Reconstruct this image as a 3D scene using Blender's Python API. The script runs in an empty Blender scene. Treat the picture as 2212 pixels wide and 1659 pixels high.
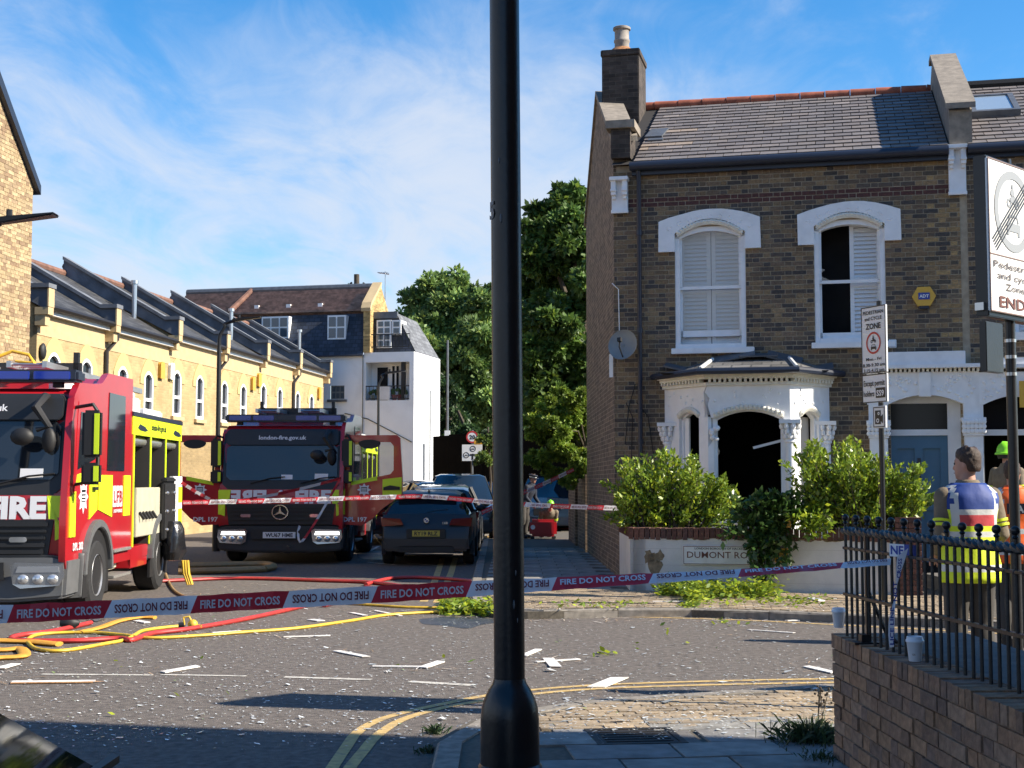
import bpy, bmesh, math, random
import numpy as np
from mathutils import Vector, Matrix
R = random.Random(11)
NR = np.random.default_rng(5)
rad = math.radians
SC = bpy.context.scene
COL = SC.collection

# ------------------------------------------------------------------ camera
CAM_H, FPX, TILT = 1.6, 3000.0, math.atan(210.0 / 3000.0)
cam_d = bpy.data.cameras.new('camera')
cam_d.sensor_width, cam_d.lens = 36.0, 36.0 * FPX / 2212.0
cam_d.clip_start, cam_d.clip_end = 0.05, 3000
cam = bpy.data.objects.new('camera', cam_d)
cam.location = (0, 0, CAM_H)
cam.rotation_euler = (math.pi / 2 + TILT, 0, 0)
COL.objects.link(cam)
SC.camera = cam

# ------------------------------------------------------------------ light
SUN_EL = rad(35.0)
SUN_H = Vector((0.977, -0.213, 0)).normalized()          # horizontal direction towards the sun
SUN_DIR = Vector((SUN_H.x * math.cos(SUN_EL), SUN_H.y * math.cos(SUN_EL), math.sin(SUN_EL)))
sun_d = bpy.data.lights.new('sun', 'SUN')
sun_d.energy, sun_d.angle, sun_d.color = 5.0, rad(0.53), (1.0, 0.91, 0.76)
sun = bpy.data.objects.new('sun', sun_d)
sun.rotation_euler = SUN_DIR.to_track_quat('Z', 'Y').to_euler()
sun.location = (30, -10, 40)
COL.objects.link(sun)

W = bpy.data.worlds.new('World')
SC.world = W
W.use_nodes = True
_nt = W.node_tree
_nt.nodes.clear()
def wn(t, **k):
    n = _nt.nodes.new(t)
    for a, b in k.items():
        setattr(n, a, b)
    return n
def wl(a, b): _nt.links.new(a, b)
def wmath(op, a, b=None, clamp=False):
    n = wn('ShaderNodeMath', operation=op, use_clamp=clamp)
    for i, v in enumerate((a, b)):
        if v is None: continue
        if hasattr(v, 'links'): wl(v, n.inputs[i])
        else: n.inputs[i].default_value = v
    return n.outputs[0]
_out = wn('ShaderNodeOutputWorld')
_sky = wn('ShaderNodeTexSky', sky_type='NISHITA')
_sky.sun_disc = False
_sky.sun_elevation = SUN_EL
_sky.sun_rotation = math.atan2(SUN_H.x, SUN_H.y)
_sky.altitude, _sky.air_density, _sky.dust_density, _sky.ozone_density = 30, 1.0, 0.35, 3.0
_hs = wn('ShaderNodeHueSaturation')
_hs.inputs['Saturation'].default_value = 1.36
wl(_sky.outputs[0], _hs.inputs['Color'])
_bg = wn('ShaderNodeBackground')
_bg.inputs['Strength'].default_value = 0.102
wl(_hs.outputs[0], _bg.inputs['Color'])
_tc = wn('ShaderNodeTexCoord')
_sep = wn('ShaderNodeSeparateXYZ')
wl(_tc.outputs['Generated'], _sep.inputs[0])
_zz = wmath('ADD', wmath('MAXIMUM', _sep.outputs[2], 0.0), 0.13)
_u, _v = wmath('DIVIDE', _sep.outputs[0], _zz), wmath('DIVIDE', _sep.outputs[1], _zz)
_cmb = wn('ShaderNodeCombineXYZ')
wl(_u, _cmb.inputs[0]); wl(_v, _cmb.inputs[1])
_mp = wn('ShaderNodeMapping')
_mp.inputs['Rotation'].default_value = (0, 0, rad(-32))
_mp.inputs['Scale'].default_value = (1.15, 0.55, 1)
_mp.inputs['Location'].default_value = (0.6, 1.9, 0)
wl(_cmb.outputs[0], _mp.inputs[0])
def wnoise(scale, detail, rough, dist):
    n = wn('ShaderNodeTexNoise')
    n.inputs['Scale'].default_value, n.inputs['Detail'].default_value = scale, detail
    n.inputs['Roughness'].default_value, n.inputs['Distortion'].default_value = rough, dist
    wl(_mp.outputs[0], n.inputs['Vector'])
    return n.outputs[0]
_n1, _n2 = wnoise(1.0, 8, 0.55, 0.5), wnoise(3.4, 9, 0.62, 0.9)
# more cloud low down and towards the left of the view
_low = wmath('SUBTRACT', 0.30, wmath('MULTIPLY', _sep.outputs[2], 0.88))
_left = wmath('MULTIPLY', _sep.outputs[0], -0.20)
_sum = wmath('ADD', wmath('ADD', wmath('MULTIPLY', _n1, 0.75), wmath('MULTIPLY', _n2, 0.40)), wmath('ADD', _low, _left))
_mask = wn('ShaderNodeMapRange', interpolation_type='SMOOTHSTEP')
_mask.inputs['From Min'].default_value, _mask.inputs['From Max'].default_value = 0.53, 0.86
_mask.inputs['To Max'].default_value = 0.86
wl(_sum, _mask.inputs['Value'])
_cl = wn('ShaderNodeBackground')
_cl.inputs['Color'].default_value, _cl.inputs['Strength'].default_value = (0.73, 0.79, 0.90, 1), 0.50
_mx = wn('ShaderNodeMixShader')
wl(_mask.outputs[0], _mx.inputs[0]); wl(_bg.outputs[0], _mx.inputs[1]); wl(_cl.outputs[0], _mx.inputs[2])
wl(_mx.outputs[0], _out.inputs[0])

SC.view_settings.view_transform = 'Standard'
SC.view_settings.look = 'None'
SC.view_settings.exposure, SC.view_settings.gamma = 1.05, 1.0
SC.view_settings.use_curve_mapping = False
SC.cycles.max_bounces, SC.cycles.diffuse_bounces, SC.cycles.glossy_bounces = 8, 4, 3
SC.cycles.transparent_max_bounces = 8
SC.cycles.use_denoising = True
SC.cycles.sample_clamp_indirect = 6

# ------------------------------------------------------------------ picture helpers (v = pixel of a 2212 x 1659 view)
_F = Vector((0, math.cos(TILT), math.sin(TILT)))
_U = Vector((0, -math.sin(TILT), math.cos(TILT)))
CP = Vector((0, 0, CAM_H))
def ray(px, py):
    return _F + Vector((1, 0, 0)) * ((px - 1106.0) / FPX) + _U * ((829.5 - py) / FPX)
def at(px, py, Y):
    d = ray(px, py); return CP + d * (Y / d.y)
def gnd(px, py, z=0.0):
    d = ray(px, py); return CP + d * ((z - CAM_H) / d.z)
class Frame:
    """Upright local frame: x along a facade, y into the building, z up."""
    def __init__(s, loc, rz):
        s.loc, s.rz = Vector(loc), rz
        s.M = Matrix.Translation(s.loc) @ Matrix.Rotation(rz, 4, 'Z')
        s.I = s.M.inverted()
    def L(s, P): return s.I @ Vector(P)
    def Wd(s, P): return s.M @ Vector(P)
    def _h(s, px, py, ax, val):
        o, d = s.I @ CP, s.I.to_3x3() @ ray(px, py)
        return o + d * ((val - o[ax]) / d[ax])
    def hit(s, px, py, y=0.0):
        p = s._h(px, py, 1, y); return (p.x, p.z)
    def hitx(s, px, py, x=0.0):
        p = s._h(px, py, 0, x); return (p.y, p.z)

# ------------------------------------------------------------------ materials
def lin(r, g, b):
    f = lambda c: ((c / 255 + 0.055) / 1.055) ** 2.4 if c > 10 else c / 255 / 12.92
    return (f(r), f(g), f(b))
MATS = {}
def mat(name, col=(0.5, 0.5, 0.5), rough=0.6, metal=0.0, var=0.0, scale=6.0, bump=0.0, bscale=60.0, attr=False, emit=0.0,
        spec=0.5, coat=0.0, stain=None, stain_scale=1.2, stain_amt=0.5, brick=None, mortar=None, detail=4.0, bvar=(.62, 1.3), trans=0.0, alpha=1.0, transl=0.0, ior=1.5):
    if name in MATS: return MATS[name]
    m = bpy.data.materials.new(name)
    m.use_nodes = True
    nt = m.node_tree
    nt.nodes.clear()
    N = lambda t, **k: (lambda n: ([setattr(n, a, b) for a, b in k.items()], n)[1])(nt.nodes.new(t))
    Lk = lambda a, b: nt.links.new(a, b)
    out, bs = N('ShaderNodeOutputMaterial'), N('ShaderNodeBsdfPrincipled')
    bs.inputs['Roughness'].default_value, bs.inputs['Metallic'].default_value = rough, metal
    bs.inputs['Specular IOR Level'].default_value = spec; bs.inputs['IOR'].default_value = ior
    bs.inputs['Coat Weight'].default_value, bs.inputs['Coat Roughness'].default_value = coat, 0.06
    if trans: bs.inputs['Transmission Weight'].default_value = trans
    if alpha < 1: bs.inputs['Alpha'].default_value = alpha
    tc = N('ShaderNodeTexCoord')
    c4 = lambda c: (c[0], c[1], c[2], 1)
    cur = N('ShaderNodeRGB'); cur.outputs[0].default_value = c4(col); cur = cur.outputs[0]
    height = None
    if brick:                                             # (length, height) metres in UV space
        uv = N('ShaderNodeUVMap'); uv.uv_map = 'uv'
        bt = N('ShaderNodeTexBrick')
        bt.inputs['Scale'].default_value = 1.0
        bt.inputs['Brick Width'].default_value, bt.inputs['Row Height'].default_value = brick
        bt.inputs['Mortar Size'].default_value, bt.inputs['Mortar Smooth'].default_value = brick[1] * 0.075, 0.15
        bt.inputs['Bias'].default_value = 0.0
        bt.inputs['Color1'].default_value = c4([x * bvar[0] for x in col]); bt.inputs['Color2'].default_value = c4([x * bvar[1] for x in col])
        bt.inputs['Mortar'].default_value = c4(mortar or [x * 1.3 for x in col])
        Lk(uv.outputs[0], bt.inputs['Vector'])
        cur = bt.outputs['Color']
        inv = N('ShaderNodeMath', operation='SUBTRACT'); inv.inputs[0].default_value = 1; Lk(bt.outputs['Fac'], inv.inputs[1])
        height = inv.outputs[0]
    def noise(sc, det=detail, dist=0.0):
        n = N('ShaderNodeTexNoise'); n.inputs['Scale'].default_value, n.inputs['Detail'].default_value = sc, det
        n.inputs['Distortion'].default_value = dist
        Lk(tc.outputs['Object'], n.inputs['Vector']); return n.outputs[0]
    def mixc(fac, a, b, mode='MIX'):
        x = N('ShaderNodeMix', data_type='RGBA', blend_type=mode)
        for s, v in ((0, fac), (6, a), (7, b)):
            if hasattr(v, 'links'): Lk(v, x.inputs[s])
            else: x.inputs[s].default_value = v
        return x.outputs[2]
    if var:
        mr = N('ShaderNodeMapRange'); mr.inputs['From Min'].default_value, mr.inputs['From Max'].default_value = 0.3, 0.7
        mr.inputs['To Min'].default_value, mr.inputs['To Max'].default_value = 1 - var, 1 + var
        Lk(noise(scale), mr.inputs['Value'])
        cur = mixc(1.0, cur, mr.outputs[0], 'MULTIPLY')
    if stain:
        mr = N('ShaderNodeMapRange'); mr.inputs['From Min'].default_value, mr.inputs['From Max'].default_value = 0.52, 0.72
        mr.inputs['To Max'].default_value = stain_amt
        Lk(noise(stain_scale, 6, 0.4), mr.inputs['Value'])
        cur = mixc(mr.outputs[0], cur, c4(stain))
    if attr:
        at_ = N('ShaderNodeAttribute'); at_.attribute_name = 'col'
        cur = mixc(1.0, cur, at_.outputs['Color'], 'MULTIPLY')
    Lk(cur, bs.inputs['Base Color'])
    if bump:
        b = N('ShaderNodeBump'); b.inputs['Strength'].default_value = bump; b.inputs['Distance'].default_value = 0.01
        h = noise(bscale, 5)
        if height is not None:
            ad = N('ShaderNodeMath', operation='MULTIPLY_ADD'); ad.inputs[1].default_value = 0.35; Lk(h, ad.inputs[0]); Lk(height, ad.inputs[2]); h = ad.outputs[0]
        Lk(h, b.inputs['Height']); Lk(b.outputs[0], bs.inputs['Normal'])
    if emit:
        bs.inputs['Emission Color'].default_value = c4(col); bs.inputs['Emission Strength'].default_value = emit
    if transl:
        tr = N('ShaderNodeBsdfTranslucent'); Lk(cur, tr.inputs['Color'])
        mx = N('ShaderNodeMixShader'); mx.inputs[0].default_value = transl
        Lk(bs.outputs[0], mx.inputs[1]); Lk(tr.outputs[0], mx.inputs[2]); Lk(mx.outputs[0], out.inputs[0])
    else:
        Lk(bs.outputs[0], out.inputs[0])
    MATS[name] = m
    return m

# ------------------------------------------------------------------ mesh builder
class MB:
    def __init__(s): s.v, s.f, s.m, s.c = [], [], [], []
    def add(s, pts, faces, mi=0, col=(1, 1, 1)):
        o = len(s.v); s.v.extend([tuple(p) for p in pts])
        for f in faces:
            s.f.append([o + i for i in f]); s.m.append(mi); s.c.append(col)
        return s
    def poly(s, pts, mi=0, col=(1, 1, 1)): return s.add(pts, [list(range(len(pts)))], mi, col)
    def box(s, x0, x1, y0, y1, z0, z1, mi=0, col=(1, 1, 1), M=None):
        p = [Vector((x, y, z)) for z in (z0, z1) for y in (y0, y1) for x in (x0, x1)]
        if M is not None: p = [M @ q for q in p]
        return s.add(p, [[0, 2, 3, 1], [4, 5, 7, 6], [0, 1, 5, 4], [2, 6, 7, 3], [0, 4, 6, 2], [1, 3, 7, 5]], mi, col)
    def prism(s, poly, fn, d0, d1, mi=0, col=(1, 1, 1), mi_side=None):
        n = len(poly)
        a = [fn(p[0], p[1], d0) for p in poly]; b = [fn(p[0], p[1], d1) for p in poly]
        s.add(a, [list(range(n))], mi, col); s.add(b, [list(range(n))[::-1]], mi, col)
        s.add(a + b, [[i, i + n, (i + 1) % n + n, (i + 1) % n] for i in range(n)], mi if mi_side is None else mi_side, col)
        return s
    def cyl(s, p0, p1, r0, r1=None, n=12, mi=0, col=(1, 1, 1), caps=True):
        r1 = r0 if r1 is None else r1
        return s.tube([p0, p1], [r0, r1], n, mi, col, caps)
    def tube(s, pts, r, n=8, mi=0, col=(1, 1, 1), caps=True, flat=1.0):
        pts = [Vector(p) for p in pts]; k = len(pts)
        rs = r if isinstance(r, (list, tuple)) else [r] * k
        ring, prev = [], None
        for i, p in enumerate(pts):
            t = (pts[min(i + 1, k - 1)] - pts[max(i - 1, 0)])
            t = t.normalized() if t.length > 1e-9 else Vector((0, 0, 1))
            ref = Vector((0, 0, 1)) if abs(t.z) < 0.95 else Vector((1, 0, 0))
            if prev is None: a = t.cross(ref).normalized()
            else:
                a = prev - t * prev.dot(t); a = a.normalized() if a.length > 1e-6 else t.cross(ref).normalized()
            prev = a; b = t.cross(a)
            ring += [p + (a * math.cos(2 * math.pi * j / n) + b * (math.sin(2 * math.pi * j / n) * flat)) * rs[i] for j in range(n)]
        fs = [[i * n + j, i * n + (j + 1) % n, (i + 1) * n + (j + 1) % n, (i + 1) * n + j] for i in range(k - 1) for j in range(n)]
        if caps: fs += [list(range(n))[::-1], [(k - 1) * n + j for j in range(n)]]
        return s.add(ring, fs, mi, col)
    def lathe(s, prof, c=(0, 0, 0), n=16, mi=0, col=(1, 1, 1), M=None, caps=True):
        c = Vector(c); pts = []
        for r, z in prof:
            for j in range(n):
                q = Vector((r * math.cos(2 * math.pi * j / n), r * math.sin(2 * math.pi * j / n), z))
                pts.append((M @ q if M is not None else q) + c)
        k = len(prof)
        fs = [[i * n + j, i * n + (j + 1) % n, (i + 1) * n + (j + 1) % n, (i + 1) * n + j] for i in range(k - 1) for j in range(n)]
        if caps: fs += [list(range(n))[::-1], [(k - 1) * n + j for j in range(n)]]
        return s.add(pts, fs, mi, col)
    def ball(s, c, r, n=10, mi=0, col=(1, 1, 1), sq=(1, 1, 1)):
        k = max(4, n // 2); pts = []
        for i in range(k + 1):
            a = math.pi * i / k
            for j in range(n):
                b = 2 * math.pi * j / n
                pts.append(Vector(c) + Vector((math.sin(a) * math.cos(b) * r * sq[0], math.sin(a) * math.sin(b) * r * sq[1], math.cos(a) * r * sq[2])))
        return s.add(pts, [[i * n + j, (i + 1) * n + j, (i + 1) * n + (j + 1) % n, i * n + (j + 1) % n] for i in range(k) for j in range(n)], mi, col)
    def xform(s, M):
        s.v = [tuple(M @ Vector(p)) for p in s.v]; return s
    def mesh(s, name, mats):
        me = bpy.data.meshes.new(name)
        me.from_pydata(s.v, [], s.f)
        for m in (mats if isinstance(mats, (list, tuple)) else [mats]): me.materials.append(m)
        me.polygons.foreach_set('material_index', s.m)
        finish(me, s.c)
        return me
    def build(s, name, mats, parent=None, smooth=False, bevel=0.0, fix=True, **props):
        me = s.mesh(name, mats)
        if fix or bevel:
            bm = bmesh.new(); bm.from_mesh(me)
            if fix: bmesh.ops.recalc_face_normals(bm, faces=bm.faces)
            if bevel:
                bmesh.ops.remove_doubles(bm, verts=bm.verts, dist=1e-5)
                es = [e for e in bm.edges if len(e.link_faces) == 2 and e.calc_face_angle(0) > rad(25)]
                bmesh.ops.bevel(bm, geom=es, offset=bevel, segments=2, affect='EDGES', clamp_overlap=True)
            bm.to_mesh(me); bm.free()
        if smooth:
            try: me.shade_smooth(); me.set_sharp_from_angle(angle=rad(smooth if smooth is not True else 40))
            except Exception: pass
        return link(name, me, parent, **props)
def finish(me, cols=None):
    """metre UVs by face direction and the per-face colour attribute"""
    nl = len(me.loops)
    uv = me.uv_layers.new(name='uv')
    co = np.empty(len(me.vertices) * 3); me.vertices.foreach_get('co', co); co = co.reshape(-1, 3)
    li = np.empty(nl, dtype=np.int64); me.loops.foreach_get('vertex_index', li)
    nrm = np.empty(len(me.polygons) * 3); me.polygons.foreach_get('normal', nrm); nrm = nrm.reshape(-1, 3)
    tot = np.empty(len(me.polygons), dtype=np.int64); me.polygons.foreach_get('loop_total', tot)
    ln = np.repeat(nrm, tot, axis=0); p = co[li]
    h = np.stack([-ln[:, 1], ln[:, 0]], 1); hl = np.linalg.norm(h, axis=1, keepdims=True); flat = np.abs(ln[:, 2]) > 0.9
    h = h / np.maximum(hl, 1e-6)
    u = np.where(flat, p[:, 0], (p[:, :2] * h).sum(1))
    slope = np.sqrt(np.maximum(1 - ln[:, 2] ** 2, 0.05))
    v = np.where(flat, p[:, 1], p[:, 2] / slope)
    uv.data.foreach_set('uv', np.stack([u, v], 1).astype(np.float32).ravel())
    if cols is not None and any(c != (1, 1, 1) for c in cols):
        a = me.attributes.new('col', 'FLOAT_COLOR', 'CORNER')
        cc = np.ones((len(cols), 4), dtype=np.float32); cc[:, :3] = np.array(cols, dtype=np.float32)
        a.data.foreach_set('color', np.repeat(cc, tot, axis=0).ravel())
def link(name, me, parent=None, **props):
    o = bpy.data.objects.new(name, me)
    COL.objects.link(o)
    if parent is not None: o.parent = parent
    for k, v in props.items(): o[k] = v
    return o
def thing(name, label, cat, loc=(0, 0, 0), rz=0.0, group=None):
    o = bpy.data.objects.new(name, None)
    COL.objects.link(o)
    o.empty_display_size = 0.2
    o.location, o.rotation_euler = loc, (0, 0, rz)
    o['label'], o['category'] = label, cat
    if group: o['group'] = group
    return o
def tag(o, label, cat, group=None):
    o['label'], o['category'] = label, cat
    if group: o['group'] = group
    return o
def copy_tree(o, parent=None):
    c = o.copy(); COL.objects.link(c)
    if parent is not None: c.parent = parent
    for ch in list(o.children): copy_tree(ch, c)
    return c
def quads_mesh(name, V, nq, mats, cols=None):
    """numpy: V (nq*4, 3) -> mesh of nq separate quads, cols (nq, 3)"""
    me = bpy.data.meshes.new(name)
    me.vertices.add(nq * 4); me.vertices.foreach_set('co', V.astype(np.float32).ravel())
    me.loops.add(nq * 4); me.loops.foreach_set('vertex_index', np.arange(nq * 4, dtype=np.int32))
    me.polygons.add(nq)
    me.polygons.foreach_set('loop_start', np.arange(0, nq * 4, 4, dtype=np.int32))
    for m in (mats if isinstance(mats, (list, tuple)) else [mats]): me.materials.append(m)
    if cols is not None:
        a = me.attributes.new('col', 'FLOAT_COLOR', 'CORNER')
        cc = np.ones((nq, 4), dtype=np.float32); cc[:, :3] = cols
        a.data.foreach_set('color', np.repeat(cc, 4, axis=0).ravel())
    me.update(calc_edges=True)
    return me
# ------------------------------------------------------------------ lettering
_TX = {}
def text_geo(s, bold=0.0):
    k = (s, bold)
    if k not in _TX:
        cu = bpy.data.curves.new('lettering', 'FONT')
        cu.body, cu.size, cu.align_x, cu.align_y = s, 1.0, 'LEFT', 'BOTTOM_BASELINE'
        cu.resolution_u = 2; cu.offset = bold
        ob = bpy.data.objects.new('lettering', cu)
        me = bpy.data.meshes.new_from_object(ob)
        v = [tuple(x.co) for x in me.vertices]; f = [list(p.vertices) for p in me.polygons]
        bpy.data.objects.remove(ob); bpy.data.meshes.remove(me)
        xs = [p[0] for p in v] or [0, 1]
        cap = 0.729                                        # cap height of the built-in face at size 1
        x0, w = min(xs), max(xs) - min(xs)
        _TX[k] = ([((p[0] - x0) / cap, p[1] / cap) for p in v], f, w / cap)
    return _TX[k]
def letter(mb, s, o, rx, up, h, mi=0, anchor='c', width=None, bold=0.012, flip=False, mirror=False):
    """flat letters of cap height h; o = anchor on the base line, rx / up unit vectors"""
    v, f, w = text_geo(s, bold)
    kx = h if width is None else width / w
    rx, up, o = Vector(rx), Vector(up), Vector(o)
    W_ = w * kx
    x0 = {'c': -W_ / 2, 'l': 0, 'r': -W_}[anchor]
    pts = []
    for x, y in v:
        X, Y = x0 + x * kx, y * h
        if mirror: X = 2 * x0 + W_ - X
        if flip: X, Y = 2 * x0 + W_ - X, h - Y
        pts.append(o + rx * X + up * Y)
    mb.add(pts, f, mi); return W_
# ------------------------------------------------------------------ pieces: bricks, slates, pavers
def brick_cols(kind):
    r = R.random()
    if kind == 'stock':                                    # weathered London stock, brown to nearly black
        b = R.choice([(0.150, 0.105, 0.068), (0.120, 0.087, 0.060), (0.085, 0.067, 0.054), (0.175, 0.120, 0.068), (0.060, 0.051, 0.046), (0.21, 0.145, 0.080)])
    elif kind == 'yellow': b = R.choice([(0.38, 0.285, 0.16), (0.33, 0.24, 0.135), (0.43, 0.33, 0.19), (0.24, 0.16, 0.095), (0.36, 0.27, 0.155), (0.28, 0.20, 0.12)])
    elif kind == 'red': b = R.choice([(0.15, 0.065, 0.045), (0.12, 0.055, 0.040), (0.17, 0.08, 0.055), (0.10, 0.05, 0.04)])
    elif kind == 'slate': b = R.choice([(0.165, 0.142, 0.132), (0.15, 0.132, 0.126), (0.175, 0.15, 0.136), (0.14, 0.124, 0.12), (0.158, 0.142, 0.136)])
    elif kind == 'paver': b = R.choice([(0.32, 0.245, 0.16), (0.28, 0.215, 0.145), (0.35, 0.265, 0.17), (0.25, 0.195, 0.135)])
    elif kind == 'slab': b = R.choice([(0.24, 0.23, 0.21), (0.21, 0.20, 0.19), (0.27, 0.255, 0.23)])
    else: b = (0.3, 0.3, 0.3)
    k = 0.88 + 0.24 * r
    return tuple(c * k for c in b)
def pieces(spans, name, material, parent, score=None, cap=300, stuff=None):
    """spans: list of (pts8 or (verts, faces), colour, centre). The cap best become parts, the rest one part with kind 'stuff'."""
    order = sorted(range(len(spans)), key=(lambda i: -score(spans[i][2])) if score else (lambda i: i))
    for i in order[:cap]:
        (vs, fs), col, c = spans[i]
        mb = MB(); mb.add([Vector(p) - Vector(c) for p in vs], fs, 0, col)
        o = mb.build(name, material, parent, fix=True); o.location = c
    if len(order) > cap:
        mb = MB()
        for i in order[cap:]:
            (vs, fs), col, c = spans[i]; mb.add(vs, fs, 0, col)
        mb.build(stuff or name + '_rest', material, parent, fix=True, kind='stuff')
BOXF = [[0, 2, 3, 1], [4, 5, 7, 6], [0, 1, 5, 4], [2, 6, 7, 3], [0, 4, 6, 2], [1, 3, 7, 5]]
def brick_spans(fn, a0, a1, z0, z1, kind, holes=(), L=0.225, H=0.075, d=(0.0, -0.02), jit=0.003, bond='flemish', hfac=1.0, g=0.010):
    """fn(a, z, off) -> point. holes: functions z -> (a_lo, a_hi) or None"""
    out = []; nz = int(round((z1 - z0) / H))
    for r in range(nz):
        zb = z0 + r * H; zm = zb + H / 2
        ex = [h(zm) for h in holes]; ex = sorted([e for e in ex if e])
        a = a0 - (0 if r % 2 == 0 else (L / 4 if bond == 'flemish' else L / 2)) - (0 if bond != 'flemish' else L / 2 * (r % 2))
        k = 0
        while a < a1:
            w = L if (bond != 'flemish' or k % 2 == 0) else L / 2
            k += 1
            segs = [(max(a, a0), min(a + w, a1))]; a += w
            for lo, hi in ex:
                ns = []
                for s, e in segs:
                    if hi <= s or lo >= e: ns.append((s, e))
                    else:
                        if lo - s > 0.03: ns.append((s, lo))
                        if e - hi > 0.03: ns.append((hi, e))
                segs = ns
            for s, e in segs:
                if e - s < 0.03: continue
                o = R.uniform(-jit, jit); zt = R.uniform(-0.002, 0.002)
                p = [fn(x, z, dd) for z in (zb + g / 2 + zt, zb + H - g / 2 + zt) for dd in (d[0] + o, d[1]) for x in (s + g / 2, e - g / 2)]
                c = fn((s + e) / 2, zm, d[0])
                out.append(((p, BOXF), brick_cols(kind), c))
    return out
def sheet_with_holes(mb, fn, a0, a1, z0, z1, holes, off, mi=0):
    """a flat sheet in a wall plane with rectangular holes (lo, hi, zb, zt)"""
    A = sorted({a0, a1, *[min(max(h[i], a0), a1) for h in holes for i in (0, 1)]})
    Z = sorted({z0, z1, *[min(max(h[i], z0), z1) for h in holes for i in (2, 3)]})
    for i in range(len(A) - 1):
        for j in range(len(Z) - 1):
            am, zm = (A[i] + A[i + 1]) / 2, (Z[j] + Z[j + 1]) / 2
            if any(h[0] < am < h[1] and h[2] < zm < h[3] for h in holes): continue
            mb.poly([fn(A[i], Z[j], off), fn(A[i + 1], Z[j], off), fn(A[i + 1], Z[j + 1], off), fn(A[i], Z[j + 1], off)], mi)
def arc(a0, a1, zs, rise, n=10):
    """segmental arch points from (a0, zs) over to (a1, zs)"""
    return [(a0 + (a1 - a0) * i / n, zs + rise * (1 - (2 * i / n - 1) ** 2)) for i in range(n + 1)]
# ------------------------------------------------------------------ leaves
def leaf_quads(P, D, size, NV=None, w=0.42, jit=0.35):
    """P points, D leaf directions (unit), size array -> (n*4,3)"""
    n = len(P)
    D = D + NR.normal(0, jit, D.shape); D /= np.linalg.norm(D, axis=1, keepdims=True)
    Rn = NR.normal(0, 1, (n, 3)) if NV is None else NV + NR.normal(0, 0.5, (n, 3))
    S = np.cross(D, Rn); S /= np.maximum(np.linalg.norm(S, axis=1, keepdims=True), 1e-6)
    s = size[:, None]
    a, b = P, P + D * s * 0.45 + S * s * w * 0.5
    c, d = P + D * s, P + D * s * 0.45 - S * s * w * 0.5
    return np.stack([a, b, c, d], 1).reshape(-1, 3)
def leaf_cols(n, base, var=0.35, yellow=0.1):
    k = 1 + NR.uniform(-var, var, (n, 1)); c = np.array(base)[None, :] * k
    y = NR.random((n, 1)) < yellow
    return np.where(y, c * np.array([1.7, 1.35, 0.9]), c)
# ================================================================== ground, road, pavements
def structure(o): o['kind'] = 'structure'; return o
M_ASPH = mat('asphalt', (0.118, 0.100, 0.087), 0.86, var=0.42, scale=16, bump=0.8, bscale=110, stain=(0.125, 0.112, 0.100), stain_scale=2.3, stain_amt=0.30, detail=8)
M_PAVE = mat('pavement_bed', (0.10, 0.085, 0.065), 0.9, var=0.25, scale=30)
M_PAVER = mat('paver', (1, 1, 1), 0.85, var=0.25, scale=18, attr=True, bump=0.3, bscale=180)
M_SLAB = mat('paving_slab', (1, 1, 1), 0.85, var=0.25, scale=7, attr=True, bump=0.3, bscale=160, stain=(0.09, 0.08, 0.075), stain_scale=3, stain_amt=0.5)
M_KERB = mat('kerb_granite', (0.22, 0.195, 0.165), 0.8, var=0.3, scale=14, bump=0.3, bscale=150, stain=(0.12, 0.105, 0.09), stain_scale=4)
M_YEL = mat('road_paint_yellow', (0.50, 0.345, 0.135), 0.75, var=0.22, scale=22, stain=(0.20, 0.16, 0.12), stain_scale=9, stain_amt=0.75, detail=7)
M_WHT = mat('road_paint_white', (0.50, 0.47, 0.42), 0.75, var=0.22, scale=22, stain=(0.15, 0.14, 0.13), stain_scale=9, stain_amt=0.8, detail=7)

mb = MB(); n = 24
for i in range(n):
    for j in range(n):
        x0, x1 = -600 + 1200 * i / n, -600 + 1200 * (i + 1) / n
        y0, y1 = -200 + 1400 * j / n, -200 + 1400 * (j + 1) / n
        mb.poly([(x0, y0, 0), (x1, y0, 0), (x1, y1, 0), (x0, y1, 0)])
structure(mb.build('road', M_ASPH))

def strip(mb, pts, w, z, mi=0):
    """painted line of width w along ground points"""
    P = [Vector((p[0], p[1], 0)) for p in pts]; L_, R_ = [], []
    for i, p in enumerate(P):
        t = (P[min(i + 1, len(P) - 1)] - P[max(i - 1, 0)]).normalized(); s = Vector((-t.y, t.x, 0)) * w / 2
        L_.append(p + s); R_.append(p - s)
    for i in range(len(P) - 1):
        mb.poly([(*L_[i].xy, z), (*R_[i].xy, z), (*R_[i + 1].xy, z), (*L_[i + 1].xy, z)], mi)
def smooth_path(P, k=6):
    """Catmull-Rom through points"""
    P = [Vector(p) for p in P]; out = []
    for i in range(len(P) - 1):
        p0, p1, p2, p3 = P[max(i - 1, 0)], P[i], P[i + 1], P[min(i + 2, len(P) - 1)]
        for j in range(k):
            t = j / k
            out.append(0.5 * ((2 * p1) + (p2 - p0) * t + (2 * p0 - 5 * p1 + 4 * p2 - p3) * t * t + (3 * p1 - p0 - 3 * p2 + p3) * t ** 3))
    return out + [P[-1]]
def G(v, z=0.0): return [gnd(x, y, z) for x, y in v]
outer = [(690, 1700), (718, 1659), (745, 1619), (774, 1581), (824, 1554), (897, 1534), (959, 1521), (1046, 1504), (1160, 1490), (1300, 1480), (1500, 1473), (1790, 1467), (2212, 1462)]
inner = [(728, 1700), (756, 1659), (786, 1622), (812, 1592), (859, 1560), (912, 1541), (970, 1527), (1046, 1514), (1170, 1498), (1300, 1488), (1500, 1481), (1790, 1475), (2212, 1470)]
mb = MB()
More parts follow.
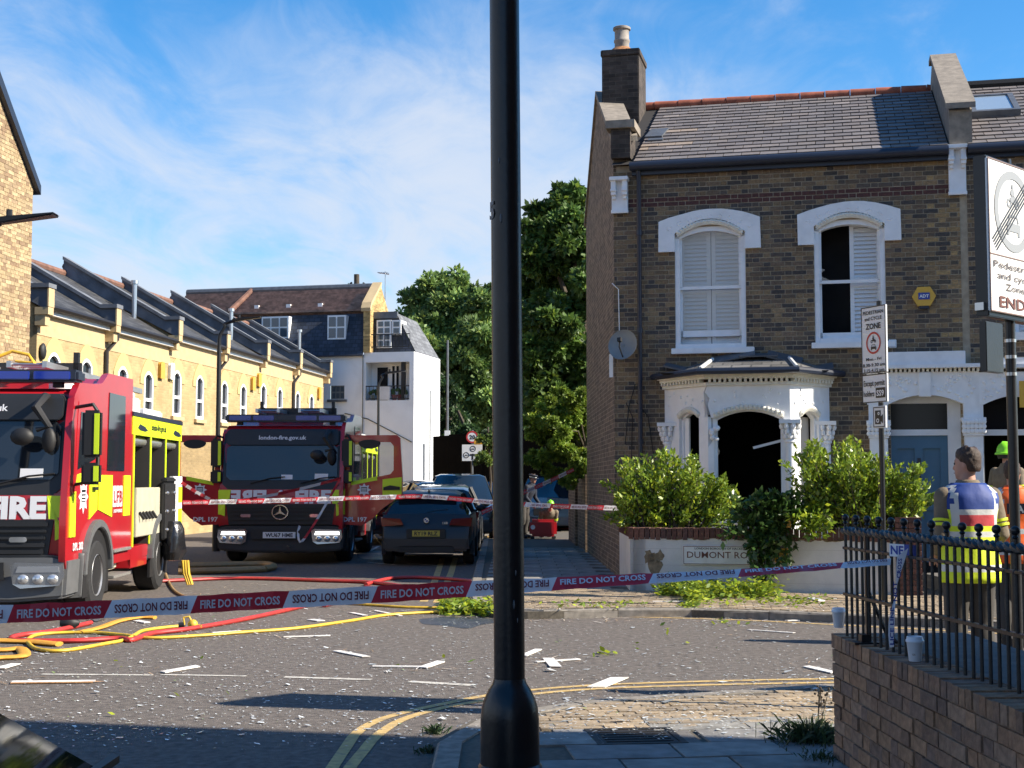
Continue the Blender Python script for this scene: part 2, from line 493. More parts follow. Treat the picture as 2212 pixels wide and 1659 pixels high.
for l in (outer, inner): strip(mb, smooth_path(G(l), 5), 0.075, 0.004)
structure(mb.build('road_marking', M_YEL, label='yellow double line along the near kerb'))
mb = MB()
strip(mb, smooth_path(G([(1075, 1328), (1180, 1331), (1400, 1334), (1600, 1340), (1840, 1352), (2212, 1372)]), 4), 0.075, 0.004)
strip(mb, smooth_path(G([(1075, 1322), (1180, 1325), (1400, 1328), (1600, 1333), (1840, 1344), (2212, 1364)]), 4), 0.075, 0.004)
for l in ([(915, 1300), (935, 1268), (946, 1236), (956, 1205)], [(944, 1302), (962, 1268), (975, 1236), (984, 1205)]): strip(mb, G(l), 0.11, 0.004)
structure(mb.build('road_marking', M_YEL, label='yellow double line along the far kerb'))
mb = MB()
for a, b, w in (((90, 1457), (330, 1459), 0.06), ((348, 1458), (532, 1461), 0.06), ((614, 1463), (802, 1469), 0.08), ((884, 1473), (1022, 1481), 0.09),
                ((795, 1215), (855, 1220), 0.08), ((880, 1217), (945, 1222), 0.08), ((800, 1190), (818, 1180), 0.08)):
    strip(mb, G([a, b]), w, 0.004)
structure(mb.build('road_marking', M_WHT, label='worn white dashes across the junction'))

M_WET = mat('wet_asphalt', (0.045, 0.042, 0.042), 0.42, var=0.35, scale=5, bump=0.4, bscale=110)
for v, mt, lb_ in (([(905, 1338), (960, 1333), (1040, 1335), (1090, 1341), (1040, 1350), (1010, 1358), (960, 1352), (915, 1348)], M_WET, 'wet stain on the road beside the fallen branch'),
                   ([(770, 1193), (830, 1190), (840, 1200), (825, 1209), (780, 1206)], M_WET, 'wet stain beside the shaded fire engine')):
    mb = MB(); P_ = smooth_path(G(v + v[:1]), 4)[:-1] if mt is M_WET else G(v); mb.poly([(p.x, p.y, .002) for p in P_]); structure(mb.build('road_patch', mt, label=lb_, fix=False))

def inside(poly, x, y):
    c = False; j = len(poly) - 1
    for i in range(len(poly)):
        a, b = poly[i], poly[j]
        if (a[1] > y) != (b[1] > y) and x < (b[0] - a[0]) * (y - a[1]) / (b[1] - a[1]) + a[0]: c = not c
        j = i
    return c
def pavement(kerb, rest, z, name_label):
    """kerb: world points along the kerb line; rest: points closing the outline"""
    poly = [(p[0], p[1]) for p in kerb] + rest
    mb = MB(); mb.prism(poly, lambda a, b, d: Vector((a, b, d)), -0.05, z - 0.012)
    return structure(mb.build('pavement', M_PAVE, label=name_label)), poly
def kerb_stones(kerb, parent, z, w=0.15, L=0.9, side=1):
    P = [Vector((p[0], p[1], 0)) for p in kerb]
    d = [0]
    for i in range(1, len(P)): d.append(d[-1] + (P[i] - P[i - 1]).length)
    def pos(s):
        for i in range(1, len(P)):
            if s <= d[i] or i == len(P) - 1:
                t = (P[i] - P[i - 1]).normalized(); return P[i - 1] + t * (s - d[i - 1]), t
    s = 0
    while s < d[-1] - 0.2:
        e = min(s + L, d[-1]); a, ta = pos(s + 0.006); b, tb = pos(e - 0.006)
        na, nb = Vector((-ta.y, ta.x, 0)) * w * side, Vector((-tb.y, tb.x, 0)) * w * side
        zz = z + R.uniform(-0.004, 0.004); c = 0.02; cz = Vector((0, 0, zz)); k = R.uniform(.85, 1.15)
        mb = MB()
        o = (a + b + na + nb) / 4; o.z = 0
        top = [a + na * 0.14, b + nb * 0.14, b + nb, a + na]
        v = [a - o, b - o, b + nb - o, a + na - o] + [p - o + Vector((0, 0, zz - c)) for p in (a, b)] + [p - o + cz for p in top]
        mb.add(v, [[0, 1, 5, 4], [4, 5, 7, 6], [6, 7, 8, 9], [1, 2, 8, 7, 5], [0, 4, 6, 9, 3], [3, 9, 8, 2]], 0)
        ob = mb.build('kerb_stone', M_KERB, parent); ob.location = o
        s = e
# ---- near pavement (foreground right)
ZN = 0.07
nk = smooth_path(G([(905, 1760), (929, 1659), (944, 1600), (968, 1580), (1043, 1546), (1169, 1522), (1290, 1507), (1404, 1499), (1553, 1494), (1610, 1488), (1781, 1475), (1900, 1468)], ZN), 3)
near_pave, npoly = pavement(nk, [(6.0, 11.3), (14, 9.5), (14, -6), (-0.3, -6)], ZN, 'footway in the foreground beside the railings')
kerb_stones(nk, near_pave, ZN, side=-1)
def lay(poly, parent, z, ang, o, cw, ch, x0, x1, y0, y1, kind, material, name, H=0.05, inset=0.17, bond=0.5, cap=300, region=None, stuff=None):
    ca, sa = math.cos(ang), math.sin(ang); sp = []
    i0 = 0; y = y0; row = 0
    while y < y1:
        x = x0 + (cw * bond if row % 2 else 0)
        while x < x1:
            w = cw
            cx, cy = x + w / 2, y + ch / 2
            wx, wy = o[0] + cx * ca - cy * sa, o[1] + cx * sa + cy * ca
            q = [(o[0] + px * ca - py * sa, o[1] + px * sa + py * ca) for px, py in ((x, y), (x + w, y), (x + w, y + ch), (x, y + ch))]
            if all(inside(poly, *p) for p in q) and (region is None or region(wx, wy)):
                g = 0.006 if ch < 0.3 else 0.008; t = [R.uniform(-0.003, 0.003) for _ in range(4)]
                dz = R.uniform(-0.003, 0.003)
                b = [(px + (g if k in (0, 3) else -g), py + (g if k < 2 else -g)) for k, (px, py) in enumerate(((x, y), (x + w, y), (x + w, y + ch), (x, y + ch)))]
                f = lambda p, zz: Vector((o[0] + p[0] * ca - p[1] * sa, o[1] + p[0] * sa + p[1] * ca, zz))
                v = [f(p, z - H) for p in b] + [f(p, z + dz + t[k]) for k, p in enumerate(b)]
                sp.append(((v, [[4, 5, 6, 7], [0, 1, 5, 4], [1, 2, 6, 5], [2, 3, 7, 6], [3, 0, 4, 7]]), brick_cols(kind), Vector((wx, wy, z))))
            x += w
        y += ch; row += 1
    pieces(sp, name, material, parent, score=lambda c: -c.y - abs(c.x) * 0.4, cap=cap, stuff=stuff)
def shrink(kerb, w, side):
    out = []
    P = [Vector((p[0], p[1], 0)) for p in kerb]
    for i, p in enumerate(P):
        t = (P[min(i + 1, len(P) - 1)] - P[max(i - 1, 0)]).normalized()
        q = p + Vector((-t.y, t.x, 0)) * w * side; out.append((q.x, q.y))
    return out
ncore = shrink(nk, 0.155, -1) + npoly[len(nk):]
SLAB_Y = 8.75                                   # flagstones up to here, block paving beyond
lay(ncore, near_pave, ZN, rad(6), (0, SLAB_Y - 0.25), 0.2, 0.1, -1.0, 6.0, -0.4, 2.6, 'paver', M_PAVER, 'paver',
    region=lambda x, y: y > SLAB_Y + 0.10 * x and x < 3.4, stuff='paver_spread')
cov = (gnd(1290, 1566, ZN), gnd(1435, 1566, ZN), gnd(1462, 1616, ZN), gnd(1300, 1616, ZN))
ccx, ccy = sum(p.x for p in cov) / 4, sum(p.y for p in cov) / 4
lay(ncore, near_pave, ZN, rad(6), (0, SLAB_Y), 0.62, 0.42, -1.0, 3.0, -5.2, 0.1, 'slab', M_SLAB, 'paving_slab', H=0.06, bond=0.4,
    region=lambda x, y: not (abs(x - ccx) < 0.38 and abs(y - ccy) < 0.36) and y > 3.4)
# utility cover
cv = thing('inspection_cover', 'black iron inspection cover set in the flagstones beside the lamp post', 'cover', (ccx, ccy, ZN), rad(6))
M_IRON = mat('cast_iron', (0.035, 0.033, 0.032), 0.6, 0.4, var=0.3, scale=20, bump=0.4, bscale=120)
M_CONC = mat('concrete_surround', (0.13, 0.12, 0.11), 0.9, var=0.2, scale=10, bump=0.2)
mb = MB(); mb.box(-0.36, 0.36, -0.33, 0.33, -0.05, -0.004); mb.build('surround', M_CONC, cv)
mb = MB()
for x0, x1, y0, y1 in ((-0.27, 0.27, 0.22, 0.26), (-0.27, 0.27, -0.26, -0.22), (-0.27, -0.23, -0.22, 0.22), (0.23, 0.27, -0.22, 0.22)): mb.box(x0, x1, y0, y1, -0.03, 0.004)
mb.build('frame', M_IRON, cv)
mb = MB(); mb.box(-0.222, 0.222, -0.212, 0.212, -0.03, -0.002); mb.build('plate', M_IRON, cv)
for i in range(5):
    mb = MB(); mb.box(-0.2, 0.2, -0.17 + i * 0.075, -0.14 + i * 0.075, -0.002, 0.003); mb.build('tread_bar', M_IRON, cv)

# ---- far pavement (by the corner house and up the side street)
ZF = 0.10
fk = G([(1061, 1085), (1055, 1120), (1042, 1168), (1030, 1210), (1016, 1262)], ZF) + G([(1012, 1280), (1030, 1304), (1075, 1316), (1140, 1319), (1300, 1316), (1451, 1314), (1505, 1316), (1650, 1320), (1797, 1326), (2212, 1344)], ZF)
fk = smooth_path(fk, 3)
far_pave, fpoly = pavement(fk, [(16, 15.2), (16, 40), (3.0, 90), (0.2, 90)], ZF, 'footway round the corner house')
kerb_stones(fk, far_pave, ZF, side=1, L=0.9)
fcore = shrink(fk, 0.155, 1) + fpoly[len(fk):]
lay(fcore, far_pave, ZF, rad(-8), (0.2, 17.0), 0.2, 0.1, -1.5, 5.2, -1.5, 3.2, 'paver', M_PAVER, 'paver', region=lambda x, y: y < 19.6 - 0.05 * x and not (x > 1.55 and y > 19.3 - 0.236 * (x - 1.64)), stuff='paver_spread')
lay(fcore, far_pave, ZF, rad(0), (0.0, 19.5), 0.6, 0.45, -1.0, 2.2, 0, 12, 'slab', M_SLAB, 'paving_slab', bond=0.5, region=lambda x, y: x < 1.62)
# drain grating in the far pavers
gr = thing('drain_grating', 'thin iron channel grating in the sunlit pavers before the corner', 'grating', gnd(1250, 1302, ZF), rad(-6))
mb = MB()
mb.box(-1.0, 0.95, -0.055, 0.055, -0.03, 0.003)
mb.build('channel', M_IRON, gr)
for i in range(20):
    mb = MB(); mb.box(-0.97 + i * 0.095, -0.92 + i * 0.095, -0.04, 0.04, 0.003, 0.008); mb.build('slot', M_IRON, gr)

# ---- litter on the road
M_GLASS = mat('glass_shard', (0.80, 0.84, 0.86), 0.22, spec=0.9, attr=True)
M_WOOD = mat('white_timber', (0.74, 0.71, 0.67), 0.6, var=0.08, scale=8, stain=(.42, .30, .20), stain_scale=5, stain_amt=.55)
M_RAWWOOD = mat('splintered_timber', (0.50, 0.27, 0.12), 0.8, var=0.3, scale=30)
# broken glass: thousands of small chips
N_ = 12000
px, py = NR.uniform(-30, 1830, N_), 1310 + 300 * NR.beta(1.0, 1.25, N_)
px2, py2 = NR.uniform(1130, 1800, 900), NR.uniform(1490, 1600, 900)
P = [gnd(a, b, 0.0) for a, b in zip(px, py)] + [gnd(a, b, ZN) for a, b in zip(px2, py2)]
V, C = [], []
cl = [Vector((R.uniform(-6, 4), R.uniform(9, 17), 0)) for _ in range(70)]
for i, p in enumerate(P):
    onpave = inside(npoly, p.x, p.y) or inside(fpoly, p.x, p.y)
    z = (ZN if inside(npoly, p.x, p.y) else ZF if onpave else 0.0) + 0.006
    if i < N_ and R.random() < 0.35:
        q = R.choice(cl); p = Vector((q.x + R.gauss(0, .5), q.y + R.gauss(0, .35), 0)); z = 0.006
        if inside(npoly, p.x, p.y): z = ZN + 0.006
        elif inside(fpoly, p.x, p.y): z = ZF + 0.006
    s = min(0.055, R.lognormvariate(math.log(0.0066), 0.62)); a0 = R.uniform(0, 6.3); tl = R.uniform(-.3, .3)
    for k in range(4):
        a = a0 + k * 1.57 + R.uniform(-.5, .5); r = s * R.uniform(.5, 1.2)
        V.append((p.x + math.cos(a) * r, p.y + math.sin(a) * r, z + math.cos(a) * r * tl + abs(tl) * s))
    k = R.choice([1.0, 1.25, 0.8, 0.5]); C.append((k, k, k) if R.random() > .015 else (0.35, 0.6, 0.15))
me = quads_mesh('broken_glass', np.array(V), len(P), M_GLASS, np.array(C))
link('broken_glass', me, label='glass fragments scattered over the road', kind='stuff')
# battens: (a, b, width, thick, raw end)
bat = [((0, 1446), (34, 1436), .09, 'broad white board lying at the left border of the road'),
       ((27, 1476), (205, 1474), .085, 'long white plank with a splintered brown edge nearest the big shadow'),
       ((349, 1455), (429, 1441), .085, 'short white board lying across the end of a worn white dash'),
       ((612, 1378), (713, 1375), .035, 'thin white slat in the middle of the road right of the yellow loop'),
       ((458, 1369), (520, 1365), .04, 'thin white slat just under the yellow nozzle'),
       ((294, 1343), (318, 1347), .08, 'small white chip of board beside the orange flat hose'),
       ((670, 1340), (694, 1343), .10, 'small white chip of board above the yellow hose'),
       ((726, 1408), (792, 1421), .07, 'white batten tilted towards the lower right, left of the angled pair'),
       ((806, 1442), (918, 1443), .05, 'long white batten of the angled pair'),
       ((912, 1445), (953, 1431), .085, 'short white board of the angled pair'),
       ((758, 1325), (789, 1331), .06, 'short white slat just below the barrier tape'),
       ((811, 1321), (866, 1332), .045, 'white slat lying over the yellow hose'),
       ((859, 1329), (913, 1325), .04, 'white slat running beside the yellow hose to the fallen branch'),
       ((1130, 1419), (1163, 1405), .07, 'white board sticking out behind the lamp post'),
       ((1158, 1432), (1251, 1426), .05, 'long arm of the white wooden cross on the road'),
       ((1184, 1424), (1201, 1443), .10, 'short arm of the white wooden cross on the road'),
       ((1290, 1486), (1337, 1467), .13, 'broad white board across the near yellow lines'),
       ((1743, 1442), (1800, 1455), .08, 'white board near the end of the brick wall'),
       ((1616, 1362), (1716, 1369), .035, 'thin dark edged slat alone on the road in front of the street sign'),
       ((1410, 1301), (1480, 1301), .045, 'white slat on the sunlit pavers by the fallen leaves'),
       ((1448, 1328), (1499, 1323), .09, 'white board at the left end of the gutter row'),
       ((1502, 1324), (1655, 1333), .05, 'longest white batten of the gutter row'),
       ((1658, 1333), (1750, 1337), .045, 'right batten of the gutter row'),
       ((1700, 1343), (1770, 1340), .04, 'white slat beyond the far cup'),
       ((1752, 1293), (1775, 1300), .10, 'white board chip against the foot of the white wall')]
for (a, b, w, lb) in bat:
    zz = ZF if (a[1] < 1312) else 0.0
    A_, B_ = gnd(*a, zz), gnd(*b, zz); c = (A_ + B_) / 2; d = B_ - A_; L_ = d.length / 2; th = R.uniform(.006, .011)
    M_ = Matrix.Rotation(R.uniform(-.01, .01), 4, 'X')
    mb = MB(); sk = R.uniform(-.5, .5) * w
    pl = [(-L_, -w / 2), (L_ - sk, -w / 2), (L_ + sk * .4, w / 2), (-L_ + sk, w / 2)]
    mb.prism(pl, lambda x, y, z: Vector((x, y, z)), 0.0, th, 0)
    if 'splinter' in lb: mb.box(-L_ * 1.0, L_ * .97, -w / 2 - .022, -w / 2, 0.0, th * .8, 1); mb.poly([(L_, -w / 2, th / 2), (L_ + .1, -w / 4, th / 2), (L_, 0, th / 2)], 1)
    o = mb.build('timber_batten', [M_WOOD, M_RAWWOOD]); tag(o, lb, 'timber', 'broken white timber on the road')
    o.location = (c.x, c.y, zz + 0.007); o.rotation_euler = (0, 0, math.atan2(d.y, d.x))

# splinters and grit in the gutters and round the boards
V, C = [], []
for i in range(900):
    if i < 420: q = gnd(R.uniform(1140, 1790), R.uniform(1316, 1346), 0)
    elif i < 560: q = gnd(R.uniform(370, 760), R.uniform(1262, 1300), 0)
    else:
        b_ = R.choice(bat); q = gnd(b_[0][0] + R.gauss(0, 40), min(1600, max(1315, b_[0][1] + R.gauss(0, 9))), 0)
    z = .012 + (ZN if inside(npoly, q.x, q.y) else ZF if inside(fpoly, q.x, q.y) else 0); a = R.uniform(0, 6.3); l, w_ = R.uniform(.015, .11), R.uniform(.002, .008); u = Vector((math.cos(a), math.sin(a), 0)); s_ = Vector((-u.y, u.x, 0))
    V += [tuple(q + u * -l + s_ * -w_ + Vector((0, 0, z))), tuple(q + u * l * .7 + s_ * -w_ * .4 + Vector((0, 0, z))), tuple(q + u * l + s_ * w_ * .2 + Vector((0, 0, z))), tuple(q + u * -l * .8 + s_ * w_ + Vector((0, 0, z)))]
    C.append(R.choice([(.75, .72, .68), (.45, .30, .18), (.30, .19, .10), (.16, .12, .09), (.6, .5, .4)]))
link('splinters', quads_mesh('splinters', np.array(V), len(C), mat('splinter', (1, 1, 1), .8, attr=True), np.array(C)), label='wood splinters lying in the gutters and on the road', kind='stuff')

# ---- hoses
M_HRED = mat('red_hose', (0.42, 0.035, 0.030), 0.45, var=0.18, scale=12, stain=(0.25, 0.03, 0.03), stain_scale=5)
M_HYEL = mat('yellow_hose', (0.66, 0.42, 0.035), 0.5, var=0.15, scale=15, stain=(0.30, 0.2, 0.06), stain_scale=9)
M_HORA = mat('orange_hose', (0.60, 0.29, 0.04), 0.6, var=0.15, scale=12)
M_HTAN = mat('tan_hose', (0.30, 0.19, 0.075), 0.6, var=0.15, scale=12)
M_STEEL = mat('steel', (0.55, 0.55, 0.55), 0.3, 0.9)
M_BLACK = mat('black_rubber', (0.012, 0.012, 0.013), 0.6)
def hose(v, r, m, name, lb, cat='hose', group=None, z=0.0, flat=.86, k=7, extra=None):
    P = smooth_path([gnd(x, y, z + r * flat) for x, y in v], k)
    o = P[0].copy(); o.z = z
    t = thing(name, lb, cat, o, 0, group)
    mb = MB(); mb.tube([p - o for p in P], r, 10, 0, flat=flat); mb.build('hose_body', m, t, smooth=True)
    return t, o, P
hose([(760, 1283), (640, 1313), (525, 1338), (410, 1358), (330, 1368), (285, 1382), (255, 1379), (160, 1384), (40, 1384), (24, 1378), (50, 1371), (110, 1364), (175, 1350), (196, 1345)], .031, M_HRED, 'fire_hose', 'thick red hose looping back at the left with a metal coupling')
t = thing('hose_coupling', 'silver branch coupling on the end of the red hose loop', 'coupling', gnd(213, 1342, 0), math.atan2(*(gnd(234, 1334) - gnd(205, 1345)).yx))
mb = MB()
for x0, x1, r in ((-.10, .02, .042), (.02, .06, .055), (.06, .13, .040), (.13, .17, .050)): mb.cyl((x0, 0, .05), (x1, 0, .05), r, n=14)
mb.build('coupling_body', M_STEEL, t, smooth=True)
mb = MB(); mb.tube([(.0, 0, .06), (.05, -.08, .07), (.12, -.09, .05)], .01, 6); mb.build('lug', M_STEEL, t)
t = thing('hose_nozzle', 'black hose nozzle lying by the red hose', 'nozzle', gnd(150, 1360, 0), 0.2)
mb = MB(); mb.lathe([(.03, 0), (.055, .05), (.07, .12), (.05, .16), (.025, .2)], (0, 0, .07), 14, M=Matrix.Rotation(1.57, 4, 'Y') @ Matrix.Translation((0, 0, -.1))); mb.build('nozzle_body', M_BLACK, t, smooth=True)
hose([(700, 1308), (760, 1292), (802, 1272), (790, 1268)], .031, M_HRED, 'fire_hose', 'short bright red hose bend reaching behind the barrier tape')
hose([(330, 1256), (395, 1253), (520, 1249), (700, 1254), (800, 1258), (880, 1268), (960, 1282)], .034, M_HRED, 'fire_hose', 'long dull red hose across the road before the two fire engines')
hose([(790, 1262), (840, 1250), (900, 1247), (990, 1252), (1075, 1262)], .034, M_HRED, 'fire_hose', 'dark red hose arching in the shade towards the lamp post')
hose([(396, 1352), (360, 1355), (310, 1362), (290, 1372), (270, 1382), (230, 1390), (140, 1405), (85, 1403), (64, 1392), (62, 1379), (95, 1369), (190, 1366), (260, 1371), (325, 1378), (430, 1373), (520, 1366), (640, 1357), (756, 1341), (830, 1329), (900, 1324), (960, 1322)], .021, M_HYEL, 'fire_hose', 'bright yellow hose looping at the left and running to the fallen branch')
hose([(735, 1303), (790, 1306), (870, 1311), (965, 1313)], .019, M_HYEL, 'fire_hose', 'yellow hose running just below the barrier tape to the fallen branch')
t = thing('hose_nozzle', 'yellow branch nozzle with a bail handle on the yellow hose', 'nozzle', gnd(398, 1360, 0), 0.1)
mb = MB(); mb.cyl((-.06, 0, .05), (.0, 0, .05), .028, n=12, mi=1); mb.ball((.09, 0, .055), .055, 12, 0); mb.tube([(0, 0, .05), (-.01, .0, .13), (.05, .0, .14), (.08, 0, .08)], .012, 6); mb.box(.1, .19, -.05, .05, .02, .05, 0)
mb.build('nozzle_body', [M_HYEL, M_BLACK], t, smooth=True)
for v, r, lb in (([(-40, 1383), (10, 1384), (70, 1386), (110, 1390), (128, 1391)], .065, 'flat orange hose folded under the yellow loop'),
                 ([(-40, 1402), (10, 1404), (42, 1401), (52, 1410), (45, 1418), (0, 1421), (-40, 1424)], .06, 'flat orange hose turning back at the left border'),
                 ([(170, 1366), (215, 1356), (255, 1342), (300, 1334), (335, 1334)], .055, 'flat orange hose lying behind the metal coupling')):
    hose(v, r, M_HORA, 'flat_hose', lb, 'hose', 'flat orange hoses at the left', flat=0.35)
hose([(352, 1212), (356, 1233), (368, 1264), (385, 1282), (415, 1291), (480, 1293)], .022, M_HTAN, 'fire_hose', 'brown hose curling down from the pump panel of the lit engine', z=0.0)
for i, v in enumerate(([(385, 1222), (450, 1221), (530, 1219), (575, 1219), (591, 1224), (570, 1229)], [(385, 1234), (450, 1233), (520, 1231), (570, 1229)])):
    hose(v, .07, M_HTAN, 'suction_hose', ('upper thick tan hose on the ground in front of the shaded engine', 'lower thick tan hose on the ground in front of the shaded engine')[i])
for i, v in enumerate(([(770, 1132), (800, 1128), (840, 1129)], [(768, 1141), (800, 1137), (840, 1138)], [(766, 1152), (800, 1148), (850, 1150)])):
    hose(v, .06, M_HTAN, 'suction_hose', ('top', 'middle', 'lowest')[i] + ' of the three tan hoses between the shaded engine and the parked car')
hose([(790, 1118), (800, 1140), (812, 1160), (828, 1180)], .02, M_BLACK, 'cable', 'thin black cable from the open engine door to the parked car', 'cable')
hose([(1015, 1136), (1060, 1135), (1110, 1136)], .05, M_HYEL, 'fire_hose', 'yellow hose between the parked car and the lamp post', z=ZF)
for i, v in enumerate(([(1012, 1166), (1040, 1150), (1075, 1147)], [(1016, 1175), (1050, 1160), (1090, 1158)])):
    hose(v, .035, M_HTAN, 'fire_hose', ('thinner back', 'front')[i] + ' olive hose over the kerb beside the parked car', z=ZF)
hose([(1195, 1136), (1225, 1133), (1243, 1134)], .05, M_HORA, 'fire_hose', 'upper orange hose between the red pump and the garden wall', z=ZF)
hose([(1195, 1143), (1225, 1142), (1250, 1143)], .035, M_HRED, 'fire_hose', 'lower red hose between the red pump and the garden wall', z=ZF)
# ================================================================== corner house
A0 = at(1328, 1040, 22.6); A0.z = 0
HR = -rad(13.3)
HF = Frame(A0, HR)
M_STOCK = mat('stock_brick', (1, 1, 1), 0.9, attr=True, var=0.28, scale=30, bump=0.5, bscale=120)
M_MORT = mat('mortar', (0.34, 0.28, 0.20), 0.95, var=0.2, scale=10)
M_GABLE = mat('gable_brick', (0.155, 0.108, 0.068), 0.92, var=0.25, scale=4, bump=0.8, bscale=90, brick=(0.225, 0.075), mortar=(0.33, 0.24, 0.16), bvar=(.55, 1.35))
M_WHITE = mat('white_paint', (0.78, 0.78, 0.78), 0.5, var=0.05, scale=6, bump=0.12, bscale=25, stain=(0.55, 0.54, 0.52), stain_scale=3.0, stain_amt=0.35)
M_CREAM = mat('cream_moulding', (0.70, 0.67, 0.58), 0.55, var=0.08, scale=12, bump=0.3, bscale=40)
M_SLATE = mat('roof_slate', (1, 1, 1), 0.62, attr=True, var=0.16, scale=9, bump=0.25, bscale=70)
M_BED = mat('roof_bed', (0.02, 0.018, 0.018), 0.9)
M_NAVY = mat('navy_fascia', (0.018, 0.024, 0.042), 0.4)
M_STONE = mat('coping_stone', (0.24, 0.205, 0.165), 0.9, var=0.25, scale=8, bump=0.5, bscale=60, stain=(0.12, 0.10, 0.08), stain_scale=4)
M_CHIM = mat('chimney_brick', (0.055, 0.043, 0.036), 0.95, var=0.3, scale=6, bump=0.9, bscale=80, brick=(0.225, 0.075), mortar=(0.085, 0.07, 0.055))
M_RIDGE = mat('ridge_terracotta', (0.30, 0.085, 0.045), 0.8, var=0.3, scale=7)
M_POT = mat('chimney_pot', (0.26, 0.23, 0.20), 0.8, var=0.2, scale=8, stain=(0.10, 0.08, 0.06), stain_scale=5)
M_LICH = mat('lichen_mortar', (0.30, 0.14, 0.06), 0.9, var=0.4, scale=18, bump=0.5)
M_LEAD = mat('lead', (0.115, 0.125, 0.14), 0.5, 0.3, var=0.2, scale=6)
M_PANE = mat('pane_glass', (0.05, 0.06, 0.07), 0.03, alpha=0.34, spec=0.8, ior=2.4)
M_DARKGL = mat('dark_glass', (0.010, 0.011, 0.013), 0.08, spec=0.25)
M_INSHADE = mat('interior_shade', (0.012, 0.0115, 0.011), 0.95, var=0.3, scale=3)  # near-black base puts the darkness of unlit rooms into the colour
M_SHUT = mat('shutter_paint', (0.74, 0.75, 0.75), 0.5)
M_BLUE = mat('blue_door', (0.055, 0.15, 0.24), 0.35, var=0.08, scale=4)
M_PLAST = mat('white_plastic', (0.75, 0.75, 0.74), 0.4)

ZE = HF.hit(1700, 334, -0.12)[1]                       # eaves
ROOF_Y, ROOF_Z = 3.45, HF.hit(1680, 216, 3.45)[1]      # ridge
TP0, TP1 = HF.hit(2052, 420, 0)[0], HF.hit(2088, 420, 0)[0]     # party parapet on the facade
W1 = TP0 + 5.3
fnF = lambda a, z, off: Vector((a, -off, z))
house = thing('brick_house', 'corner terraced house of dark brown brick with a blown out white bay window', 'house', A0, HR)
nxt = thing('brick_house', 'second brick terraced house at the right border with a roof window and an open doorway', 'house', HF.Wd((TP1, 0, 0)), HR)
fnN = lambda a, z, off: Vector((a - TP1, -off, z))

def z7(x, y): return (1404 + .2563 * x, 432 + .2563 * y)
def ht(p, y=0.0): return HF.hit(p[0], p[1], y)
WL = dict(t0=ht(z7(212, 700))[0], t1=ht(z7(806, 700))[0], z0=ht(z7(520, 1238))[1], zs=ht(z7(500, 308))[1], zt=ht(z7(500, 222))[1])
WR = dict(t0=ht(z7(1388, 700))[0], t1=ht(z7(1985, 700))[0], z0=ht(z7(1680, 1190))[1], zs=ht(z7(1680, 245))[1], zt=ht(z7(1680, 165))[1])
BL, BR = HF.hit(1436, 900, 0)[0], HF.hit(1792, 900, 0)[0]
BD = 0.80
FL, FR = HF.hit(1529, 900, -BD)[0], HF.hit(1707, 900, -BD)[0]
BZT = HF.hit(1610, 806, -BD)[1]                        # top of bay cornice
DL, DR = HF.hit(1925, 950, 0)[0], HF.hit(2076, 950, 0)[0]
DZT = HF.hit(1985, 853, -.15)[1]
holes = [(WL['t0'], WL['t1'], WL['z0'], WL['zt']), (WR['t0'], WR['t1'], WR['z0'], WR['zt']), (BL + .05, BR - .05, 0.7, BZT - .1), (DL, DR, 0.0, DZT + .05)]
hole_fn = [(lambda z, h=h: (h[0], h[1]) if h[2] < z < h[3] else None) for h in holes]
# hood areas too: nothing of a brick shows behind them
def hoodbox(pts):
    q = [ht(z7(*p), -.05) for p in pts]
    return (min(p[0] for p in q) + .03, max(p[0] for p in q) - .03, min(p[1] for p in q) + .03, max(p[1] for p in q) - .14)
HOODL = [(70, 440), (72, 185), (160, 150), (250, 125), (370, 92), (480, 75), (600, 72), (700, 82), (780, 95), (860, 118), (925, 140), (935, 400), (800, 405)]
HOODR = [(1247, 380), (1240, 125), (1330, 90), (1420, 62), (1520, 35), (1630, 15), (1720, 8), (1800, 8), (1900, 20), (2000, 42), (2110, 75), (2120, 335), (1982, 340)]
for hp in (HOODL, HOODR):
    b = hoodbox(hp); hole_fn.append(lambda z, b=b: (b[0], b[1]) if b[2] < z < b[3] else None)
GY = HF.L(at(1268, 1040, 29.7)); GL = math.hypot(GY.x, GY.y)
gdir = Vector((GY.x / GL, GY.y / GL, 0)); gin = Vector((gdir.y, -gdir.x, 0))
fnG = lambda s, z, d: gdir * s + gin * d + Vector((0, 0, z))
# ---- walls
mb = MB()
sheet_with_holes(mb, fnF, 0, TP1, 0, ZE - .02, holes, -0.012)
mb.build('wall', M_MORT, house, fix=False)
sp = brick_spans(fnF, 0.0, TP1 - 0.1, 0.9, ZE - .12, 'stock', hole_fn, g=.014, d=(-.004, -.02))
band = HF.hit(1700, 425, 0)[1]
from mathutils import noise as MN
def weather(sp):
    out = []
    for g, col, c in sp:
        k = 1.05 + .20 * MN.noise(Vector(c) * 1.1) + .18 * MN.noise(Vector(c) * 3.1 + Vector((7, 3, 1)))
        out.append((g, tuple(max(.012, x * k) for x in col), c))
    return out
sp = weather(sp)
sp = [((g), (0.085, 0.035, 0.03) if band - .08 < c.z < band + .08 else (col[0] * 1.5, col[1] * 1.45, col[2] * 1.2) if (R.random() < .5 and c.x > HF.hit(2010, 600, 0)[0]) else col, c) for g, col, c in sp]
pieces(sp, 'brick', M_STOCK, house, score=lambda c: c.x * 0.6 + (4 if c.z > 3.4 else 0) - abs(c.z - 5.2), stuff='brickwork')
mb = MB()                                              # inside shell
gx = GY.x
mb.poly([(0.05, ROOF_Y * 2, 0), (TP1, ROOF_Y * 2, 0), (TP1, ROOF_Y * 2, ZE), (0.05, ROOF_Y * 2, ZE)])
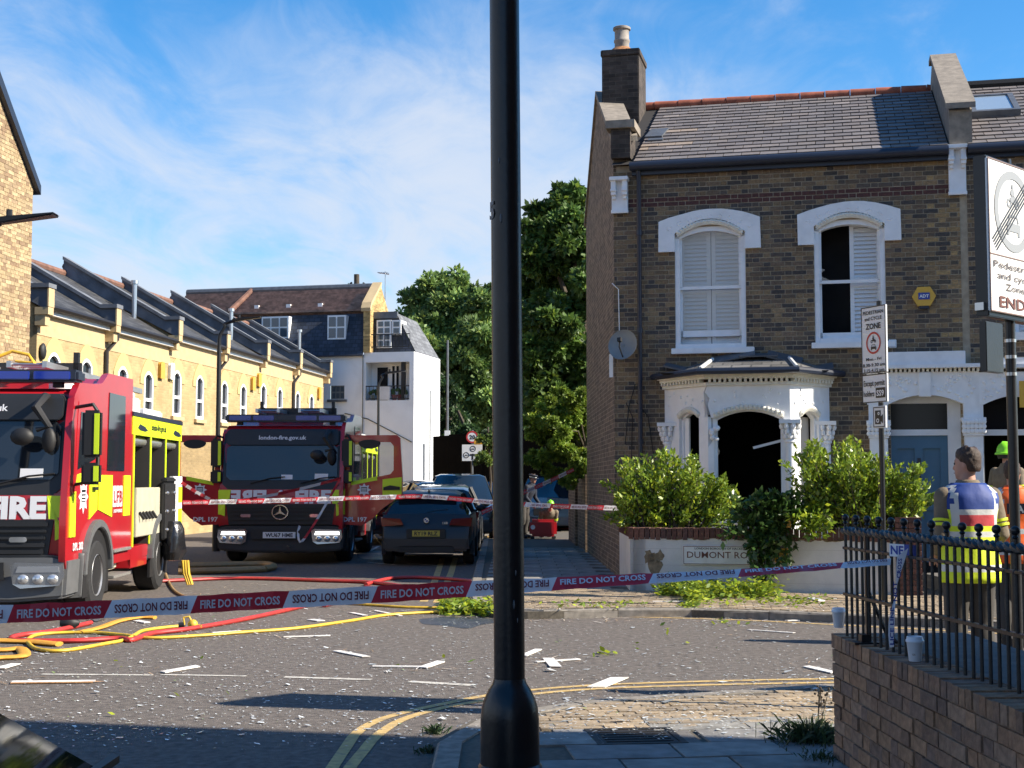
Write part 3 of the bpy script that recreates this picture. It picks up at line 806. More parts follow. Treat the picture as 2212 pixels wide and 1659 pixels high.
mb.poly([(TP1, 0.02, 0), (TP1, ROOF_Y * 2, 0), (TP1, ROOF_Y * 2, ZE), (TP1, ROOF_Y, ROOF_Z), (TP1, 0.02, ZE)])
mb.build('back_wall', M_GABLE, house, fix=False)
mb = MB()
for z in (0.35, 3.45): mb.box(0.35, TP1 - .1, 0.1, 6.5, z - .15, z)
mb.box(0.3, TP1 - .1, 3.4, 3.5, 0, ZE); mb.box(DL - .12, DL - .02, .1, 3.4, 0, 3.4)
mb.build('inner_floor', M_INSHADE, house)
gp = 0.30                                              # parapet above the roof
prof = [(0, 0), (GL, 0), (GL, ZE + .35), (GL / 2, ROOF_Z + gp), (0.0, ZE + .40)]
mb = MB(); mb.prism(prof, fnG, 0, .30); mb.build('gable_wall', M_GABLE, house)
mb = MB()
for a, b in (((-.06, ZE + .40), (GL / 2, ROOF_Z + gp)), ((GL / 2, ROOF_Z + gp), (GL + .1, ZE + .3))):
    mb.prism([a, b, (b[0], b[1] + .09), (a[0], a[1] + .09)], fnG, -.04, .40)
mb.build('gable_coping', M_STONE, house)
kn = HF.hit(1331, 262, 0)
mb = MB(); mb.box(-.02, .30, -.10, .5, ZE + .1, kn[1] - .15, 1); mb.box(-.1, .38, -.16, .55, kn[1] - .15, kn[1] - .02, 0)
mb.build('kneeler', [M_STONE, M_CHIM], house)
# ---- roof
rl = math.hypot(ROOF_Y + .15, ROOF_Z - ZE); ry, rz_ = (ROOF_Y + .15) / rl, (ROOF_Z - ZE) / rl
fnR = lambda a, s, off: Vector((a, -.15 + ry * s - rz_ * off, ZE + rz_ * s + ry * off))
def slates(parent, a0, a1, x_off, name='slate', cap=300, Lw=.29, Hh=.235):
    sp = []; nrow = int(rl / Hh)
    for r in range(nrow):
        a = a0 - (Lw / 2 if r % 2 else 0)
        while a < a1:
            s, e = max(a, a0), min(a + Lw, a1); a += Lw
            if e - s < .04: continue
            z0, z1 = r * Hh - .015 + R.uniform(-.006, .006), (r + 1) * Hh + .03
            o = R.uniform(0, .006); g = .006
            pt = lambda x, ss, off: fnR(x, ss, off) - Vector((x_off, 0, 0))
            v = [pt(s + g, z0, .012 + o), pt(e - g, z0, .012 + o), pt(s + g, z0, .026 + o), pt(e - g, z0, .026 + o), pt(s + g, z1, .0), pt(e - g, z1, .0), pt(s + g, z1, .006), pt(e - g, z1, .006)]
            col = brick_cols('slate')
            if x_off == 0 and e < a0 + 1.0 and r in (8, 3, 4) and R.random() < .6: col = (0.28, 0.22, 0.17)
            elif R.random() < .04: col = tuple(c * 1.35 for c in col)
            sp.append(((v, [[0, 1, 3, 2], [2, 3, 7, 6], [0, 2, 6, 4], [1, 5, 7, 3]]), col, pt((s + e) / 2, (z0 + z1) / 2, .01)))
    pieces(sp, name, M_SLATE, parent, score=lambda c: c.x, cap=cap, stuff='slate_rest')
slates(house, .36, TP0 - .02, 0)
mb = MB()
mb.poly([fnR(0, 0, -.03), fnR(TP1, 0, -.03), fnR(TP1, rl, -.03), fnR(0, rl, -.03)])
mb.poly([(0, ROOF_Y, ROOF_Z), (TP1, ROOF_Y, ROOF_Z), (TP1, 2 * ROOF_Y + .2, ZE), (0, 2 * ROOF_Y + .2, ZE)])
mb.build('roof', M_BED, house, fix=False)
a = HF.hit(1380, 225, 3.4)[0] - .15
while a < TP0 - .05:
    e = min(a + .45, TP0 - .02); mb = MB()
    mb.tube([Vector((a, ROOF_Y - .0, ROOF_Z + .02)), Vector((e - .01, ROOF_Y, ROOF_Z + .02))], [.095, .085], 10); mb.build('ridge_tile', M_RIDGE, house, smooth=True); a = e
# gutter and fascia
fz = HF.hit(1700, 362, 0)[1]
mb = MB(); mb.box(.32, TP0 - .02, -.10, -.02, fz - .02, ZE - .03); mb.build('fascia', M_NAVY, house)
mb = MB(); mb.tube([(.30, -.17, ZE - .07), (TP0 - .02, -.17, ZE - .07)], .075, 10); mb.build('gutter', M_NAVY, house, smooth=True)
dp = HF.hit(1382, 700, -.08)[0]
mb = MB(); mb.tube([(dp, -.14, ZE - .1), (dp, -.09, fz - .06), (dp, -.09, .8)], .038, 10)
for z in (2.2, 4.0, 5.6): mb.tube([(dp, -.09, z), (dp, -.09, z + .08)], .05, 10)
mb.build('downpipe', M_NAVY, house, smooth=True)
# brackets (parapet corbels)
def corbel(parent, t0, t1, z0, z1, xo=0.0):
    mb = MB(); mb.box(t0 - xo, t1 - xo, -.07, .02, z0, z1); mb.box(t0 - xo - .01, t1 - xo + .01, -.09, .0, z0, z0 + .06)
    mb.box(t0 - xo - .02, t1 - xo + .02, -.2, .0, z1 - .06, z1); w = (t1 - t0) * .3
    for k in (t0 - xo, t1 - xo - w):
        mb.box(k, k + w, -.16, -.05, z1 - .30, z1 - .06); mb.box(k - .008, k + w + .008, -.185, -.05, z1 - .24, z1 - .20); mb.box(k + .01, k + w - .01, -.12, -.05, z1 - .36, z1 - .30)
    mb.build('corbel', M_WHITE, parent, bevel=.006)
c0, c1 = HF.hit(1321, 385, -.07), HF.hit(1356, 460, -.07)
corbel(house, c0[0], c1[0], c1[1], c0[1])
c0, c1 = HF.hit(2048, 316, -.07), HF.hit(2088, 420, -.07)
corbel(house, c0[0], c1[0], c1[1], c0[1])
# party parapet with stone cap
mb = MB()
pp = [(-.12, ZE - .05), (ROOF_Y, ROOF_Z - .1), (2 * ROOF_Y, ZE - .1), (2 * ROOF_Y, ZE + .35), (ROOF_Y + .05, ROOF_Z + .46), (ROOF_Y - .35, ROOF_Z + .46), (-.16, ZE + .55)]
mb.prism(pp, lambda y, z, d: Vector((TP0 + d, y, z)), 0, .34); mb.build('party_parapet', M_STONE, house)
mb = MB()
for a, b in (((-.24, ZE + .56), (ROOF_Y - .35, ROOF_Z + .465)), ((ROOF_Y - .35, ROOF_Z + .465), (ROOF_Y + .06, ROOF_Z + .465))):
    mb.prism([a, b, (b[0], b[1] + .09), (a[0], a[1] + .09)], lambda y, z, d: Vector((TP0 - .05 + d, y, z)), 0, .44)
mb.build('parapet_coping', M_STONE, house)
# chimney
cy = 2.45
cx0, cx1 = HF.hit(1300, 170, cy)[0], HF.hit(1380, 170, cy)[0]
ctop, cbot = HF.hit(1340, 106, cy)[1], HF.hit(1380, 262, cy)[1]
chim = MB(); chim.box(cx0, cx1, cy, cy + .95, cbot - .3, ctop - .12); chim.box(cx0 - .02, cx1 + .02, cy - .02, cy + .97, ctop - .12, ctop)
ch = chim.build('chimney', M_CHIM, house, bevel=.015)
mb = MB(); pcx = (cx0 + cx1) / 2 - .02; mb.lathe([(.27, 0), (.24, .05), (.16, .12)], (pcx, cy + .35, ctop), 14); mb.build('flaunching', M_LICH, ch, smooth=True)
pz = HF.hit(1338, 60, cy + .35)[1]
mb = MB(); mb.lathe([(.14, ctop + .08 - pz), (.135, -.30), (.15, -.28), (.15, -.25), (.135, -.23), (.135, -.07), (.165, -.05), (.165, -.01), (.15, 0), (.11, 0), (.10, -.2)], (pcx, cy + .35, pz), 18); mb.build('chimney_pot', M_POT, ch, smooth=True)
mb = MB(); v0 = HF.hit(1355, 262, 1.2); mb.prism([(.36, 1.55), (.66, 1.55), (.72, 2.1), (.42, 2.1)], fnR, .05, .02); mb.prism([(.44, 1.3), (.70, 1.3), (.70, 1.42), (.44, 1.42)], fnR, .045, .02, 0); mb.build('lead_flashing', M_LEAD, house)

# ---- upper windows
def sash_window(W_, parent, hood, raised, missing_left, lb):
    t0, t1, z0, zs, zt = (W_[k] for k in ('t0', 't1', 'z0', 'zs', 'zt')); w = t1 - t0; tm = (t0 + t1) / 2
    f = MB(); j = .075
    f.box(t0, t0 + j, .02, .17, z0, zs + .01); f.box(t1 - j, t1, .02, .17, z0, zs + .01)
    arcp = arc(t0, t1, zs, zt - zs + .03); inn = arc(t0 + j, t1 - j, zs - .02, zt - zs - .05)
    f.prism(arcp + inn[::-1], fnF, -.02, -.17)
    f.prism(arcp + [(t1, zt + .12), (t0, zt + .12)], fnF, -.05, -.15)
    win = f.build('window', M_WHITE, parent, label=lb)
    if hood:
        q = [ht(z7(*p), -.05) for p in hood]
        inner_ = arc(t0 - .0, t1 + .0, zs + .06, zt - zs + .06)[::-1]
        poly = q + [(t1 + .0, q[-1][1])] + inner_ + [(t0 - .0, q[0][1])]
        mb = MB(); mb.prism(poly, fnF, .05, -.03); mb.build('hood', M_WHITE, win)
        # relief: raised sprigs on the hood, running along the arch
        mb = MB()
        for i in range(9):
            u = i / 8; x = t0 - .08 + (w + .16) * u; zz = zt + .155 - .17 * (2 * u - 1) ** 2
            for k in range(4):
                an = R.uniform(0, 6.3); mb.ball((x + .03 * math.cos(an), -.05, zz + .03 * math.sin(an)), .018, 8, sq=(1, .35, .7))
        mb.build('relief', M_WHITE, win, smooth=True, kind='stuff')
        mb = MB()
        pts = arc(t0 + .04, t1 - .04, zs + .03, zt - zs + .02, 20)
        for i in range(20):
            a, b = pts[i], pts[i + 1]; mb.ball(((a[0] + b[0]) / 2, -.03, (a[1] + b[1]) / 2 + .03), .045, 8, sq=(1, .8, .8))
        mb.tube([(p[0], -.025, p[1] + .0) for p in pts], .028, 6); mb.build('arch_moulding', M_CREAM, win, smooth=True)
    mb = MB(); mb.box(t0 - .06, t1 + .13, -.10, .16, z0 - .11, z0 - .02); mb.box(t0 + .0, t1 - .0, -.02, .16, z0 - .02, z0 + .05); mb.build('sill', M_WHITE, win, bevel=.006)
    zm = z0 + (zt - z0) * .50; lo = z0 + (.18 if raised else .05)
    s = MB(); s.box(t0 + j, t1 - j, .06, .10, zm - .035, zm + .015); s.box(t0 + j, t0 + j + .035, .06, .10, zm, zs + .02); s.box(t1 - j - .035, t1 - j, .06, .10, zm, zs + .02)
    s.build('upper_sash', M_WHITE, win)
    s = MB(); s.box(t0 + j, t1 - j, .11, .15, lo, lo + .10); s.box(t0 + j, t0 + j + .035, .11, .15, lo, zm); s.box(t1 - j - .035, t1 - j, .11, .15, lo, zm)
    s.build('lower_sash', M_WHITE, win)
    if not missing_left:
        for za, zb, y in ((zm, zt - .08, .08), (lo + .05, zm, .13)):
            mb = MB(); mb.poly([(t0 + j, y, za), (t1 - j, y, za), (t1 - j, y, zb), (t0 + j, y, zb)]); mb.build('pane', M_PANE, win, fix=False)
    else:
        mb = MB()
        for tri in (((0, .30), (.05, .33), (0, .36)), ((0, .10), (.09, .17), (.03, .2), (0, .26)), ((0, .0), (.16, .0), (.06, .05), (0, .1))):
            mb.poly([(t0 + j + a, .08, zm + .02 + b) for a, b in tri])
        mb.build('pane_shard', M_PANE, win, fix=False)
    for k in (0, 1):
        a0_, a1_ = (t0 + .06, tm - .006) if k == 0 else (tm + .006, t1 - .06)
        if missing_left and k == 0: continue
        for za, zb in ((z0 + .05, zm - .02), (zm + .0, zt - .03)):
            mb = MB(); y = .20; st = .065
            mb.box(a0_, a0_ + st, y, y + .03, za, zb); mb.box(a1_ - st, a1_, y, y + .03, za, zb); mb.box(a0_ + st, a1_ - st, y, y + .03, za, za + st); mb.box(a0_ + st, a1_ - st, y, y + .03, zb - st, zb)
            zz = za + st
            while zz < zb - st - .02:
                mb.add([(a0_ + st, y - .004, zz), (a1_ - st, y - .004, zz), (a1_ - st, y + .028, zz + .072), (a0_ + st, y + .028, zz + .072)], [[0, 1, 2, 3]]); zz += .066
            mb.build('shutter', M_SHUT, win, fix=False)
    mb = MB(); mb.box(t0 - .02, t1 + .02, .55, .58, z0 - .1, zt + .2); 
    mb.build('room_shade_sheet', M_INSHADE, win)  # thin sheet standing in for the shade of the room behind
sash_window(WL, house, HOODL, True, False, 'sash window with both white shutters closed')
sash_window(WR, house, HOODR, False, True, 'sash window with a smashed dark left half and one shutter')

# ---- bay window
bay = MB()
bz0, bsill = 0.35, 0.95
P_ = [Vector((BL, 0, 0)), Vector((FL, -BD, 0)), Vector((FR, -BD, 0)), Vector((BR, 0, 0))]
def pan(i):
    p, q = P_[i], P_[i + 1]; al = (q - p).normalized(); ou = Vector((al.y, -al.x, 0)); ln = (q - p).length
    return (lambda a, z, off: p + al * a + ou * off + Vector((0, 0, z))), ln
ZC = HF.hit(1610, 832, -BD)[1]                         # underside of the cornice
ZS = HF.hit(1610, 902, -BD)[1]; ZA = HF.hit(1610, 884, -BD)[1]
bayw = MB()
for i in range(3):
    fn, ln = pan(i); bayw.box(0, ln, 0, 0, 0, 0) if False else bayw.prism([(0, 0), (ln, 0), (ln, bsill), (0, bsill)], fn, 0, -.14)
bayo = bayw.build('bay_window', M_WHITE, house, label='white canted bay with its glass blown out')
jagA = [(0, 0), (.02, -.05), (-.02, -.10), (.03, -.16), (-.06, -.23), (-.055, -.30), (-.07, -.36)]   # crack line, from the top of the frieze
openings = {0: (.20, .58), 1: (.17, None), 2: (.22, .60)}
for i in range(3):
    fn, ln = pan(i)
    if i == 1: a0_, a1_ = .09, ln - .10
    elif i == 0: a0_, a1_ = ln * .34, ln * .80
    else: a0_, a1_ = ln * .25, ln * .72
    rise = ZA - ZS if i == 1 else (ZA - ZS) * .75
    zs_ = ZS + (0 if i == 1 else .02)
    left = [(0, ZC), (0, zs_)]; right = [(ln, zs_), (ln, ZC)]
    if i == 0: right = [(ln + .0, zs_), (ln - .07, ZS), (ln - .06, ZC - .22), (ln - .10, ZC - .10), (ln - .03, ZC)]
    if i == 1: left = [(.0, ZC), (-.04, ZC - .10), (.03, ZC - .2), (.0, ZC - .30), (.05, ZS)]
    poly = left + arc(a0_, a1_, zs_, rise) + right
    mb = MB(); mb.prism(poly, fn, 0, -.12); mb.build('frieze', M_WHITE, bayo)
    mb = MB()                                           # arch moulding
    pts = arc(a0_ - .0, a1_ + .0, zs_ + .02, rise, 16)
    for (a, z), (b, z2) in zip(pts[:-1], pts[1:]): mb.ball(fn((a + b) / 2, (z + z2) / 2 + .02, .01), .042, 8)
    mb.tube([fn(a, z - .01, .012) for a, z in pts], .022, 6); mb.build('arch_moulding', M_CREAM, bayo, smooth=True)
    mb = MB()                                           # low relief on the frieze
    for k in range(int(ln * 9)):
        c = fn(R.uniform(.1, ln - .1), R.uniform(ZA + .07, ZC - .05), .0); mb.ball(c, R.uniform(.015, .03), 6, sq=(1, .5, 1))
    mb.build('relief', M_WHITE, bayo, smooth=True, kind='stuff')
    # timber box frame and sashes
    fr = MB()
    for x0, x1 in ((a0_ - .02, a0_ + .05), (a1_ - .05, a1_ + .02)):
        fr.prism([(x0, bsill), (x1, bsill), (x1, zs_ + .02), (x0, zs_ + .02)], fn, -.05, -.13)
    fr.prism([(a0_ - .02, bsill), (a1_ + .02, bsill), (a1_ + .02, bsill + .06), (a0_ - .02, bsill + .06)], fn, .02, -.13)
    ar, ar2 = arc(a0_, a1_, zs_, rise), arc(a0_ + .05, a1_ - .05, zs_ - .03, rise)
    fr.prism(ar + ar2[::-1], fn, -.05, -.13)
    fw = fr.build('window_frame', M_WHITE, bayo)
    if i == 0:
        mb = MB(); zm = (bsill + zs_) / 2
        for x0, x1, za, zb in ((a0_ + .05, a1_ - .05, zm - .05, zm + .05), (a0_ + .05, a0_ + .16, bsill, zs_)): mb.prism([(x0, za), (x1, za), (x1, zb), (x0, zb)], fn, -.07, -.10)
        mb.build('sash', M_WHITE, bayo)
    if i == 2:
        mb = MB(); mb.prism([(a0_ + .05, bsill), (a1_ - .05, bsill), (a1_ - .05, zs_), (a0_ + .05, zs_)], fn, -.16, -.18); mb.build('blind', mat('blind', (.45, .40, .33), .8), bayo)
    if i == 1:                                         # jagged glass left in the putty
        mb = MB()
        for (x, z, dx, dz) in ((a0_ + .05, 2.05, .03, .16), (a1_ - .05, 1.35, -.05, .14)):
            mb.poly([fn(x, z - abs(dz) * .5, -.09), fn(x + dx, z + dz * .1, -.09), fn(x, z + abs(dz) * .5, -.09)] if abs(dz) != .13 and abs(dz) != .18 else [fn(x - abs(dx), z, -.09), fn(x + abs(dx), z, -.09), fn(x, z + dz, -.09)])
        mb.build('pane_shard', M_PANE, bayo, fix=False, kind='stuff')
    # jambs (columns sit in front of them)
    for k, (x0, x1) in enumerate(((0, a0_), (a1_, ln))):
        m_, top = M_WHITE, zs_
        mb = MB()
        if i == 1 and k == 0:                          # shattered corner: plaster torn off, brick showing
            mb.prism([(x0, bsill), (x1, bsill), (x1, 2.42), (x0 + .09, 2.36), (x0 + .06, 2.2), (x0 + .0, 2.12)], fn, -.0, -.10)
            m2 = MB(); m2.prism([(x0, bsill), (x1 - .03, bsill), (x1 - .03, zs_ + .05), (x0, zs_ + .05)], fn, -.05, -.12); m2.build('bare_brick', M_CHIM, bayo)
        else: mb.prism([(x0, bsill), (x1, bsill), (x1, top), (x0, top)], fn, -.0, -.12)
        mb.build('jamb', m_, bayo)
# cornice with dentils round the bay
def offs(o):
    r = []
    for i in range(4):
        fa, la = pan(max(i - 1, 0)); fb, lb_ = pan(min(i, 2))
        na = (fa(0, 0, 1) - fa(0, 0, 0)); nb = (fb(0, 0, 1) - fb(0, 0, 0)); n_ = (na + nb).normalized(); r.append(P_[i] + n_ * (o / max(n_.dot(na), .5)))
    r[0].y = min(r[0].y, .0); r[3].y = .0
    return r
mb = MB()
HC = BZT - ZC
for o, za, zb in ((.05, .0, .05), (.10, .10, .14), (.15, .14, .22), (.19, .22, HC - .02)):
    q = offs(o); q0 = offs(-.1)
    for i in range(3):
        mb.add([p + Vector((0, 0, z)) for z in (ZC + za, ZC + zb) for p in (q[i], q[i + 1], q0[i + 1], q0[i])], [[0, 1, 5, 4], [4, 5, 6, 7], [3, 2, 1, 0], [0, 4, 7, 3], [1, 2, 6, 5]])
mb.build('cornice', M_CREAM, bayo)
for i in range(3):
    fn, ln = pan(i); n_ = int(ln / .075)
    for k in range(n_):
        a = (k + .5) * ln / n_; mb = MB()
        if i == 0 and k == n_ - 1: continue
        mb.prism([(a - .02, ZC + .05), (a + .02, ZC + .05), (a + .02, ZC + .10), (a - .02, ZC + .10)], fn, .09, 0); mb.build('dentil', M_CREAM, bayo)
# columns at the corners
cz = HF.hit(1720, 925, -BD)[1]
for i in range(4):
    p = P_[i] + Vector((.06 if i == 0 else -.06 if i == 3 else 0, -.06 if i in (0, 3) else -.02, 0))
    if i == 1:
        mb = MB()                                       # only a torn lump of the capital is left
        for k in range(9): mb.ball(p + Vector((.10 + R.uniform(-.05, .06), -.02 + R.uniform(-.03, .03), cz + R.uniform(-.16, .05))), R.uniform(.03, .05), 8)
        mb.build('broken_capital', M_WHITE, bayo, smooth=True); continue
    col = MB(); col.lathe([(.10, bsill), (.10, bsill + .08), (.078, bsill + .10), (.072, cz - .22), (.09, cz - .21), (.09, cz - .18), (.075, cz - .16)], p, 16)
    co = col.build('column', M_WHITE, bayo, smooth=True)
    cp = MB()
    for rr, zz, nn in ((.085, -.12, 8), (.11, -.05, 8), (.135, .03, 8)):
        for k in range(nn):
            an = 2 * math.pi * (k + .5 * (nn and zz > -.1)) / nn; cp.ball(p + Vector((rr * math.cos(an), rr * math.sin(an), cz + zz)), .042, 8, sq=(1, 1, 1.3))
    cp.box(p.x - .16, p.x + .16, p.y - .16, p.y + .16, cz + .07, cz + .13); cp.lathe([(.08, -.16), (.10, .06)], p + Vector((0, 0, cz)), 12)
    cp.build('capital', M_WHITE, bayo, smooth=True)
# bay roof
q = offs(.27); e0 = BZT + .0; tz = HF.hit(1600, 774, 0)[1]
TL, TR_ = Vector((FL + .05, -.01, tz)), Vector((FR - .05, -.01, tz))
E = [p + Vector((0, 0, e0 + .02)) for p in q]; E[0].y = E[3].y = -.01
mb = MB(); mb.poly([E[1], E[2], TR_, TL]); mb.poly([E[0], E[1], TL]); mb.poly([E[2], E[3], TR_]); mb.poly([p - Vector((0, 0, .03)) for p in E][::-1])
br = mb.build('bay_roof', mat('bay_roof_slate', (.14, .135, .13), .6, var=.2, scale=5, bump=.3, bscale=50, brick=(.3, .2), mortar=(.06, .06, .06)), bayo, fix=False)
mb = MB(); mb.tube(E, .05, 8); mb.build('bay_gutter', M_NAVY, bayo, smooth=True)
mb = MB()
for a, b in ((E[1], TL), (E[2], TR_)): mb.tube([a + (b - a) * .12 + Vector((0, 0, .02)), a + (b - a) * .85 + Vector((0, 0, .02))], .032, 6)
mb.build('hip_flashing', mat('mortar_white', (.6, .6, .58), .7), bayo, smooth=True)
for k, (x, z, w, h) in enumerate(((FL - .5, tz - .16, .5, .03), (FL + .35, tz + .02, .7, .02), (FR - .5, tz + .03, .6, .02), (FR - .1, tz - .02, .55, .03), (BR - .1, tz - .2, .35, .03))):
    mb = MB(); mb.box(-w / 2, w / 2, -.16, .12, 0, h, M=Matrix.Translation((x, -.12, z)) @ Matrix.Rotation(R.uniform(-.25, .25), 4, 'Y') @ Matrix.Rotation(R.uniform(.2, .6), 4, 'X')); mb.build('lifted_lead', M_LEAD, bayo)
# dark room behind the bay, with the fallen blind rail hanging in it
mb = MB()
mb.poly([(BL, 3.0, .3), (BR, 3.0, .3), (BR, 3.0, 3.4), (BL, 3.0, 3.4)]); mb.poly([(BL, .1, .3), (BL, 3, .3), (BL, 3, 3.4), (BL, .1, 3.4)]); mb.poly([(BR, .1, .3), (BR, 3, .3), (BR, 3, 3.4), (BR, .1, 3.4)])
mb.poly([(BL, -.6, 3.3), (BR, -.6, 3.3), (BR, 3, 3.3), (BL, 3, 3.3)]); mb.build('room_lining', M_INSHADE, bayo, fix=False)
a, b = HF.hit(1630, 967, -.5), HF.hit(1690, 951, -.62)
mb = MB(); mb.box(-.24, .24, -.01, .01, -.02, .02, M=Matrix.Translation(((a[0] + b[0]) / 2, -.56, (a[1] + b[1]) / 2)) @ Matrix.Rotation(-.25, 4, 'Y')); mb.build('hanging_rail', M_SHUT, bayo)

# ---- porch
def hp(x, y, d=-.15): return HF.hit(x, y, d)
fnP = lambda a, z, off: Vector((a, -off, z))
porch = MB()
top, mid_, bot = hp(1995, 760)[1], hp(1995, 788)[1], hp(1995, 800)[1]
pl, pr = hp(1872, 780)[0], hp(2132, 780)[0]
xr = hp(2330, 780)[0]
porch.box(pl, hp(2085, 780)[0], -.22, .0, mid_, top); porch.box(pl, pr - .001, -.28, .0, mid_ - .06, mid_)
po = porch.build('porch', M_WHITE, house, bevel=.005)
for k in range(26):
    a = pl + .02 + k * (pr - pl - .04) / 26; mb = MB(); mb.box(a, a + .035, -.21, -.1, mid_ - .11, mid_ - .062); mb.build('dentil', M_CREAM, po)
def arch_front(parent, x0, x1, a0_, a1_, zt_, zs_, rise, xo, name='spandrel'):
    f = lambda a, z, off: Vector((a - xo, -off, z))
    mb = MB(); mb.prism([(x0, zt_), (x0, zs_)] + arc(a0_, a1_, zs_, rise, 12) + [(x1, zs_), (x1, zt_)], f, .15, -.02); o = mb.build(name, M_WHITE, parent)
    mb = MB()
    for k in range(70):
        u = R.random(); x = x0 + .06 + (x1 - x0 - .12) * u
        if abs(x - (a0_ + a1_) / 2) < .12: continue
        zlo = zs_ + rise * (1 - (2 * (x - a0_) / (a1_ - a0_) - 1) ** 2) if a0_ < x < a1_ else zs_
        if zt_ - zlo < .14: continue
        mb.ball((x - xo, -.15, R.uniform(zlo + .07, zt_ - .05)), R.uniform(.018, .032), 6, sq=(1.2, .6, 1))
    mb.build('relief', M_WHITE, parent, smooth=True, kind='stuff')
    mb = MB(); mb.box((a0_ + a1_) / 2 - .09 - xo, (a0_ + a1_) / 2 + .09 - xo, -.19, -.1, zs_ + rise - .03, zt_ - .01); mb.build('keystone', M_WHITE, parent, bevel=.006)
pz1, zs_ = hp(1995, 801)[1], hp(1995, 872)[1]
arch_front(po, pl, pr - .12, hp(1920, 870)[0], hp(2078, 870)[0], mid_ - .11, zs_, DZT - zs_, 0)
def pier(parent, x0, x1, zcap0, zcap1, ztop, xo):
    w = x1 - x0; xm = (x0 + x1) / 2 - xo
    mb = MB(); mb.box(x0 + w * .12 - xo, x1 - w * .12 - xo, -.17, .3, .2, zcap0); mb.box(x0 + w * .04 - xo, x1 - w * .04 - xo, -.2, .3, .2, .55); o = mb.build('pier', M_WHITE, parent, bevel=.01)
    mb = MB(); mb.box(x0 - xo, x1 - xo, -.22, .1, zcap1 - .05, zcap1); mb.box(x0 + w * .08 - xo, x1 - w * .08 - xo, -.19, .1, zcap0, zcap0 + .05)
    for rr in range(3):
        for k in range(6): mb.ball((x0 + w * (.1 + .16 * k) - xo, -.19 - rr * .012, zcap0 + .07 + rr * .07), .04, 8, sq=(1, .8, 1.1))
    mb.build('capital', M_WHITE, parent, smooth=True)
    mb = MB(); mb.box(x0 + w * .1 - xo, x1 - w * .1 - xo, -.148, .1, zcap1, ztop); mb.build('pier_head', M_WHITE, parent)
zc0, zc1 = hp(2105, 941)[1], hp(2105, 902)[1]
pier(po, hp(2077, 920)[0], hp(2130, 920)[0], zc0, zc1, zs_ + .05, 0)
pier(po, hp(1872, 925)[0], hp(1924, 925)[0], zc0 - .03, zc1 - .03, zs_ + .05, 0)
dd = MB(); zt0, zt1 = HF.hit(1985, 928, .2)[1], HF.hit(1985, 872, .2)[1]
da, db, dc = HF.hit(1922, 950, .2)[0], HF.hit(2047, 950, .2)[0], HF.hit(2082, 950, .2)[0]
dzt = HF.hit(1985, 941, .2)[1]
fr = MB(); fr.box(da - .12, da, .12, .26, .2, zt1 + .2); fr.box(db, dc + .05, .12, .26, .2, zt1 + .2); fr.box(da, db, .14, .24, dzt, zt0); fr.box(da, db, .14, .24, zt1, zt1 + .25)
dfr = fr.build('door_frame', M_WHITE, po)
mb = MB(); mb.box(da, db, .20, .21, zt0, zt1); mb.build('fanlight', M_DARKGL, dfr)
# blue door with raised stiles and recessed dark panels
m = MB(); m.box(da, db, .20, .24, .3, dzt); w = db - da
door = MB(); door.box(da, db, .22, .24, .3, dzt)
for x0, x1 in ((0, .13), (.43, .57), (.87, 1)): door.box(da + w * x0, da + w * x1, .18, .22, .3, dzt)
for z0_, z1_ in ((.3, .55), (1.15, 1.35), (dzt - .2, dzt)): door.box(da + w * .13, da + w * .43, .18, .22, z0_, z1_); door.box(da + w * .57, da + w * .87, .18, .22, z0_, z1_)
do = door.build('door', M_BLUE, po)
mb = MB(); mb.box(da + w * .47, da + w * .53, .168, .18, dzt - .75, dzt - .35); mb.build('door_plate', M_NAVY, do)
# alarm box, dish, small boxes, cables
ab = thing('alarm_box', 'yellow hexagonal alarm box with a blue badge on the brown brick wall', 'alarm box', HF.Wd((HF.hit(1996, 640, -.06)[0], 0, HF.hit(1996, 640, -.06)[1])), HR)
M_YBOX = mat('alarm_yellow', (.62, .36, .045), .4); M_BBLU = mat('badge_blue', (.02, .05, .28), .4)
mb = MB(); mb.prism([(-.17, 0), (-.09, .14), (.09, .14), (.17, 0), (.09, -.14), (-.09, -.14)], fnF, .07, .0); mb.build('case', M_YBOX, ab, bevel=.008)
mb = MB(); mb.box(-.085, .085, -.078, -.07, -.05, .055); mb.build('badge', M_BBLU, ab)
mb = MB(); letter(mb, 'ADT', (0, -.081, -.022), (1, 0, 0), (0, 0, 1), .05, bold=.03); mb.build('lettering', M_PLAST, ab, fix=False)
mb = MB(); mb.box(-.07, .07, -.06, 0, -.19, -.142); mb.build('strobe', M_NAVY, ab)
dsh = thing('satellite_dish', 'grey satellite dish on the corner of the brick house', 'satellite dish', HF.Wd((HF.hit(1346, 745, -.35)[0], -.02, HF.hit(1346, 745, -.35)[1])), HR)
M_DISH = mat('dish_grey', (.20, .22, .22), .5, var=.1, scale=5)
Md = Matrix.Translation((0, -.33, 0)) @ Matrix.Rotation(rad(78), 4, 'X') @ Matrix.Rotation(rad(-14), 4, 'Y')
mb = MB(); mb.lathe([(.0, -.04), (.10, -.03), (.19, -.008), (.245, .02), (.25, .024), (.245, .012), (.19, -.018), (.1, -.04), (0.0, -.05)], (0, 0, 0), 24, caps=False); mb.xform(Md); mb.build('reflector', M_DISH, dsh, smooth=True)
mb = MB(); mb.tube([Md @ Vector((.0, -.2, 0)), Md @ Vector((.03, -.1, .22)), Md @ Vector((.05, .0, .25))], .012, 6); mb.box(-.03, .03, -.03, .03, 0, .07, M=Md @ Matrix.Translation((.05, 0, .23))); mb.build('feed_arm', M_BLACK, dsh)
mb = MB(); mb.tube([(0, -.3, 0), (.02, -.12, -.05), (.02, .02, -.05)], .02, 8); mb.build('bracket', M_DISH, dsh)
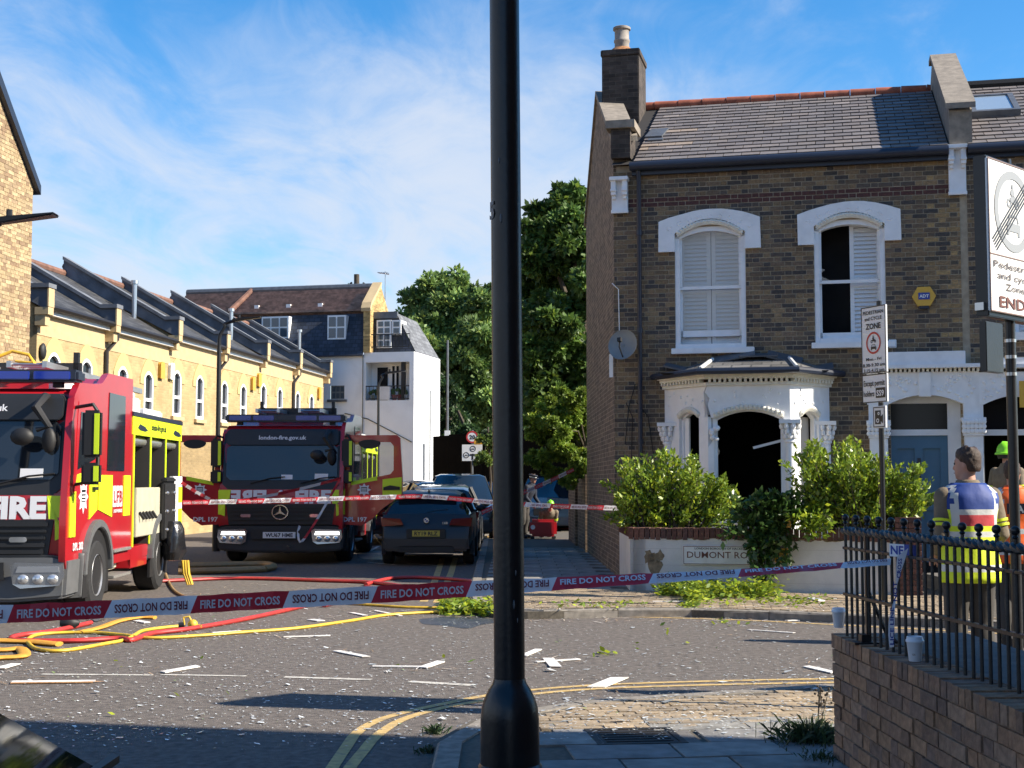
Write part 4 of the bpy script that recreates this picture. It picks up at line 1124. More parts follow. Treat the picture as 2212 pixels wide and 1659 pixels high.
tb = HF.hit(1928, 743, -.04)
t_ = thing('junction_box', 'small white box beside the pedestrian zone sign on the brick wall', 'box', HF.Wd((tb[0], 0, tb[1])), HR)
mb = MB(); mb.box(-.06, .06, -.05, 0, -.06, .07); mb.build('case', M_PLAST, t_, bevel=.008)
for (x, y0, y1) in ((1320, 765, 815),):
    p, q_ = HF.hit(x, y0, -.02), HF.hit(x, y1, -.02); mb = MB(); mb.box(p[0] - .03, p[0] + .03, -.03, -.004, q_[1], p[1]); mb.build('cable_cover', M_PLAST, house)
for k, pts in enumerate(([(1322, 612), (1336, 625), (1338, 720)], [(1352, 870), (1366, 900), (1364, 990)], [(1350, 960), (1358, 880), (1372, 830)], [(1376, 870), (1400, 900), (1412, 985)])):
    mb = MB(); mb.tube([Vector((HF.hit(x, y, -.03)[0], -.03, HF.hit(x, y, -.03)[1])) for x, y in pts], .008, 5); mb.build('cable', M_PLAST if k == 0 else M_BLACK, house)

# ================================================================== neighbour house (right border)
xo = TP1; NZ0, NZ1 = hp(2212, 718, 0)[1], hp(2212, 560, 0)[1]
nw0 = HF.hit(2190, 650, 0)[0]
nd0, nd1 = HF.hit(2126, 950, 0)[0], HF.hit(2126, 950, 0)[0] + 1.05
nh = [(nw0, nw0 + 1.15, NZ0, NZ1 + .3), (nd0, nd1, 0, DZT + .05)]
mb = MB(); sheet_with_holes(mb, fnN, TP1, W1, 0, ZE - .02, nh, -.012); mb.build('wall', M_MORT, nxt, fix=False)
sp = brick_spans(fnN, TP1 - .1 + .1, W1, 2.0, ZE - .12, 'stock', [(lambda z, h=h: (h[0], h[1]) if h[2] < z < h[3] else None) for h in nh], g=.014, d=(-.004, -.02))
pieces(weather(sp), 'brick', M_STOCK, nxt, score=lambda c: -c.x, cap=180, stuff='brickwork')
mb = MB(); mb.poly([(0, 7, 0), (W1 - xo, 7, 0), (W1 - xo, 7, ZE), (0, 7, ZE)]); mb.poly([(W1 - xo, 0, 0), (W1 - xo, 7, 0), (W1 - xo, 7, ZE), (W1 - xo, ROOF_Y, ROOF_Z), (W1 - xo, 0, ZE)]); mb.build('back_wall', M_GABLE, nxt, fix=False)
slates(nxt, TP1 + .02, TP1 + 3.2, xo, cap=200)
mb = MB(); sh = Vector((xo, 0, 0))
mb.poly([fnR(TP1, 0, -.03) - sh, fnR(W1, 0, -.03) - sh, fnR(W1, rl, -.03) - sh, fnR(TP1, rl, -.03) - sh]); mb.poly([Vector((0, ROOF_Y, ROOF_Z)), Vector((W1 - xo, ROOF_Y, ROOF_Z)), Vector((W1 - xo, 7.1, ZE)), Vector((0, 7.1, ZE))]); mb.build('roof', M_BED, nxt, fix=False)
mb = MB(); mb.tube([(0, ROOF_Y, ROOF_Z + .03), (W1 - xo, ROOF_Y, ROOF_Z + .03)], .1, 8); mb.build('ridge', M_SLATE, nxt, smooth=True)
mb = MB(); mb.box(.02, W1 - xo, -.10, -.02, fz - .02, ZE - .03); mb.build('fascia', M_NAVY, nxt)
mb = MB(); mb.tube([(.02, -.17, ZE - .07), (W1 - xo, -.17, ZE - .07)], .075, 10); mb.build('gutter', M_NAVY, nxt, smooth=True)
# roof window on the slope
def on_roof(px, py):
    o, d = HF.I @ CP, HF.I.to_3x3() @ ray(px, py); n_ = Vector((0, -rz_, ry)); p0 = fnR(0, 0, .05)
    p = o + d * ((p0 - o).dot(n_) / d.dot(n_)); return p.x, (p - fnR(p.x, 0, .05)).length
s0, s1 = on_roof(2112, 250), on_roof(2108, 216)
sx0, sx1 = s0[0] - .10, on_roof(2205, 245)[0]; ss0, ss1 = s0[1] - .02, s1[1] + .05
f_ = lambda a, s, off: fnR(a, s, off) - sh
mb = MB()
for a, b, c, d in ((sx0, sx1, ss0, ss0 + .1), (sx0, sx1, ss1 - .08, ss1), (sx0, sx0 + .09, ss0 + .1, ss1 - .08), (sx1 - .09, sx1, ss0 + .1, ss1 - .08)): mb.prism([(a, c), (b, c), (b, d), (a, d)], f_, .13, 0)
rw = mb.build('roof_window', M_LEAD, nxt)
mb = MB(); mb.prism([(sx0 + .09, ss0 + .1), (sx1 - .09, ss0 + .1), (sx1 - .09, ss1 - .08), (sx0 + .09, ss1 - .08)], f_, .11, .05); mb.build('pane', mat('roof_glass', (.25, .32, .40), .05, spec=.9), rw)
v = HF.hit(2077, 180, 3.2)
mb = MB(); mb.lathe([(.06, -.35), (.06, -.03), (.085, -.03), (.085, .02), (.05, .05)], (v[0] - xo, 3.1, v[1] + .02), 12); mb.build('flue', M_LEAD, nxt, smooth=True)
# first-floor window, left edge only in frame
WN = dict(t0=nw0, t1=nw0 + 1.15, z0=NZ0, zs=NZ1, zt=NZ1 + .12)
fr = MB(); w0 = nw0 - xo
fr.box(w0, w0 + .07, .02, .17, NZ0, NZ1 + .3); fr.box(w0 + 1.08, w0 + 1.15, .02, .17, NZ0, NZ1 + .3); fr.box(w0, w0 + 1.15, .02, .17, NZ1 + .2, NZ1 + .32); nwn = fr.build('window', M_WHITE, nxt)
mb = MB(); mb.box(w0 - .08, w0 + 1.25, -.1, .1, NZ0 - .12, NZ0); mb.build('sill', M_WHITE, nwn)
mb = MB(); mb.box(w0 + .07, w0 + 1.08, .2, .22, NZ0, NZ1 + .3)
zz = NZ0 + .05
while zz < NZ1 + .2: mb.box(w0 + .1, w0 + 1.05, .18, .2, zz, zz + .045); zz += .066
mb.build('shutter', M_SHUT, nwn)
# porch half of the neighbour
mb = MB(); nx0, nx1 = pr - xo, xr - xo
mb.box(nx0, nx1, -.22, 0, mid_ - .02, top - .12); mb.box(nx0, nx1, -.28, 0, mid_ - .08, mid_ - .02); np_ = mb.build('porch', M_WHITE, nxt, bevel=.005)
arch_front(np_, pr - .12, nd1 + .3, nd0 - .0, nd1, mid_ - .13, zs_ - .02, DZT - zs_, xo)
mb = MB(); zt0, zt1 = HF.hit(2170, 928, .2)[1], HF.hit(2170, 870, .2)[1]
mb.box(nd0 - xo, nd1 - xo, .12, .26, zt0 - .09, zt0); mb.box(nd1 - xo, nd1 - xo + .3, -.1, .26, .2, zt1 + .2); mb.build('door_frame', M_WHITE, np_)
mb = MB(); mb.box(nd0 - xo, nd1 - xo, .2, .21, zt0, zt1 + .1); mb.build('fanlight', M_DARKGL, np_)
mb = MB(); mb.box(nd0 - xo - .1, nd1 - xo + .1, 1.8, 1.85, 0, 3.2); mb.box(nd0 - xo - .1, nd0 - xo - .05, .26, 1.8, 0, 3.2); mb.box(nd1 - xo + .05, nd1 - xo + .1, .26, 1.8, 0, 3.2); mb.box(nd0 - xo - .1, nd1 - xo + .1, .26, 1.85, 3.1, 3.2); mb.build('dark_hall', M_INSHADE, np_)

# ================================================================== white garden wall with the street sign
A1 = at(1360, 1040, 19.4); A1.z = 0
WF = Frame(A1, HR)
gw = thing('garden_wall', 'white painted garden wall with a brick coping carrying the street sign', 'wall', A1, HR)
M_WWALL = mat('white_wall_paint', (.60, .58, .54), .8, var=.08, scale=4, bump=.5, bscale=45, stain=(.44, .42, .38), stain_scale=2.0, stain_amt=.45, detail=6)
M_RBRICK = mat('red_brick', (1, 1, 1), .9, attr=True, var=.28, scale=26, bump=.6, bscale=110)
M_RENDER = mat('bare_render', (.22, .165, .10), .9, var=.3, scale=20)
wt = WF.hit(1600, 1142, 0)[1]; wb = WF.hit(1600, 1163, 0)[1]; WEND = WF.hit(1985, 1160, 0)[0]
mb = MB(); mb.box(0, WEND, 0, .22, .05, wb)
cr = WF.L(A0); mb.prism([(0, .05), (2.15, .05), (2.15, wb), (0, wb)], lambda s, z, d: Vector((cr.x, cr.y, 0)).normalized() * s + Vector((d, 0, z)) + Vector((0, .0, 0)), -.001, .22)
mb.build('painted_face', M_WWALL, gw)
mb = MB(); cd = Vector((cr.x, cr.y, 0)); cl_ = cd.length; cd.normalize()
mb.prism([(2.15, .05), (cl_, .05), (cl_, wt + .05), (2.15, wt + .02)], lambda s, z, d: cd * s + Vector((d, 0, z)), 0, .22); mb.build('brick_return', M_GABLE, gw)
sp = []
a = -.02
while a < WEND:
    v = [Vector((x, y, z)) for z in (wb - R.uniform(.0, .035), wt + R.uniform(-.006, .006)) for y in (-.012 + R.uniform(-.004, .004), .23) for x in (a + .004, a + .068)]
    sp.append(((v, BOXF), brick_cols('red'), Vector((a + .035, 0, (wb + wt) / 2)))); a += .075
s = .1
while s < 2.2:
    c = cd * s; v = [c + Vector((x, y, z)) for z in (wb, wt) for y in (0, .066) for x in (-.01, .23)]; sp.append(((v, BOXF), brick_cols('red'), c + Vector((0, 0, wt)))); s += .075
pieces(sp, 'brick', M_RBRICK, gw, cap=290)
# torn paint, bare patch and drips
fnW = lambda a, z, off: Vector((a, -off, z))
def blob(cx, cz, rx, rz_b, n=14, rough=.35): return [(cx + rx * math.cos(2 * math.pi * i / n) * (1 + R.uniform(-rough, rough)), cz + rz_b * math.sin(2 * math.pi * i / n) * (1 + R.uniform(-rough, rough))) for i in range(n)]
for x, y, rx, rz_b in ((1412, 1220, .10, .13), (1402, 1203, .07, .10), (1424, 1202, .06, .08)):
    c = WF.hit(x, y, 0); mb = MB(); mb.poly([fnW(a, z, .003) for a, z in blob(c[0], c[1], rx, rz_b)]); mb.build('bare_patch', M_RENDER, gw, fix=False)
for i in range(16):
    a = R.uniform(.05, WEND - .1); mb = MB(); mb.poly([fnW(p, z, .004) for p, z in blob(a, wb - .005, R.uniform(.05, .16), R.uniform(.012, .03))]); mb.build('bare_patch', M_RENDER, gw, fix=False)
def blockline(mb, z, a0_, a1_): mb.box(a0_, a1_, -.0015, .0, z, z + .004)
mb = MB(); zz = .22
while zz < wb - .1: blockline(mb, zz, .0, WEND); zz += .225
mb.build('joint', mat('paint_joint', (.46, .44, .41), .9), gw)
# brick gate pier at the right end, behind the railings
pr_ = thing('gate_pier', 'short red brick gate pier behind the railings and the tabard man', 'pier', WF.Wd((WF.hit(1962, 1120, -.05)[0], .1, 0)), HR)
sp = []
for r in range(15):
    for k in range(4):
        v = [Vector(((-.17 + (k % 2) * .17) + e * .165, (-.17 + (k // 2) * .17) + f_ * .165, r * .075 + g * .067 + .003)) for g in (0, 1) for f_ in (0, 1) for e in (0, 1)]
        sp.append(((v, BOXF), brick_cols('red'), Vector((0, 0, r * .075))))
pieces(sp, 'brick', M_RBRICK, pr_)
# street name plate
def on_wall(x, y, d=.02): q = WF.hit(x, y, -d); return q
p0, p1 = on_wall(1475, 1178), on_wall(1660, 1222)
sg = thing('street_sign', 'white street name plate with brown letters on the painted garden wall', 'street sign', WF.Wd((p0[0], 0, p1[1])), HR)
w, h = p1[0] - p0[0], p0[1] - p1[1]
M_SIGNW = mat('sign_white', (.70, .68, .64), .45, var=.05, scale=6, stain=(.45, .40, .33), stain_scale=5, stain_amt=.3)
M_BROWN = mat('sign_brown', (.14, .045, .025), .5); M_SBLK = mat('sign_black', (.014, .014, .016), .45)
mb = MB(); mb.box(0, w, -.025, -.004, 0, h); mb.build('plate', M_SIGNW, sg, bevel=.003)
mb = MB()
for a, b, c, d in ((.008, w - .008, .008, .016), (.008, w - .008, h - .016, h - .008), (.008, .016, .016, h - .016), (w - .016, w - .008, .016, h - .016)): mb.box(a, b, -.0265, -.024, c, d)
mb.build('border', M_BROWN, sg)
mb = MB(); letter(mb, 'LONDON BOROUGH OF HACKNEY', (w * .14, -.0275, h * .80), (1, 0, 0), (0, 0, 1), h * .11, anchor='l', width=w * .62, bold=.02); mb.build('small_lettering', M_SBLK, sg, fix=False)
mb = MB(); letter(mb, 'DUMONT ROAD', (w * .05, -.0275, h * .36), (1, 0, 0), (0, 0, 1), h * .34, anchor='l', width=w * .88, bold=.008); mb.build('lettering', M_BROWN, sg, fix=False)
mb = MB(); letter(mb, 'N16', (w * .80, -.0275, h * .10), (1, 0, 0), (0, 0, 1), h * .17, anchor='c', bold=.02); mb.build('lettering', M_SBLK, sg, fix=False)
p0, p1 = on_wall(1673, 1184), on_wall(1703, 1214)
hy = thing('hydrant_sign', 'square yellow hydrant plate with a black letter H', 'hydrant sign', WF.Wd((p0[0], 0, p1[1])), HR)
w, h = p1[0] - p0[0], p0[1] - p1[1]
mb = MB(); mb.box(0, w, -.02, -.004, 0, h); mb.build('plate', mat('hydrant_yellow', (.62, .38, .03), .45, stain=(.4, .25, .05), stain_scale=12), hy, bevel=.003)
mb = MB()
for a, b, c, d in ((.26, .34, .18, .82), (.66, .74, .18, .82), (.34, .66, .47, .53)): mb.box(w * a, w * b, -.0225, -.02, h * c, h * d)
mb.build('lettering', M_SBLK, hy)
# brown padlocked tag on the ivy
t_ = thing('tag', 'small ochre tag hanging in the ivy above the hydrant plate', 'tag', WF.Wd((on_wall(1701, 1128)[0], -.12, on_wall(1701, 1128)[1])), HR)
mb = MB(); mb.box(-.05, .05, -.015, .015, -.07, .05); mb.build('body', M_YBOX, t_, bevel=.008); mb = MB(); mb.tube([(-.02, 0, .05), (-.02, 0, .1), (.02, 0, .1), (.02, 0, .05)], .008, 6); mb.build('loop', M_STEEL, t_)
# ================================================================== house beside the camera: its shade lies over the foreground
M_DULL = mat('dull_brick', (.20, .13, .09), .9, var=.2, scale=4, brick=(.225, .075), bump=.5)
hs = thing('brick_house', 'brick house beside the railings to the right of the frame, shading the foreground', 'house', (5.2, 7.30, 0), math.atan2(SUN_H.y, SUN_H.x))
mb = MB(); mb.box(0, 12, -16, 0, 0, 8.4); mb.build('wall', M_DULL, hs)
mb = MB(); mb.prism([(-16.3, 8.402), (.3, 8.402), (-8, 12)], lambda y, z, d: Vector((d, y, z)), -.2, 12.2); mb.build('roof', M_SLATE, hs)

# ================================================================== left brick building (gable end)
TRZ = rad(82.9)
A2 = at(57, 1040, 27.0); A2.z = 0
LF = Frame(A2, TRZ)
M_YELB = mat('yellow_stock_brick', (1, 1, 1), .9, attr=True, var=.25, scale=18, bump=.4, bscale=90)
M_YMORT = mat('yellow_mortar', (.34, .24, .125), .95, var=.1)
lb = thing('brick_building', 'tall yellow stock brick gable end at the left border', 'house', A2, TRZ)
za, zb = LF.hit(60, 400)[1], LF.hit(2, 218)[1]
xa = LF.hit(2, 218)[0]; sl = (zb - za) / (0 - xa)
gpoly = [(-7, 0), (0, 0), (0, za), (-3.0, za + sl * 3.0), (-6, za), (-7, za)]
mb = MB(); mb.prism(gpoly, fnF, -.012, -7); mb.build('wall', M_YMORT, lb)
sp = brick_spans(fnF, -2.2, 0.0, 2.4, za + 3.4, 'yellow', [lambda z: (-9, 0) if z > za + sl * 3 else ((0 - (z - za) / sl, .1) if z > za else None)], g=.008, d=(-.006, -.02))
pieces(sp, 'brick', M_YELB, lb, score=lambda c: c.x * 2 - abs(c.z - 6.5) * .3, stuff='brickwork')
mb = MB(); mb.prism([(.12, za - .12), (.12, za + .06), (-3.0, za + sl * 3.0 + .3), (-3.0, za + sl * 3.0 + .02)], fnF, .1, -7.1); mb.build('roof', M_NAVY, lb)
mb = MB(); mb.prism([(-.02, 2.4), (.05, 2.4), (.05, 3.4), (-.02, 3.4)], fnF, .02, -.1); mb.build('quoin', M_YMORT, lb)

# ================================================================== yellow brick terrace
A3 = at(72, 1040, 32.0); A3.z = 0
TF = Frame(A3, TRZ)
M_TBR = mat('terrace_brick', (.42, .30, .145), .88, var=.12, scale=2, stain=(.33, .225, .10), stain_scale=.7, stain_amt=.5, bump=.6, bscale=60, brick=(.225, .075), mortar=(.46, .34, .18), bvar=(.86, 1.12))
M_TCR = mat('terrace_cream', (.48, .36, .20), .8, var=.08, scale=4)
M_TARCH = mat('terrace_arch', (.44, .36, .165), .8, var=.05, scale=5)
M_TSL = mat('terrace_slate', (.055, .055, .058), .7, var=.3, scale=5, bump=.5, bscale=30, brick=(.3, .2), mortar=(.02, .02, .02))
M_PARA = mat('parapet_render', (.125, .135, .155), .9, var=.3, scale=2.5, bump=.2)
M_TRIDGE = mat('terrace_ridge', (.17, .085, .06), .85, var=.3, scale=4)
M_UPVC = mat('white_upvc', (.78, .78, .78), .4)
M_BROWNP = mat('brown_pipe', (.015, .012, .011), .5)
M_BELL = mat('bell_box_yellow', (.60, .33, .05), .5)
def z3(x, y): return (x * .3418, 513 + y * .3418)
bx = [0.0] + [TF.hit(x, 800)[0] for x in (228, 366, 472, 561, 633, 699)]
eav = [((87, 660), (239, 703)), ((246, 706), (367, 735)), ((372, 723), (472, 750)), ((485, 752), (560, 774)), ((565, 764), (632, 788)), ((639, 786), (699, 803))]
ez = [sum(TF.hit(x, y, -.1)[1] for x, y in e) / 2 for e in eav]
pk = TF.hitx(121, 556, bx[2]); RD, RS = pk[0] - .3, (pk[1] - .45 - ez[2]) / (pk[0] - .3)
RS = (pk[1] - .52 - ez[2]) / RD; RD = min(max(RD, 3.0), 6.5); RS = min(max(RS, .45), .95)
# windows: (px centre, py top of frame)
wins = [(340, 725), (547, 765), (775, 812), (938, 845), (1118, 838), (1262, 870), (1418, 905), (1537, 925), (1664, 922), (1768, 945), (1880, 970), (1968, 990)]
names = ['first yellow brick terraced house beside the stock brick gable', 'second yellow brick terraced house above the lit fire engine', 'third yellow brick terraced house with the white alarm box',
         'fourth yellow brick terraced house behind the street lamp', 'fifth yellow brick terraced house above the shaded fire engine', 'last yellow brick terraced house beside the white building']
ww, wh = .62, 1.50
tb = TF.hit(*z3(1095, 1000))[0], TF.hit(*z3(1145, 1000))[0]
ww = abs(tb[1] - tb[0]) * 1.05
wh = TF.hit(*z3(1120, 838))[1] - TF.hit(*z3(1120, 1132))[1]
for i in range(6):
    x0, x1 = bx[i], bx[i + 1]; E_ = ez[i]; W_ = x1 - x0
    h = thing('terraced_house', names[i], 'house', TF.Wd((x0, 0, 0)), TRZ, 'yellow brick terraced houses')
    cs = []
    for k in (0, 1):
        p = z3(*wins[2 * i + k]); q = TF.hit(*p); cs.append((q[0] - x0, q[1]))
    hl = [(c - ww / 2, c + ww / 2, t - wh, t) for c, t in cs]
    mb = MB(); sheet_with_holes(mb, fnF, 0, W_, 0, E_ - .65, hl, 0); mb.build('wall', M_TBR, h, fix=False)
    mb = MB(); mb.poly([(0, 8, 0), (W_, 8, 0), (W_, 8, E_), (0, 8, E_)]); mb.poly([(0, 0, 0), (0, 8, 0), (0, 8, E_), (0, RD, E_ + RD * RS), (0, 0, E_)]); mb.poly([(W_, 0, 0), (W_, 8, 0), (W_, 8, E_), (W_, RD, E_ + RD * RS), (W_, 0, E_)])
    mb.build('end_wall', M_TBR, h, fix=False)
    mb = MB(); mb.box(0, W_, -.015, .1, E_ - .65, E_ - .02); mb.build('frieze_band', M_TCR, h)
    mb = MB(); mb.poly([(0, -.25, E_), (W_, -.25, E_), (W_, RD, E_ + RD * RS + .2), (0, RD, E_ + RD * RS + .2)]); mb.poly([(0, RD, E_ + RD * RS + .2), (W_, RD, E_ + RD * RS + .2), (W_, 2 * RD, E_), (0, 2 * RD, E_)]); rf = mb.build('roof', M_TSL, h, fix=False)
    mb = MB(); mb.tube([(0, RD, E_ + RD * RS + .24), (W_, RD, E_ + RD * RS + .24)], .11, 8); mb.build('ridge', M_TRIDGE, h, smooth=True)
    mb = MB(); mb.box(.1, W_ - .1, -.16, -.02, E_ - .16, E_ - .02); mb.build('fascia', M_UPVC, h)
    mb = MB(); mb.tube([(.1, -.25, E_ + .0), (W_ - .1, -.25, E_ + .0)], .07, 6); mb.build('gutter', M_BROWNP, h)
    # party parapet on the far side
    def para(xw, EE):
        m = MB(); pr_ = [(-.3, EE - .1), (RD, EE + RD * RS - .1), (RD, EE + RD * RS + .42), (.15, EE + .42), (-.3, EE + .42)]
        m.prism(pr_, lambda y, z, d: Vector((xw + d, y, z)), -.13, .13); m.build('party_parapet', M_PARA, h)
        m = MB(); m.prism([(.1, EE + .42), (RD, EE + RD * RS + .42), (RD, EE + RD * RS + .52), (.1, EE + .52)], lambda y, z, d: Vector((xw + d, y, z)), -.2, .2); m.prism([(-.36, EE + .42), (.1, EE + .42), (.1, EE + .52), (-.36, EE + .52)], lambda y, z, d: Vector((xw + d, y, z)), -.2, .2)
        m.build('parapet_coping', M_PARA, h)
        m = MB(); m.box(xw - .15, xw + .15, -.34, -.302, EE - .02, EE + .42); m.box(xw - .12, xw + .12, -.25, -.0, EE - .45, EE - .2); m.box(xw - .14, xw + .14, -.33, -.0, EE - .2, EE - .03); m.build('corbel', M_TCR, h)
    if i == 0: para(0.0, E_)
    para(W_, max(E_, ez[i + 1]) if i < 5 else E_)
    for k, (c, t) in enumerate(cs):
        zb_ = t - wh; zs2 = t - ww * .30
        m = MB(); f = .095
        m.box(c - ww / 2, c - ww / 2 + f, -.02, .06, zb_, zs2); m.box(c + ww / 2 - f, c + ww / 2, -.02, .06, zb_, zs2); m.box(c - ww / 2 + f, c + ww / 2 - f, -.02, .06, zb_, zb_ + f); m.box(c - ww / 2 + f, c + ww / 2 - f, -.02, .06, zb_ + wh * .38, zb_ + wh * .38 + .09)
        m.prism(arc(c - ww / 2, c + ww / 2, zs2, t - zs2) + arc(c - ww / 2 + f, c + ww / 2 - f, zs2, t - zs2 - .09)[::-1], fnF, .02, -.06)
        wn_ = m.build('window', M_UPVC, h)
        m = MB(); m.prism([(c - ww / 2 + f, zb_)] + arc(c - ww / 2 + f, c + ww / 2 - f, zs2, t - zs2 - .05)[::1] + [(c + ww / 2 - f, zb_)], fnF, -.05, -.09); m.build('pane', M_DARKGL, wn_)
        a2 = ww * .5 + .28
        m = MB(); m.prism([(c - a2, zs2 - .18), (c - a2, zs2)] + arc(c - a2, c + a2, zs2 + .02, t - zs2 + .34) + [(c + a2, zs2), (c + a2, zs2 - .18), (c + ww / 2, zs2 - .18)] + arc(c - ww / 2, c + ww / 2, zs2, t - zs2)[::-1] + [(c - ww / 2, zs2 - .18)], fnF, .025, -.02); m.build('arch', M_TARCH, wn_)
        m = MB(); m.box(c - ww / 2 - .12, c + ww / 2 + .12, -.09, .02, zb_ - .11, zb_); m.build('sill', M_TCR, wn_)
    if i in (0, 2, 4):
        m = MB(); xp = W_ - .1; m.tube([(xp + .3, -.22, E_ - .05), (xp + .3, -.22, E_ - .35), (xp, -.07, E_ - .7), (xp, -.07, 0.3)], .055, 8); m.build('downpipe', M_BROWNP, h, smooth=True)
    m = MB(); m.prism([(1.2, 1.8), (2.0, 1.8), (2.0, 2.7), (1.2, 2.7)], lambda a, s, d: Vector((a, s, E_ + (s + .25) * (RS * RD + .2) / (RD + .25) + d)), .02, .1); m.build('roof_window', M_LEAD, h)
    if i in (1, 3, 5):
        m = MB(); m.cyl((W_ - .5, .9, E_ + .5), (W_ - .5, .9, E_ + 1.7), .07, n=10); m.lathe([(.11, 0), (.11, .1)], (W_ - .5, .9, E_ + 1.65), 10); m.build('flue', M_STEEL, h)
for i, (x, y, c, nm) in enumerate(((1010, 842, M_BELL, 'yellow alarm box between the third house windows'), (1072, 848, M_PLAST, 'white alarm box on the third yellow terraced house'), (1590, 925, M_BELL, 'lower yellow alarm box of the pair on the fourth house'), (1628, 902, M_BELL, 'upper yellow alarm box of the pair on the terrace'), (2010, 985, M_BELL, 'yellow alarm box on the last terraced house'))):
    q = TF.hit(*z3(x, y)); t_ = thing('alarm_box', nm, 'alarm box', TF.Wd((q[0], 0, q[1])), TRZ)
    mb = MB(); mb.prism([(-.15, -.22), (.15, -.22), (.15, .18), (.10, .24), (-.10, .24), (-.15, .18)], fnF, .1, .0); mb.build('case', c, t_, bevel=.01)
q = TF.hit(*z3(256, 720)); t_ = thing('wall_lamp', 'dark oval bulkhead lamp left of the first terrace window', 'wall lamp', TF.Wd((q[0], 0, q[1])), TRZ)
mb = MB(); mb.ball((0, -.06, 0), .2, 12, sq=(.6, .35, 1)); mb.build('case', M_BLACK, t_, smooth=True)

# ================================================================== white apartment building at the street end
A4 = at(893, 1040, 58.0); A4.z = 0
BFm = Frame(A4, HR)
ab = thing('apartment_building', 'white rendered building with navy slate mansard and two balconies', 'building', A4, HR)
M_REND = mat('white_render', (.78, .79, .80), .85, var=.06, scale=.8, stain=(.46, .46, .46), stain_scale=.7, stain_amt=.4, detail=8)
M_MANS = mat('mansard_slate', (.030, .038, .058), .65, var=.25, scale=3, bump=.4, bscale=20, brick=(.25, .18), mortar=(.012, .014, .02))
M_PANT = mat('pantile', (.26, .165, .125), .9, var=.35, scale=5, stain=(.10, .065, .05), stain_scale=2, stain_amt=.6)
M_GBR = mat('gable_stock', (.40, .27, .11), .9, var=.35, scale=2.5, bump=.5, bscale=30, brick=(.225, .075))
bh = lambda x, y, d=0: BFm.hit(x, y, d)
xl = bh(660, 800)[0]; xm = bh(786, 800)[0]; ztop = bh(860, 760)[1]
zL = bh(700, 768)[1]; b0, b1 = bh(790, 783), bh(884, 864)
mb = MB()
hl = [(b0[0], b1[0], b1[1], b0[1]), (bh(714, 832)[0], bh(744, 832)[0], bh(730, 862)[1], bh(730, 833)[1])]
sheet_with_holes(mb, fnF, xl, 0, 0, zL, [hl[0], hl[1]], 0)
sheet_with_holes(mb, fnF, xm, 0, zL, ztop, [hl[0]], 0)
dpt = BFm.L(at(946, 1040, 61.8)).y
mb.poly([(0, 0, 0), (0, dpt, 0), (0, dpt, ztop), (0, 0, ztop)]); mb.poly([(0, dpt, 0), (xl, dpt, 0), (xl, dpt, ztop), (0, dpt, ztop)]); mb.poly([(xm, 0, ztop), (0, 0, ztop), (0, dpt, ztop), (xm, dpt, ztop)])
mb.build('wall', M_REND, ab, fix=False)
# balcony recess
m = MB(); x0, x1, z0, z1 = b0[0], b1[0], b1[1], b0[1]; dp_ = .8
m.poly([(x0, dp_, z0), (x1, dp_, z0), (x1, dp_, z1), (x0, dp_, z1)]); m.poly([(x0, 0, z0), (x1, 0, z0), (x1, dp_, z0), (x0, dp_, z0)]); m.poly([(x0, 0, z1), (x1, 0, z1), (x1, dp_, z1), (x0, dp_, z1)]); m.poly([(x0, 0, z0), (x0, dp_, z0), (x0, dp_, z1), (x0, 0, z1)]); m.poly([(x1, 0, z0), (x1, dp_, z0), (x1, dp_, z1), (x1, 0, z1)])
m.build('balcony_recess', M_REND, ab, fix=False)
def rail(z, h_, xa_, xb_, y, nm):
    o = MB(); o.box(xa_, xb_, y - .03, y + .01, z + h_ - .04, z + h_); o.box(xa_, xb_, y - .03, y + .01, z + .05, z + .09); ob = o.build('balcony_rail', M_BLACK, ab)
    k = xa_
    while k < xb_: 
        o = MB(); o.box(k, k + .022, y - .02, y, z + .09, z + h_ - .04); o.build('baluster', M_BLACK, ob); k += .16
rail(z0, .62, x0, x1, .03, 'lower'); zt = bh(850, 752)[1]; rail(zt, .62, xm + .08, -.2, .06, 'upper')
m = MB(); m.box(bh(816, 800, .8)[0], bh(838, 800, .8)[0], dp_ - .05, dp_ - .01, z0, z0 + 1.45); m.build('door', M_DARKGL, ab)
m = MB(); wx0, wx1 = bh(846, 800, .8)[0], bh(864, 800, .8)[0]; m.box(wx0, wx1, dp_ - .06, dp_ - .01, z0 + .45, z0 + 1.55); w_ = m.build('window', M_UPVC, ab)
for k in (0, 1): m = MB(); m.box(wx0 + .05 + k * (wx1 - wx0) / 2, wx0 + (k + 1) * (wx1 - wx0) / 2 - .03, dp_ - .07, dp_ - .061, z0 + .5, z0 + 1.5); m.build('pane', M_DARKGL, w_)
m = MB(); m.box(bh(818, 830)[0], bh(842, 830)[0], -.02, .0, z0 + .02, z0 + .58); m.build('balcony_cloth', mat('cloth_white', (.62, .60, .58), .9, var=.1, scale=3), ab)
for k, (px, c) in enumerate(((802, (.22, .26, .22)), (860, (.25, .06, .05)), (872, (.5, .5, .5)), (848, (.35, .12, .1)))):
    x = bh(px, 850)[0]; m = MB(); m.lathe([(.09, 0), (.13, .22)], (x, .25, z0 + .02), 8)
    for j in range(7): m.ball((x + R.uniform(-.12, .12), .25 + R.uniform(-.1, .1), z0 + .3 + R.uniform(0, .15)), .08, 6, 1)
    m.build('plant_pot', [mat('pot%d' % k, c, .8), mat('pot_leaf', (.05, .10, .03), .8)], ab)
